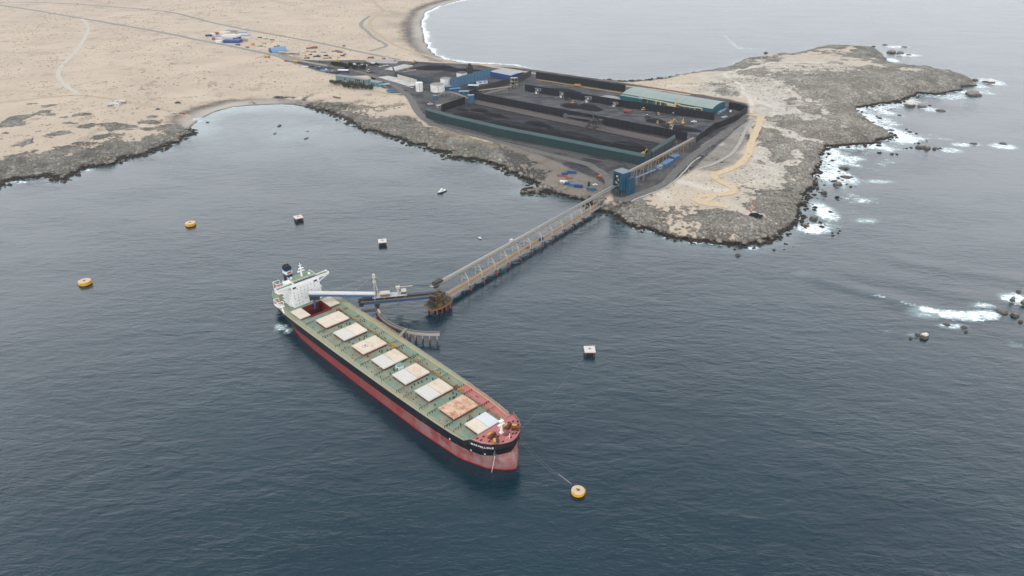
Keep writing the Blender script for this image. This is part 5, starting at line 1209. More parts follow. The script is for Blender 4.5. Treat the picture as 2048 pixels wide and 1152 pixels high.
pad('yard_ground', [(856,236),(883,223),(930,208),(945,196),(1373,282.5),(1345,290),(1288,331),(1000,272.5),(905,249.5)], MCG, .10)
pad('yard_ground', [(943,192),(1022,168),(1052,183),(1428,242),(1440,250),(1392,285),(1373,281),(1000,208.5)], MLT, .12)
pad('yard_ground', [(1034,167),(1062,153),(1072,158),(1250,185),(1247,203),(1428,233),(1457,218),(1490,226),(1470,240),(1440,248),(1240,213),(1052,182)], MLT, .14)
def lane(name, a, b_, w_, mat, lift, h=None):
    A = V2(G(*a, YZ)); B = V2(G(*b_, YZ)); m = MB(); h = h or .3; m.beam(A+Vector((0,0,lift+h/2)), B+Vector((0,0,lift+h/2)), w_, h); return tag(m.build(name, mat), kind='structure')
lane('rail_bed', (946,203), (1350,287.5), 22, MBER, .12, .5)
for (a, b_), w_ in ((((944,199.5),(1362,285)),1.6),(((944,204),(1352,290)),1.6),(((940,206.5),(1340,291)),1.0)):
    lane('stacker_rail', a, b_, w_*.5, paint('rail_rust', (.13,.075,.055), .4), .75, .35)
lane('ground_conveyor', (946,208), (1338,293.5), 1.8, MDK, .2, 1.3); lane('drain_channel', (936,211), (1330,296), 1.4, MBLK, .2, .15)
lane('perimeter_lane', (1000,279), (1246,330), 4.5, MBER, .22, .12)
# coal heaps
def heap(label, px, py, rx, ry, h, rot=0, seed=0, mat=MCOAL, name='coal_heap', cat='coal heap'):
    x, y = G(px, py, YZ); N = 40; vs = []; r_ = np.linspace(-1.25, 1.25, N+1); U, Vv = np.meshgrid(r_, r_)
    lx, ly = U*rx, Vv*ry; n = fbm(lx+seed*31+500, ly+seed*17+500, max(rx, ry)*.5, 4, seed, .6)-.5
    d = np.sqrt(U**2+Vv**2)+n*.55; hh = np.clip((1-d)*1.5, -.05, .85)*h+n*h*.35*np.clip(1.1-d, 0, 1)*2
    hh = np.where(d > 1.02, -.5, hh)
    c, s = math.cos(rot), math.sin(rot)
    for a, b_, z in zip((lx*c-ly*s).ravel(), (lx*s+ly*c).ravel(), hh.ravel()): vs.append((a, b_, z))
    m = MB(); m.add(vs, [(j*(N+1)+i, j*(N+1)+i+1, (j+1)*(N+1)+i+1, (j+1)*(N+1)+i) for j in range(N) for i in range(N)])
    return tag(m.build(name, mat, loc=(x, y, YZ+.1)), label, cat, 'heaps of coal in the yard')
RA = math.radians(-32)
heap('longest black coal heap behind the left half of the green fence', 1035, 258, 80, 19, 9, RA, 1); heap('black coal heap behind the middle of the green fence', 1145, 279, 66, 20, 10, RA, 2)
heap('black coal heap in the right end of the front row', 1258, 300, 40, 18, 11, RA, 3); heap('low coal heap at the left end of the front row', 945, 233, 36, 16, 6, RA, 4)
heap('ragged coal heap under the second hopper of the middle row', 1177, 217, 24, 13, 8, RA, 5); heap('low coal heap left of the ragged one in middle row', 1143, 213, 22, 11, 5, RA, 6)
heap('round coal heap left of the two excavators', 1312, 243, 17, 12, 4, RA, 7); heap('flat coal heap round the excavators', 1362, 257, 34, 14, 3, RA, 8)
heap('dark coal heap at the left of the middle row', 1015, 203, 26, 9, 5, RA, 9); heap('grey ash mound at left end of warehouse', 1222, 198, 28, 14, 5, RA, 10, soil('ash_grey', (.24,.23,.22), (.32,.31,.29), .2), 'ash_mound', 'ash mound')
heap('coal heap behind the white lined basins', 870, 137, 46, 17, 7, 0, 11); heap('low coal heap beside the tank yard', 925, 141, 40, 12, 4, 0, 12)
heap('small coal heap at the far left of the front row', 925, 220, 12, 6, 3, RA, 13); heap('coal heap in the back row near the far fence', 1130, 181, 36, 9, 3, RA, 14)
for i, (a, b_, c) in enumerate([(960,222,20),(990,232,24),(1075,250,26),(1110,263,22),(1190,285,24),(1215,292,20),(1240,298,16)]):
    heap('low black coal ridge number %s along the front row, counted from the left' % ('one two three four five six seven'.split()[i]), a, b_, c, 8, 4+i % 3, RA, 20+i)
# stacker reclaimer
x, y = G(1183, 256, YZ); t = thing('stacker_reclaimer', 'dark stacker reclaimer with a long boom standing on the yard rails', 'stacker', (x, y, YZ+.7), RA)
m = MB()
for a in (-7, 7):
    for b_ in (-4, 4): m.cb((a,b_,0), (5,1.6,1.6)); m.beam((a,b_,1.6),(a*.4,b_*.6,7),.9)
m.cb((0,0,6.6),(8,7,1.4)); m.cyl((0,0,8),(0,0,10),3,14); m.build('travel_base', MDK, t)
MST = paint('stacker_steel', (.095,.10,.11), .5)
m = MB()
for s_ in (-1, 1):
    m.beam((-44,s_*1.6,11),(10,s_*1.6,12),.5,.5); m.beam((-40,s_*1.4,13),(8,s_*1.4,14.4),.4)
    for k in range(12): xx = -40+k*4; m.beam((xx,s_*1.6,11.2),(xx+2,s_*1.4,13.4),.25); m.beam((xx+2,s_*1.4,13.4),(xx+4,s_*1.6,11.3),.25)
m.box(-44,-1.4,11.3,10,1.4,11.7); m.build('boom', MST, t)
m = MB(); m.beam((3,-1.5,10),(1,-1,25),.6); m.beam((3,1.5,10),(1,1,25),.6); m.tube([(1,0,25),(-24,0,13.5)],.16); m.tube([(1,0,25),(14,0,13)],.16); m.build('mast', MST, t)
m = MB(); m.cb((14,0,9),(6,6,5)); m.beam((6,0,12),(14,0,12.6),2.2,1); m.cb((5,-4,10),(3,2.4,3)); m.build('counterweight', MDK, t)
m = MB(); m.cyl((-45,-1.2,11),(-45,1.2,11),3.2,14)
for k in range(8): a_ = k*.785; m.cb((-45+3.2*math.cos(a_),0,11+3.2*math.sin(a_)-.6),(1.3,2.2,1.2))
m.build('bucket_wheel', MST, t)
m = MB(); m.beam((8,0,9),(34,0,1.6),1.8,.8); 
for k in (14,22,30): m.beam((k,0,0),(k,0,8.5-(k-8)*.28),.4)
m.build('tripper_belt', MST, t)
# covered inclined conveyor from the blue tower up to the yard
P0 = Vector((133, 803, 36)); P1 = Vector((199, 902, 27.5)); P2 = Vector((256, 992, 19.5))
ic = thing('inclined_conveyor', 'tan inclined conveyor gallery on trestles between yard corner and the blue tower', 'conveyor')
m = MB(); mc = MB(); mt = MB()
for a, b_ in ((P0, P1), (P1, P2)):
    m.beam(a-Vector((0,0,1.2)), b_-Vector((0,0,1.2)), 3.4, 2.0); mc.beam(a+Vector((0,0,.15)), b_+Vector((0,0,.15)), 3.0, .6); mc.beam(a+Vector((0,0,.6)), b_+Vector((0,0,.6)), 2.0, .35)
m.build('gallery_side', paint('ochre_gallery', (.30,.19,.085), .5, (.14,.10,.07)), ic); mc.build('roof', paint('grey_gallery_roof', (.25,.25,.24), .5), ic)
for k, tt in enumerate((.12,.2,.3,.4,.5,.6,.7,.8,.88,.95)):
    p = P0.lerp(P1, tt/.5) if tt < .5 else P1.lerp(P2, (tt-.5)/.5); gz = YZ-.5; mm = MB(); d = (P1-P0).normalized(); nn = Vector((-d.y, d.x, 0)).normalized()
    for s_ in (-1, 1): mm.beam((p.x+nn.x*s_*2.8, p.y+nn.y*s_*2.8, gz), (p.x+nn.x*s_*1.3, p.y+nn.y*s_*1.3, p.z-2.1), .5)
    for f in (.35, .7): mm.beam((p.x+nn.x*2.3, p.y+nn.y*2.3, gz+(p.z-gz)*f), (p.x-nn.x*2.3, p.y-nn.y*2.3, gz+(p.z-gz)*f), .3)
    mm.build('trestle', MTAN if k < 6 else paint('dark_tan', (.25,.20,.13), .4), ic)
lc = thing('low_conveyor', 'low blue sided conveyor running under the inclined conveyor', 'conveyor'); m = MB(); p0 = V2(G(1262,346,24), 24); p1 = V2(G(1300,334,16), 16); m.beam((146,822,22),(182,872,15.5),2.2,1.2); m.build('gallery', paint('faded_blue', (.12,.20,.32), .4), lc)
m = MB()
for f in (.2,.5,.8): a = Vector((146,822,22)).lerp(Vector((182,872,15.5)), f); m.beam((a.x,a.y,YZ-.5),(a.x,a.y,a.z-.6),.5)
m.build('support', MTAN, lc)
# blue transfer tower
tw = thing('transfer_tower', 'tall bright blue transfer tower where the pier conveyor meets the inclined one', 'tower', (129, 795, 9.4), math.radians(-50))
MTB = ribbed('tower_blue', (.010,.065,.115), .35, (.02,.05,.08), 1.0, math.radians(50), .5); MTB2 = ribbed('tower_blue_side', (.010,.060,.105), .3, (.02,.05,.08), 1.0, math.radians(-40), .5)
m = MB(); bx0, bx1, by0, by1 = -15, 0, 0, 15
for a, b_, c_, d_ in ((-15,0,-10,9.9),(-15,15,-10,9.9)): pass
m.box(-5, .02, 8, 0, 14, 28.2); m.box(-15, 13.7, 6, 0, 14, 28.2); m.box(-15, .02, 6, -13, 13.7, 28.2); m.box(-13, .02, 25.6, -5, .3, 28.2); m.box(-13, 9.6, 2, -5, 13.6, 25); m.build('cladding', MTB, tw)
m = MB(); m.box(-15.4,-.4,28.22,.4,14.4,28.6); m.build('roof', paint('tower_roof', (.16,.20,.22), .4), tw)
m = MB(); m.box(1.0, 4.5, -.4, 6.2, 14.5, 22.6); m.build('annex', MTB2, tw); m = MB(); m.box(0.02,6,18,.98,12,24); m.build('connecting_bay', MDK, tw)
m = MB()
for x in (-14.6,-9.5,-5,-.6):
    for y in (.6, 7, 13.2): m.beam((x,y,-1),(x,y,8),.5)
for x0 in (-14.6,-9.5): m.beam((x0,.6,0),(x0+5,.6,7.4),.3); m.beam((x0+5,.6,0),(x0,.6,7.4),.3)
m.beam((-.2,4,-1),(-.2,4,22),.7); m.build('leg', paint('tower_leg', (.05,.15,.22), .3), tw)
m = MB()
for z in (7.6, 12, 16.5, 21): m.box(-13,.5,z,-5,9.4,z+.35)
m.box(-12,3,8,-6,7,12); m.cyl((-9,3,12.5),(-9,3,16.4),1.6,10); m.cb((-9,3,17),(5,4,3.5)); m.build('machinery', MDK, tw)
m = MB(); m.cyl((-10.5,1.2,13.4),(-10.5,1.2,15.6),.8,8); m.cyl((-7.4,1.0,17.4),(-7.4,1.0,20),.7,8); m.cb((-9.5,.9,21.6),(3,1,2)); m.beam((-12.6,.7,9),(-5.4,.7,12),.35); m.beam((-12.6,.7,16),(-5.4,.7,13),.35); m.build('pale_duct', paint('pale_duct', (.42,.40,.30), .4), tw)
# warehouse
def bldg(name, label, A, B, C, h, wall, roof, z=None, rise=1.5, cat='building', group=None, nwin=0, doors=0, over=.4):
    """A near corner, B the other end of the front, C the other end of the side; px points at ground height z (terrain if None)"""
    if z is None: a = TT(*A); z = a[2]
    P = [Vector(G(*q, z)) for q in (A, B, C)]
    ux = P[1]-P[0]; L = ux.length; rz = math.atan2(ux.y, ux.x); n_ = Vector((-math.sin(rz), math.cos(rz))); Wd = (P[2]-P[0]).dot(n_); s_ = 1 if Wd > 0 else -1; Wd = abs(Wd)
    return box_bldg(name, label, (P[0].x, P[0].y, z), rz, L, Wd*s_, h, wall, roof, rise, cat, group, nwin, doors, over)
MWIN = paint('window_dark', (.03,.035,.045), .05)
def box_bldg(name, label, o, rz, L, W, h, wall, roof, rise=1.5, cat='building', group=None, nwin=0, doors=0, over=.3):
    t = thing(name, label, cat, o, rz, group); y0, y1 = (0, W) if W > 0 else (W, 0)
    m = MB(); m.box(0, y0, -1.0, L, y1, h); n = 8; ym = (y0+y1)/2; yc_ = lambda i: y0+(y1-y0)*i/n; zc_ = lambda i: h+.01+rise*(1-(2*i/n-1)**2) if rise > 0 else h+.01
    vs = []
    for xx in (0, L):
        for i in range(n+1): vs.append((xx, yc_(i), zc_(i)))
    if rise > 0: m.add(vs, [tuple(range(n, -1, -1)), tuple(range(n+1, 2*n+2))])
    m.build('wall', wall, t); m = MB(); vs = []
    for xx in (-over, L+over):
        for i in range(n+1): yy = y0-over+(y1-y0+2*over)*i/n; vs += [(xx, yy, zc_(i)+.05), (xx, yy, zc_(i)+.3)]
    k = 2*(n+1); fs = []
    for i in range(n): a = 2*i; fs += [(a, a+2, a+k+2, a+k), (a+1, a+k+1, a+k+3, a+3)]
    for i in range(n): a = 2*i; fs += [(a, a+1, a+3, a+2), (a+k, a+k+2, a+k+3, a+k+1)]
    fs += [(0, k, k+1, 1), (2*n, 2*n+1, k+2*n+1, k+2*n)]; m.add(vs, fs); m.build('roof', roof, t)
    fy = -1 if W < 0 else -1
    for i in range(nwin):
        xx = L*(i+.5)/nwin; m = MB(); e = y0-.06; m.box(xx-L/nwin*.28, e, h*.45, xx+L/nwin*.28, y0-.001, h*.75); m.build('window', MWIN, t)
    for i in range(doors):
        xx = L*(i+.5)/doors; m = MB(); m.box(xx-1.6, y0-.08, 0, xx+1.6, y0-.001, h*.6); m.build('door', MWIN, t)
    return t
MTEAL = ribbed('teal_cladding', (.014,.085,.108), .3, (.02,.07,.08), 1.0, math.radians(36)); MTR = ribbed('green_roofing', (.22,.265,.24), .3, (.22,.23,.21), 1.2, math.radians(36))
wx, wy = G(1423, 231, YZ); wrz = math.atan2(1230-1134, 190-318)
wh_ = box_bldg('warehouse', 'large teal warehouse with arched pale green roof at the right of the yard', (wx, wy, YZ), wrz, 162, -52, 10.5, MTEAL, MTR, 3.4, 'warehouse')
m = MB(); DU = paint('cream_duct', (.50,.42,.24), .35, (.3,.2,.1)); W0 = Matrix.Translation((wx, wy, YZ))@Matrix.Rotation(wrz, 4, 'Z')
# front faces the camera at local y = 0 .. +
m = MB()
m.tube([(34,3.4,8.2),(52,3.4,8.2),(56,3.4,9.6),(62,3.4,9.6)],.9,8); m.tube([(62,3.6,8.0),(96,3.6,9.4),(128,3.6,10)],.8,8); m.tube([(16,3,1),(16,3,9),(28,3,9),(28,3,5)],.9,8)
m.tube([(28,3,8.6),(34,3.4,8.2)],.9,8); m.cyl((61,5,0),(61,5,19),1.5,12); m.cyl((61,5,19),(61,5,19.6),1.7,12); m.box(62.6,1.5,5,76,5.5,8.4)
for xx in (88,96,150,154): m.cyl((xx,4,0),(xx,4,9.2),1.0,10); 
for xx in (36,46,56,70,80,100,112): m.beam((xx,3.4,0),(xx,3.4,8),.4)
m.build('dust_duct', DU, wh_)
m = MB(); m.box(120,.05,0,162.4,6.5,9.0); m.build('side_bay', MTEAL, wh_)
m = MB(); m.box(119.6,.05,9.02,162.8,7,9.3); m.build('bay_roof', MTR, wh_)
def tank(label, px, py, R, h, mat, roofm, z=None):
    x, y, zz = TT(px, py); t = thing('storage_tank', label, 'tank', (x, y, zz), 0, 'round storage tanks')
    m = MB(); m.lathe([(R,-1),(R,h),(R*.99,h+.05)], n=32); m.lathe([(R+.12,h-.5),(R+.12,h-.1),(R,h-.1)], n=32); m.build('shell', mat, t)
    m = MB(); m.lathe([(R,h+.06),(R*.5,h+R*.08),(.01,h+R*.12)], n=32); m.build('roof', roofm, t)
    m = MB()
    for k in range(9): a = 3.6+k*.16; m.cb((R*1.03*math.cos(a), R*1.03*math.sin(a), h*k/9), (.9,.9,.25), a)
    m.beam((R*math.cos(4.9)*1.04,R*math.sin(4.9)*1.04,0),(R*math.cos(4.9)*1.04,R*math.sin(4.9)*1.04,h),.3); m.build('stair', MRST, t)
MTK = paint('tank_white', (.72,.71,.68), .35, (.35,.30,.25)); MTKR = paint('tank_roof_dirty', (.22,.20,.18), .5); 
tank('slim white tank left of the others', 839, 182, 6.4, 15, MTK, MTK); tank('wide white tank with a dirty roof in the middle', 875.5, 182, 12.6, 12, MTK, MTKR); tank('tall white tank against the blue wall', 891.5, 174, 9.4, 15.5, MTK, MTKR); tank('half hidden white tank behind the blue wall with blackened roof', 924, 158, 10, 12, MTK, MDK)
MBW2 = ribbed('blue_screen', (.06,.15,.235), .4, (.07,.12,.17), 1.6, math.radians(-50)); t = fence('screen_wall', 'high light blue screen wall behind the white tanks', [(901,177),(981,155)], 17, MBW2, None, thinpost=9); t['category'] = 'screen wall'
MRB = ribbed('royal_blue_wall', (.018,.05,.17), .3, (.03,.05,.12), 1.0, 0); MRG = ribbed('grey_roofing', (.27,.29,.31), .3, (.2,.2,.2), 1.2, .3)
bldg('blue_warehouse', 'royal blue warehouse with flat grey roof by the far fence', (1022,161), (981,153), (1035,152), 9, MRB, MRG, 12, .8)
MBS = ribbed('mid_blue_wall', (.04,.105,.18), .3, (.05,.1,.15), 1, 0); MBR = paint('light_blue_roof', (.17,.25,.32), .45, (.15,.15,.15)); MBR2 = paint('bright_blue_roof', (.09,.17,.31), .4)
def shed(label, px, py, L, W, h, rz, wall, roof, name='shed', cat='shed', group=None, rise=.6, nwin=2, doors=0):
    x, y, z = TT(px, py); return box_bldg(name, label, (x, y, z), math.radians(rz), L, W, h, wall, roof, rise, cat, group, nwin, doors)
shed('blue shed at the foot of the blue screen wall', 888, 181, 14, 9, 6, 20, MBS, MBR); shed('blue roofed shed right of the wide white tank', 900, 184, 20, 8, 4.5, 20, MBS, MBR2); shed('pale blue box building in front of the black fence corner', 918, 190, 17, 9, 5.5, 0, MBS, MBR)
shed('open shed with a light blue roof at the fence corner', 936, 178, 19, 10, 6, -8, MFB, paint('sky_roof', (.38,.50,.56), .3)); shed('blue and white striped shed before the blue screen wall', 956, 169, 20, 7, 4.5, 30, MBW, MBR2)
shed('small blue hut at the end of the curved conveyor', 866, 199, 7, 5, 6.5, -15, MBS, MBR, nwin=0); 
x, y = G(937.5, 208, YZ); box_bldg('conveyor_head_house', 'tall blue head house at the left end of the rail strip', (x, y, YZ), math.radians(20), 10, 8, 13.5, MBS, MBR, .4, 'building')
x, y = G(876, 216, YZ); box_bldg('concrete_slab_hut', 'low flat grey roofed hut behind the green fence end', (x, y, YZ), math.radians(25), 15, 9, 3.0, MCON, paint('sage_roof', (.26,.28,.24), .3), 0, 'hut', None, 3)
# curved conveyor and belts near the left end
def conv(label, pts, w_=2.4, mat=MTAN, legs=True, name='belt_conveyor'):
    q = [V2(G(x, y, z), z) for x, y, z in pts]; t = thing(name, label, 'conveyor', tuple(q[0])); o0 = q[0].copy(); m = MB()
    for a, b_ in zip(q[:-1], q[1:]): m.beam(a-o0, b_-o0, w_, 1.4)
    m.build('gallery', mat, t); mm = MB()
    for a, b_ in zip(q[:-1], q[1:]):
        for f in (.25, .75): p = a.lerp(b_, f); mm.beam(p-o0, Vector((p.x, p.y, YZ))-o0, .5)
    mm.build('support', mat, t); return t
MBC = paint('brown_gallery', (.21,.18,.15), .4)
conv('curved brown conveyor gallery left of the blue head house', [(872,193,16),(885,186,19),(900,184,21),(918,189,22),(935,196,22)], 2.6, MBC); conv('upper tan belt conveyor climbing to the frame tower', [(957,181,16),(990,177,20),(1022,173,25)], 2.2, MTAN); conv('lower tan belt conveyor crossing the middle row', [(968,188,14),(1000,180,19),(1020,174,23)], 2.4, MBC)
x, y = G(1028, 176, YZ); t = thing('frame_tower', 'dark open frame transfer tower by the blue warehouse', 'tower', (x, y, YZ), .3); m = MB()
for a in (-6, 0, 6):
    for b_ in (-4, 4): m.beam((a,b_,0),(a,b_,18),.5)
for z in (6, 12, 18): m.box(-6.3,-4.3,z,6.3,4.3,z+.3)
m.build('frame', MTAN, t); m = MB(); m.box(-5,-3,6.4,2,3,11.8); m.box(-2,-3,12.4,5,3,17); m.build('chute', MDK, t)
x, y = G(940, 147, YZ); t = thing('frame_tower', 'dark crusher tower behind the blue screen wall', 'tower', (x, y, YZ), .3); m = MB(); m.box(-5,-5,0,5,5,14); m.box(-3,-3,14.02,2,3,19); m.box(3,-3,14.02,4.6,0,16); m.build('housing', MDK, t)
# small white lookout on the left of the yard: round paved circle
x, y = G(860, 208, YZ); t = thing('round_plinth', 'round pale kerbed plinth on the black ground left of the yard', 'plinth', (x, y, YZ)); m = MB(); m.lathe([(5,0),(5,.6),(4.5,.6),(4.5,.2),(.01,.2)], n=28); m.build('kerb', MCON, t); m = MB(); m.cb((0,0,.2),(1.6,1.6,3)); m.cb((1.5,.4,.2),(.8,.8,1.8)); m.build('pillar', MCON, t)
# office building, basins, walls
MOF = ribbed('office_teal', (.085,.18,.215), .4, (.08,.11,.11), 2.2, 0); MOR2 = paint('office_roof', (.20,.215,.21), .4)
ofc = bldg('office_building', 'long grey blue office building above the dark hedge', (672.5,160), (735,169.5), (674,157), 8.2, MOF, MOR2, None, .6, 'building')
L = (Vector(G(735,169.5,12))-Vector(G(672.5,160,12))).length
for i, (f, z0, z1, w_) in enumerate(((.29,3,6,2.4),(.46,.6,3.4,3),(.56,.6,3.2,3.5),(.66,.6,3.2,3.4),(.66,4,7,3.2),(.74,.6,3.2,3.4),(.74,4,7,3.2),(.90,.2,7.2,1.6))):
    m = MB(); m.box(L*f-w_, -.12, z0, L*f+w_, -.002, z1); m.build('window', MWIN, ofc)
for k in range(16): m = MB(); m.box(L*k/15-.25, -.5, -.5, L*k/15+.25, -.13, 7.9); m.build('column', paint('tan_column', (.36,.33,.26), .3), ofc)
wing = bldg('office_wing', 'blue striped wing at the right end of the office building', (742,171.5), (756,174.5), (748,168), 7.6, ribbed('wing_blue', (.07,.22,.33), .3, (.3,.3,.25), 3.0, 0), MOR2, None, .4, 'building', nwin=3)
shed('curved grey annex right of the blue striped wing', 757, 172, 20, -9, 3.6, 18, MOF, MRG)
MPOND = soil('basin_liner', (.30,.29,.265), (.52,.51,.47), .12)
def flat(name, pts, mat, lift=.35): 
    q = [G(x, y, YZ) for x, y in pts]; m = MB(); n = len(q); m.add([(x, y, YZ+lift) for x, y in q]+[(x, y, YZ-.5) for x, y in q], [tuple(range(n))]+[(i, n+i, n+(i+1) % n, (i+1) % n) for i in range(n)]); return tag(m.build(name, mat), kind='structure')
flat('settling_basin', [(757,154.5),(775,151.5),(795,155.5),(834,167),(834,170),(817,173)], MPOND); flat('settling_basin', [(790,142),(787,134.5),(808,128.8),(827,131.6)], MPOND, .5); flat('settling_basin', [(769,138.5),(784,134),(786,141),(778,140)], MPOND, .3)
flat('gravel_lot', [(727,119.6),(797,119.6),(794,127),(742,126.5)], soil('lot_gravel', (.27,.26,.25), (.33,.315,.3), .2), .4)
def wall(label, pts, h, mat, name='retaining_wall'):
    q = [V2(G(x, y, YZ)) for x, y in pts]; m = MB()
    for a, b_ in zip(q[:-1], q[1:]): m.beam(a+Vector((0,0,h/2-.2)), b_+Vector((0,0,h/2-.2)), .6, h+.4)
    return tag(m.build(name, mat), label, 'wall')
wall('stained white wall behind the front white basin', [(795,155.5),(834,166.5)], 6.5, ribbed('stained_wall', (.44,.42,.34), .7, (.20,.17,.11), 4, .3)); wall('dark panelled wall above the front white basin', [(790,150.5),(862,166)], 7.5, ribbed('dark_panel', (.045,.06,.075), .5, (.10,.10,.10), 3, .3)); wall('white wall around the rear basin', [(790,143.5),(826,133)], 2.2, MWS)
wall('pale kerb wall below the bus park', [(745,181),(780,187),(803,188)], .9, paint('kerb_beige', (.42,.36,.27), .3)); wall('low wall beside the basin road', [(762,157),(783,166),(806,174),(820,175)], 1.2, MBC)
x, y = G(800,141,YZ); conv('tan belt on a berm beside the rear basin', [(806,144,14),(832,139,16)], 2, MTAN)
# trees and shrubs
MLF = NB('leaf_dark'); MLF = MLF.fin(MLF.mix(MLF.noise(.5, det=3), (.022,.032,.016), (.075,.085,.045)), .9); MLF2 = NB('leaf_coal_dusted'); MLF2 = MLF2.fin(MLF2.mix(MLF2.noise(.5, det=3), (.012,.014,.012), (.045,.046,.04)), .95); MTRK = paint('bark', (.10,.07,.05), .2)
MLF3 = NB('leaf_olive'); MLF3 = MLF3.fin(MLF3.mix(MLF3.noise(.5, det=3), (.07,.08,.02), (.14,.13,.045)), .9)
def tree_proto(mat, seed):
    r = random.Random(seed); t = thing('dusty_tree', '', 'tree', (0,0,0)); m = MB(); m.cyl((0,0,-.5),(.2,.1,3.0),.3,6,.18)
    for k in range(4): a = k*1.6+r.random(); m.cyl((.2,.1,2.2),(1.6*math.cos(a),1.6*math.sin(a),4+r.random()),.14,5,.06)
    m.build('trunk', MTRK, t); m = MB()
    for k in range(420):
        a = r.uniform(0, 6.283); u = r.uniform(-1, 1); rr = (1-.45*r.random()**2); q = math.sqrt(1-u*u); lump = 1+.3*math.sin(3*a+seed)*math.cos(4*u)
        c = Vector((3.3*rr*lump*q*math.cos(a), 3.3*rr*lump*q*math.sin(a), 4.0+2.2*rr*lump*u)); s_ = r.uniform(.3,.62)
        d1 = Vector((r.gauss(0,1),r.gauss(0,1),r.gauss(0,1))).normalized(); d2 = d1.orthogonal().normalized()
        m.add([c-d1*s_, c+d2*s_*.7, c+d1*s_, c-d2*s_*.7], [(0,1,2,3)])
    m.build('crown', mat, t); return t
TP = [tree_proto(MLF, 1), tree_proto(MLF2, 2), tree_proto(MLF2, 3), tree_proto(MLF3, 4)]
TR = []
for i in range(15): f = i/14; TR.append((664+80*f+1.0*math.sin(i*2), 168.5+10.5*f+1.5*math.sin(i*1.7), 0, 1.35, 'hedge below the office building'))
for i in range(7): f = i/6; TR.append((690+52*f, 176+5*f+math.sin(i), 0, 1.2, 'second row of the office hedge'))
for i in range(9): f = i/8; TR.append((666+24*f, 131+3*f+1.4*math.sin(i*2), 1+i % 2, 1.2, 'black dusted grove left of the white roofs'))
for i in range(14): f = i/13; TR.append((690+42*f, 136.5+3.5*math.sin(i*1.3), 1+i % 2, 1.3, 'black dusted grove in front of the white roofs'))
for i in range(7): f = i/6; TR.append((731+26*f, 134-3*f+1.2*math.sin(i*2.2), 1+i % 2, .85, 'black dusted grove right of the white roofs'))
for i in range(3): TR.append((744+i*2.5, 159+.6*i, 1, .7, 'shrubs on the office terrace'))
for i in range(3): TR.append((765+i*3, 176.5+.7*i, 3, .55, 'shrubs at the right end of the office wing'))
for i in range(4): TR.append((668+i*4, 196+i*.8, 3, .5, 'olive bushes above the shore'))
NUM = 'first second third fourth fifth sixth seventh eighth ninth tenth eleventh twelfth thirteenth fourteenth fifteenth'.split(); cnt_ = {}; usedp = set()
for px, py, k, s_, g in TR:
    cnt_[g] = cnt_.get(g, 0)+1; loc = TT(px, py); lb = '%s tree from the left in the %s' % (NUM[cnt_[g]-1], g); rr = random.Random(px).uniform(0, 6)
    if k not in usedp: t = TP[k]; t.location = loc; t.rotation_euler = (0,0,rr); t.scale = (s_,)*3; t['label'] = lb; usedp.add(k)
    else: t = dup(TP[k], loc, rr, lb, s_)
    t['group'] = 'trees and shrubs of the terminal'
# vehicles
def excav(label, px, py, rz, s_=1):
    x, y = G(px, py, YZ); t = thing('excavator', label, 'excavator', (x, y, YZ+.6), rz, 'yellow excavators'); t.scale = (s_,)*3
    m = MB(); m.cb((0,-1.4,0),(4.6,.8,1.1)); m.cb((0,1.4,0),(4.6,.8,1.1)); m.cb((0,0,.4),(2.4,2,.6)); m.build('track', MDK, t)
    m = MB(); m.cb((-.6,0,1.1),(4.2,2.9,1.5)); m.cb((1.0,.8,2.6),(1.6,1.2,.9)); m.build('body', MYL, t); m = MB(); m.cb((1.1,.8,2.0),(1.8,1.3,1.4),0,.9); m.build('cab', MWIN, t)
    m = MB(); m.beam((1.2,-.4,2),(4.6,-.4,5.8),.7,.8); m.beam((4.6,-.4,5.8),(7.6,-.4,3.2),.5,.6); m.beam((7.6,-.4,3.2),(7.9,-.4,1.0),.4,.5); m.build('boom', MYL, t); m = MB(); m.cb((7.6,-.4,.1),(1.4,1.3,1.3)); m.build('bucket', MDK, t)
excav('yellow excavator on the coal, left one of the working pair', 1341, 249, .5, 1.35); excav('yellow excavator on the coal, right one of the working pair', 1365, 249.5, 1.4, 1.35); excav('yellow excavator inside the front right corner of the yard', 1286, 311, .7, 1.3)
MTRW = paint('truck_white', (.66,.65,.62), .3)
def truck(label, px, py, rz, cab, body, s_=1, name='dump_truck', cat='truck', z=None, group=None):
    if z is None: x, y, z = TT(px, py); z += .35
    else: x, y = G(px, py, z)
    t = thing(name, label, cat, (x, y, z), rz, group); t.scale = (s_,)*3
    m = MB(); m.cb((-.8,0,1.0),(6.4,2.5,.3)); m.add([Vector(p) for p in ((-3.9,-1.3,1.3),(1.8,-1.3,1.3),(1.8,1.3,1.3),(-3.9,1.3,1.3),(-4.3,-1.5,2.9),(2.0,-1.5,3.1),(2.0,1.5,3.1),(-4.3,1.5,2.9))], [(0,3,2,1),(4,5,6,7),(0,1,5,4),(1,2,6,5),(2,3,7,6),(3,0,4,7)]); m.build('tipper_body', body, t)
    m = MB(); m.cb((3.3,0,.7),(2.1,2.4,2.3),0,.93); c_ = m.build('cab', cab, t); m = MB(); m.cb((3.45,0,1.9),(2.0,2.3,.75)); m.build('windscreen', MWIN, c_)
    for a in (-3,-1.6,3.2):
        for b_ in (-1.1,1.1): m = MB(); m.cyl((a,b_-.2,.5),(a,b_+.2,.5),.52,8); m.build('wheel', MTD, t)
    return t
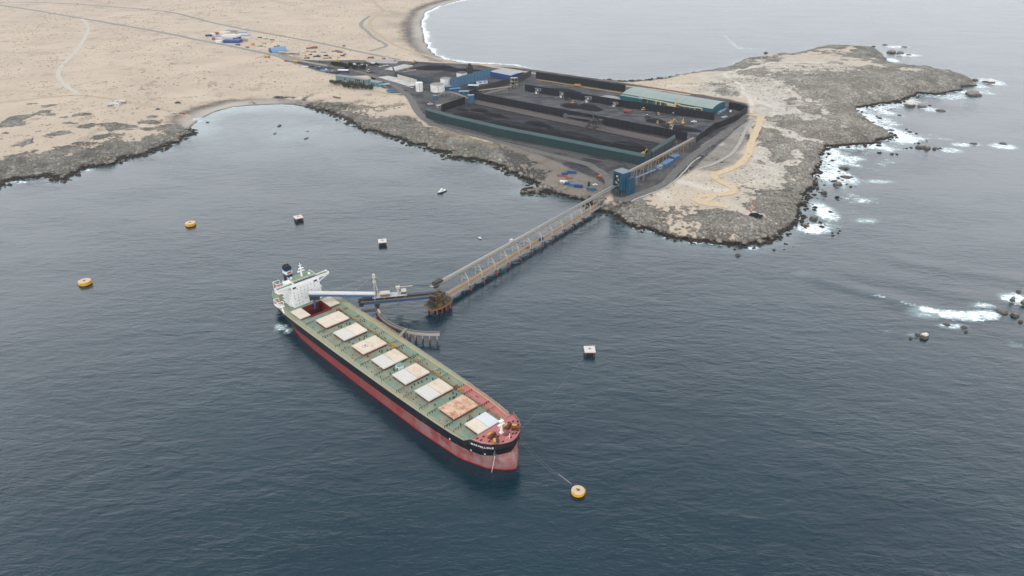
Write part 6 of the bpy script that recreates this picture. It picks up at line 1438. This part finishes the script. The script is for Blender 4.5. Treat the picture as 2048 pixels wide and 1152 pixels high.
def loader(label, px, py, rz, s_=1.2, mat=None):
    x, y = G(px, py, YZ); t = thing('wheel_loader', label, 'loader', (x, y, YZ+.5), rz, 'loaders and dozers in the coal yard'); t.scale = (s_,)*3; mat = mat or MYL
    m = MB(); m.cb((-1.2,0,1),(3.2,2.2,1.3)); m.cb((1.4,0,.9),(1.8,1.6,.9)); m.build('body', mat, t); m = MB(); m.cb((-.2,0,2.3),(1.6,1.7,1.3),0,.9); c_ = m.build('cab', MWIN, t); m = MB(); m.cb((-.2,0,3.62),(1.8,1.9,.15)); m.build('cab_roof', MTRW, c_)
    m = MB(); m.beam((1.8,-.7,1.5),(3.6,-.7,1.0),.25,.4); m.beam((1.8,.7,1.5),(3.6,.7,1.0),.25,.4); m.cb((4.0,0,.2),(1.1,3.0,1.3)); m.build('bucket', MDK, t)
    for a in (-1.9,1.5):
        for b_ in (-1.2,1.2): m = MB(); m.cyl((a,b_-.25,.75),(a,b_+.25,.75),.78,9); m.build('wheel', MTD, t)
MDR = paint('dull_red', (.30,.07,.05), .4)
truck('dull red dump truck in the middle row, right half', 1254.5, 225.5, -.4, MDR, MDR, 1.5, z=YZ+.3); truck('red truck between the first two hoppers of the middle row', 1134, 200, .2, MDR, MDK, 1.2, z=YZ+.3); truck('orange truck along the yellow barriers in the back row', 1155, 173, -.3, MYL, MYL, 1.4, z=YZ+.3)
loader('white and yellow loader in front of the warehouse fence', 1287, 222, .6, 1.4); loader('small yellow loader below the cream ducts', 1316, 231, 1.9, 1.2); loader('small yellow loader left of the excavator pair', 1314.5, 248, 1.6, 1.1); loader('blue and white loader before the warehouse fence', 1346, 231.5, .4, 1.2, MCB); loader('yellow and grey loader beside the ragged coal heap', 1146, 208, .3, 1.3)
loader('small dark loader with white roof beside the round heap', 1294, 236, .2, 1.3, MDK); loader('yellow loader on the grey lot behind the basins', 830, 127, 1, 1.6); loader('yellow loader between the basins and the coal', 815, 141, 2, 1.3); loader('tan loader above the office roof', 738, 146, 0, 1.6, MTAN)
def hopper(label, px, py, rz=.2, s_=1):
    x, y = G(px, py, YZ); t = thing('loading_hopper', label, 'hopper', (x, y, YZ+.1), rz, 'loading hoppers along the middle row'); t.scale = (s_,)*3
    m = MB()
    for a in (-2.5,2.5):
        for b_ in (-2,2): m.beam((a,b_,0),(a,b_,5),.4)
    m.build('leg', MTRW, t); m = MB(); m.add([Vector(p) for p in ((-1,-1,4),(1,-1,4),(1,1,4),(-1,1,4),(-4,-3.2,9),(4,-3.2,9),(4,3.2,9),(-4,3.2,9))], [(0,3,2,1),(4,5,6,7),(0,1,5,4),(1,2,6,5),(2,3,7,6),(3,0,4,7)]); m.box(4.2,-3.2,4.2,9,3.2,9.4); m.build('bin', paint('hopper_grey', (.16,.165,.17), .4), t)
    m = MB(); m.beam((0,0,3.2),(-14,-9,.8),1.4,.5); m.build('chute_belt', paint('belt_grey', (.2,.19,.19), .3), t)
    m = MB(); m.cb((-2,-3.2,0),(3,2.4,3)); m.cb((0,-3.4,5.2),(2,1.4,2)); m.build('control_cabin', MTRW, t)
hopper('grey hopper nearest the left end of the second row', 1074, 187); hopper('grey hopper, second from the left along the second fence', 1123, 194.5); hopper('grey hopper beside the ragged coal heap', 1174, 204); hopper('grey hopper, rightmost of those along the second fence', 1228, 213, .2, .8)
hopper('yellowish hopper beside the excavator pair', 1341, 259, 1, .7)
# yellow barriers at the foot of the back fence
pa, pb = V2(G(1073,159.5,YZ)), V2(G(1252,188,YZ)); Lb = (pb-pa).length; nb_ = 44; bo = None
for i in range(nb_):
    p = pa.lerp(pb, (i+.5)/nb_); rz = math.atan2(pb.y-pa.y, pb.x-pa.x)
    lb = 'yellow block barrier in the line along the foot of the back fence'
    if bo is None:
        m = MB(); m.cb((0,0,0),(3.0,1.3,.5)); m.cb((0,0,.5),(2.7,.7,.8),0,.8); bo = m.build('barrier', paint('barrier_yellow', (.52,.36,.10), .5), loc=(p.x,p.y,YZ+.14), rz=rz); tag(bo, lb, 'barrier', 'yellow barriers along the back fence')
    else: o = bo.copy(); S.collection.objects.link(o); o.location = (p.x, p.y, YZ+.14)
def car(label, px, py, rz, mat, s_=1, kind='pickup_truck', z=None, bus=False, group=None, mat2=None):
    if z is None: x, y, z = TT(px, py); z += .35
    else: x, y = G(px, py, z)
    t = thing(kind, label, 'bus' if bus else 'car', (x, y, z), rz, group); t.scale = (s_,)*3
    if bus:
        m = MB(); m.cb((0,0,.5),(12,2.6,1.3)); m.build('body', mat2 or mat, t); m = MB(); m.cb((0,0,1.81),(11.9,2.5,.8)); m.build('window_band', MWIN, t); m = MB(); m.cb((0,0,2.62),(12,2.6,.6),0,.97); m.build('roof', mat, t); ws = (-4,4)
    else:
        m = MB(); m.cb((0,0,.5),(5,1.9,.65)); m.cb((.2,0,1.15),(2.2,1.7,.7),0,.85); m.build('body', mat, t); m = MB(); m.cb((.2,0,1.3),(2.1,1.72,.38),0,.93); m.build('window', MWIN, t); ws = (-1.6,1.6)
    for a in ws:
        for b_ in (-.9,.9): m = MB(); m.cyl((a,b_-.12,.42),(a,b_+.12,.42),.42,8); m.build('wheel', MTD, t)
MBUS = paint('bus_blue', (.02,.10,.42), .1); MBUG = paint('bus_teal', (.10,.42,.36), .1)
car('blue, white and green bus parked below the office', 781, 184.5, math.radians(22), MBUS, 1.15, 'coach', bus=True, mat2=MBUG); car('brown truck on the junction right of the bus', 811, 181, 0, MRST, 1.3); car('white pickup in the coal yard right of the excavators', 1387.5, 245, -.1, MTRW, 1.7, z=YZ+.2); car('white pickup on the rail strip at its right end', 1337, 286, .1, MTRW, 1.7, z=YZ+.8)
car('white pickup beside the blue tanks behind the warehouse', 1461, 224, 1.2, MTRW, 1.5, z=YZ+.2); car('dark car below the office front', 707, 169.5, .2, MBD, 1.1); car('white car on the black road beside the slim tank', 824, 176.5, 0, MTRW, 1.0); car('white car beside the container camp of the pier root', 1190, 371.5, 0, MTRW, 1.2)
for i, (a, b_) in enumerate([(761,134.5),(768,133),(774,132)]): car('white parked car, %s from the left beside the rear basins' % NUM[i], a, b_, .3, MTRW, 1.1)
# tanks, sheds and stores around the yard
shed('blue container store below the inclined conveyor, larger one', 1329, 337, 24, 7, 5.0, 52, MBS, MBR2, nwin=0); shed('blue roofed store at the upper end of the row below the conveyor', 1348, 322, 13, 9, 4.5, 45, MBS, MBR2, nwin=0)
shed('pale teal container at the lower end of the row below the conveyor', 1319, 340, 9, 5, 4, 50, paint('pale_teal', (.20,.30,.32), .3), paint('pale_teal', (.20,.30,.32), .3), 'container_store'); shed('small dark blue box at the lower end of the store row', 1308, 343.5, 6, 3, 2.5, 10, MBS, MCB, 'container_store', nwin=0)
for i, (a, b_) in enumerate([(1440,228),(1446,225.5)]):
    x, y = G(a, b_, YZ); t = thing('horizontal_tank', ['blue horizontal tank nearer the warehouse end wall','pale blue horizontal tank right behind the first'][i], 'tank', (x, y, YZ+.3), .95); m = MB(); m.cyl((-7,0,3),(9,0,3),2.2,12); m.build('shell', [MBR, MBR2][i], t); m = MB(); m.cb((-5,0,0),(1,3.4,1.4)); m.cb((6,0,0),(1,3.4,1.4)); m.build('saddle', MCON, t)
shed('low teal platform by the right end of the warehouse', 1446, 238, 12, 6, 1.2, 40, MTEAL, paint('pale_teal', (.20,.30,.32), .3), 'loading_platform', nwin=0)
for i, (a, b_, L, rz, mt, lb) in enumerate([(1143.5,346.5,12,-8,MCB,'dark blue container standing alone above the pier root yard'),(1129,349.5,7,25,MCB,'small blue container left of the lone one'),(1127,367,9,-14,MTRW,'white container, first of the row on the shore edge'),(1137,369.5,9,-14,MCB,'blue container, second of the row on the shore edge'),(1147,372,9,-14,paint('cyan_box', (.03,.17,.24), .35),'cyan container, third of the row on the shore edge'),(1157,374.5,10,-14,MNV,'navy container, last of the row on the shore edge'),(1182,380,11,-14,MBS,'grey blue container apart from the row near the pier'),(1177.5,373,3,0,MDK,'dark upright machine beside the grey blue container')]):
    x, y, z = TT(a, b_); container('shipping_container' if i < 7 else 'generator', lb, x, y, z+.1, math.radians(rz), (L, 3.6, 3.2 if i < 7 else 6), mt, 'container' if i < 7 else 'generator', roof=mt)
for i, (a, b_, L, rz, lb) in enumerate([(1124,353,14,-20,'long red steel frame lying left of the pier root yard'),(1139,357,9,10,'short red steel frame lying beside the long one')]):
    x, y, z = TT(a, b_); t = thing('steel_frame', lb, 'frame', (x, y, z+.2), math.radians(rz)); m = MB(); m.cb((0,-1,0),(L,.4,.9)); m.cb((0,1,0),(L,.4,.9)); 
    for k in range(5): m.cb((-L/2+L*(k+.5)/5,0,.2),(.4,2,.5))
    m.build('girder', MDR, t)
x, y, z = TT(1200, 354); t = thing('orange_machine', 'small orange machine on the slope left of the blue tower', 'machine', (x, y, z)); m = MB(); m.cb((0,0,.5),(4.5,2.6,1.6)); m.cb((1,0,2.1),(1.8,2,1.2)); m.build('body', MOR, t); m = MB(); m.cb((0,-1.1,0),(4.6,.6,.8)); m.cb((0,1.1,0),(4.6,.6,.8)); m.build('track', MDK, t)
# striped daymark
x, y, z = TT(1502, 424); t = thing('beacon', 'red and white banded beacon post on the stony south point', 'beacon', (x, y, z))
for k in range(5): m = MB(); m.cyl((0,0,k*2.2),(0,0,k*2.2+2.2),1.0-.08*k,10,1.0-.08*(k+1)); m.build('band', MWS if k % 2 else MOR, t)
heap('black dark rock hollow beside the banded beacon', 1512, 430, 5.5, 4, 2.2, -.6, 40, MCOAL, 'dark_outcrop', 'rock')['group'] = ''
del bpy.data.objects['dark_outcrop']['group']
# ---------------- camp, hangar and yards along the desert road
CMP = [("blue roofed hut",452,65,24,12,0,1),("blue roofed hut right at the back",477,69,22,11,-10,1),("long white tented hall in the middle of the camp",442,75,46,12,12,0),("blue hut at the left",431,77,14,9,0,1),("large royal blue hall, biggest of the camp",447,86,38,20,-6,3),("white hut left of the royal blue hall",432,86,13,9,0,0),("white and blue hut at the right",480,76,24,9,-5,1),("brown roofed hut below the white and blue one",479,83,18,7,10,2),("tan roofed hut at the back of the camp",461,65.5,16,8,0,2),("red roofed hut at the upper left of the camp",429,69,9,6,0,5),("dark hut at the far left of the camp",411,73,14,7,10,4),("small white hut at the upper left",421,71,11,6,0,0),("dark container right of the white hall",466,79.5,12,6,-5,4),("dark container behind the royal blue hall",473,77.5,10,5,0,4),("blue grey hut left of the long white hall",420,78,12,6,0,1),("small red hut at the left edge",424,80,6,5,0,5),("white hut beside the back row",440,68,14,6,0,0),("brown hut in the back row, right",470,71,10,6,0,2)]
CM = [(MTRW, paint('tent_white', (.68,.67,.64), .2)), (MTRW, MBR2), (MTAN, paint('brown_roof', (.34,.24,.14), .3)), (MRB, paint('royal_roof', (.03,.08,.32), .15)), (MDK, MGR), (MDR, MDR)]
for lb, px, py, L, W, rz, k in CMP: shed(lb+(' in the desert camp' if 'camp' not in lb else ''), px, py, L, W, 6 if k == 3 else 4.2, rz, CM[k][0], CM[k][1], 'camp_building', 'building', 'buildings of the desert camp', .8, 0)
def hangar(label, px, py, L, R, rz):
    x, y, z = TT(px, py); t = thing('arched_hangar', label, 'hangar', (x, y, z), rz); m = MB(); n = 12; vs = []
    for xx in (0, L):
        for i in range(n+1): a = math.pi*i/n; vs.append((xx, R*math.cos(a), R*1.05*math.sin(a)-.3))
    m.add(vs, [(i, i+1, n+2+i, n+1+i) for i in range(n)]+[tuple(range(n+1, 2*n+2))]); m.build('shell', paint('hangar_blue', (.15,.27,.42), .3), t)
    m = MB(); m.add([(.3, R*.97*math.cos(math.pi*i/n), R*1.0*math.sin(math.pi*i/n)-.3) for i in range(n+1)], [tuple(range(n, -1, -1))]); m.build('end_wall', paint('hangar_end', (.04,.13,.28), .2), t); m = MB(); m.box(.0,-R*.35,0,.28,R*.35,R*.6); m.build('door', MWIN, t)
hangar('arched pale blue hangar beside the desert road', 541, 105.5, 34, 10.5, math.radians(38))
shed('long low building with pale roof right of the hangar', 556, 108, 48, 7, 4, -14, MTAN, paint('pinkish_roof', (.42,.36,.33), .4), 'workshop', 'workshop')
MSC = [MYL, MDR, MBR, MRST, MDK, MTRW, MOR, MCB, paint('green_pipe', (.10,.30,.14), .3), MTAN]
STO = [(505,88.5,10,3,0,6,'pallet of orange goods right of the camp'),(532,78.5,14,3,-12,8,'green stack of pipes above the hangar'),(520,76,12,3,-10,4,'dark stack of pipes left of the green pipes'),(545,80.5,12,3,-12,4,'dark stack of pipes right of the green pipes'),(543.5,85,6,4,0,0,'yellow machine above the hangar'),(552,87,14,3,8,5,'white boards above the hangar'),(529,87,10,3,0,6,'mixed orange scrap row above the hangar'),(521,93,12,4,0,8,'green and brown scrap left of the hangar'),(476,90.5,14,3,-25,4,'dark skids below the camp'),(495,95,9,4,0,3,'brown scrap between the camp and hangar'),(506,91,8,4,15,6,'red heap right of the camp'),
 (554,94,14,6,20,3,'brown stack directly behind the hangar'),(624,97,26,8,20,3,'brown timber rack right of the brown pad'),(615,104,8,5,0,0,'yellow container by the brown pad'),(611,112,5,4,0,6,'upright orange tank right of the pale roofed building'),(621,110,8,3,20,4,'dark car body near the orange tank'),(634,113.5,16,6,-15,4,'dark heap of scrap right of the orange tank'),(652,112,10,4,-20,4,'dark plates farther right'),(680,105.5,14,4,0,1,'dark red machine near the upper road'),(672,103,20,3,0,4,'dark row of scrap near the upper road'),(647,105,12,4,0,2,'light blue scrap row near the upper road'),(627,104.5,14,3,0,4,'dark strip of scrap right of yellow container'),(640,124,8,5,0,7,'blue box beside the lower road'),(674,122.5,8,5,0,0,'dark yellow loader shed beside the grove'),(655,117,18,4,10,3,'brown rows of scrap above the lower road'),(685,112,10,4,0,4,'dark pile below the upper road'),(690,109,6,3,0,7,'small blue item below the upper road'),(614,117,12,4,-10,4,'dark pile left of the lower road'),(583,112,4,3,0,5,'small white item at the end of the long building'),
 (611,134,12,4,0,5,'white roofed hut below the road'),(623,133.5,12,4,-5,4,'dark hut right of the white roofed hut'),(637,136.5,12,5,-10,7,'blue roofed hut left of the blue row'),(649,142.5,16,7,-10,2,'pale blue shed in the blue row'),(661,145,18,6,-8,7,'dark blue shed in the blue row'),(672,146,20,5,-8,4,'dark low shed between blue row and office'),(748,127,10,5,0,5,'white box on the grey gravel lot edge'),(742,116.5,14,5,0,1,'red machine at the top of the gravel lot'),(772,117.5,10,5,0,5,'white truck body above the gravel lot'),(768,118,8,4,0,1,'red truck body left of the white one'),(790,122.5,5,9,0,9,'tan frame beside the gravel lot'),(695,128,14,5,0,1,'red container above the dusted grove')]
for px, py, L, W, rz, k, lb in STO:
    x, y, z = TT(px, py); t = thing('stored_goods', lb, 'stored goods', (x, y, z), math.radians(rz), 'stores along the desert road'); r = random.Random(px); mat = MSC[k]
    m = MB(); h = 1.4+.35*W
    for j in range(3): a = L/3*(j-1); m.cb((a, r.uniform(-.4,.4), -.2), (L/3*.86, W*r.uniform(.7,1), h*r.uniform(.6,1)), r.uniform(-.1,.1))
    m.build('stack', mat, t)
    m = MB(); m.cb((L*.2, W*.2, h*.8), (L*.22, W*.4, h*.35), .3); m.build('top_piece', MSC[(k+3) % 10], t)
shed('white and blue hut beside the pale blue shed', 676, 146, 20, 9, 5, -6, MCB, MBW, 'office_hut', 'hut'); shed('white roofed long hut among the dusted trees, left', 696, 133, 24, 9, 4, -6, MTAN, MTRW, 'canteen', 'hut'); shed('white roofed long hut among the dusted trees, right', 712, 134.5, 24, 9, 4, -6, MTAN, MTRW, 'canteen', 'hut')
car('white bus on the upper desert road', 489, 58.8, math.radians(-12), MTRW, 1.4, 'coach', bus=True); truck('yellow truck on the lower desert road below the hangar', 534.5, 115.5, -.3, MYL, MYL, 1.5); truck('yellow truck on the lower desert road, right one', 593, 126, .3, MYL, MYL, 1.5); car('small red car ahead of the right yellow truck', 572, 123.5, -.2, MRED, 1.5); car('brown truck on the upper road near the terminal', 688, 93, 0, MRST, 1.6)
# beach cottages and cars
for lb, px, py, L, W, rz, mt in (('long white cottage by the beach track',222,211,12,6,6,MTRW),('second white cottage with grey roof by the beach track',231,206,15,7,4,MTRW),('small grey cottage left of the white ones',216,213.5,7,5,10,MGR),('small pale cottage at the right of the group',242,207.5,7,5,0,MTAN),('low white cottage in front of the others',226,212.5,9,5,8,MTRW)): shed(lb, px, py, L, W, 3.2, rz, mt, paint('cottage_roof', (.48,.46,.42), .3), 'cottage', 'cottage', 'cottages by the beach track', .5, 2)
car('dark truck parked alone behind the beach', 356, 207, .1, paint('dark_brown', (.06,.05,.035), .2), 1.8); car('blue car parked near the end of the beach track', 316, 219.7, .1, MCB, 1.3); car('white car at the end of the beach track', 348, 227, .1, MTRW, 1.2); car('red car at the end of the beach track', 367, 229, -.4, MRED, 1.3); car('blue white car beside the track, left of the red car', 361, 228, -.3, paint('car_blue_grey', (.12,.16,.25), .2), 1.1)
# ------------------------------------------------------------ haze: the humid coastal air
m = MB(); m.box(-21000, -6000, -22, 21000, 21000, 400)
hm = bpy.data.materials.new('coastal_haze'); hm.use_nodes = True; t_ = hm.node_tree; t_.nodes.remove(t_.nodes['Principled BSDF'])
pv = t_.nodes.new('ShaderNodeVolumePrincipled'); pv.inputs['Color'].default_value = (.90,.94,1.0,1); pv.inputs['Density'].default_value = HAZE; pv.inputs['Anisotropy'].default_value = .35
t_.links.new(pv.outputs[0], t_.nodes['Material Output'].inputs['Volume'])
tag(m.build('haze', hm), kind='stuff')
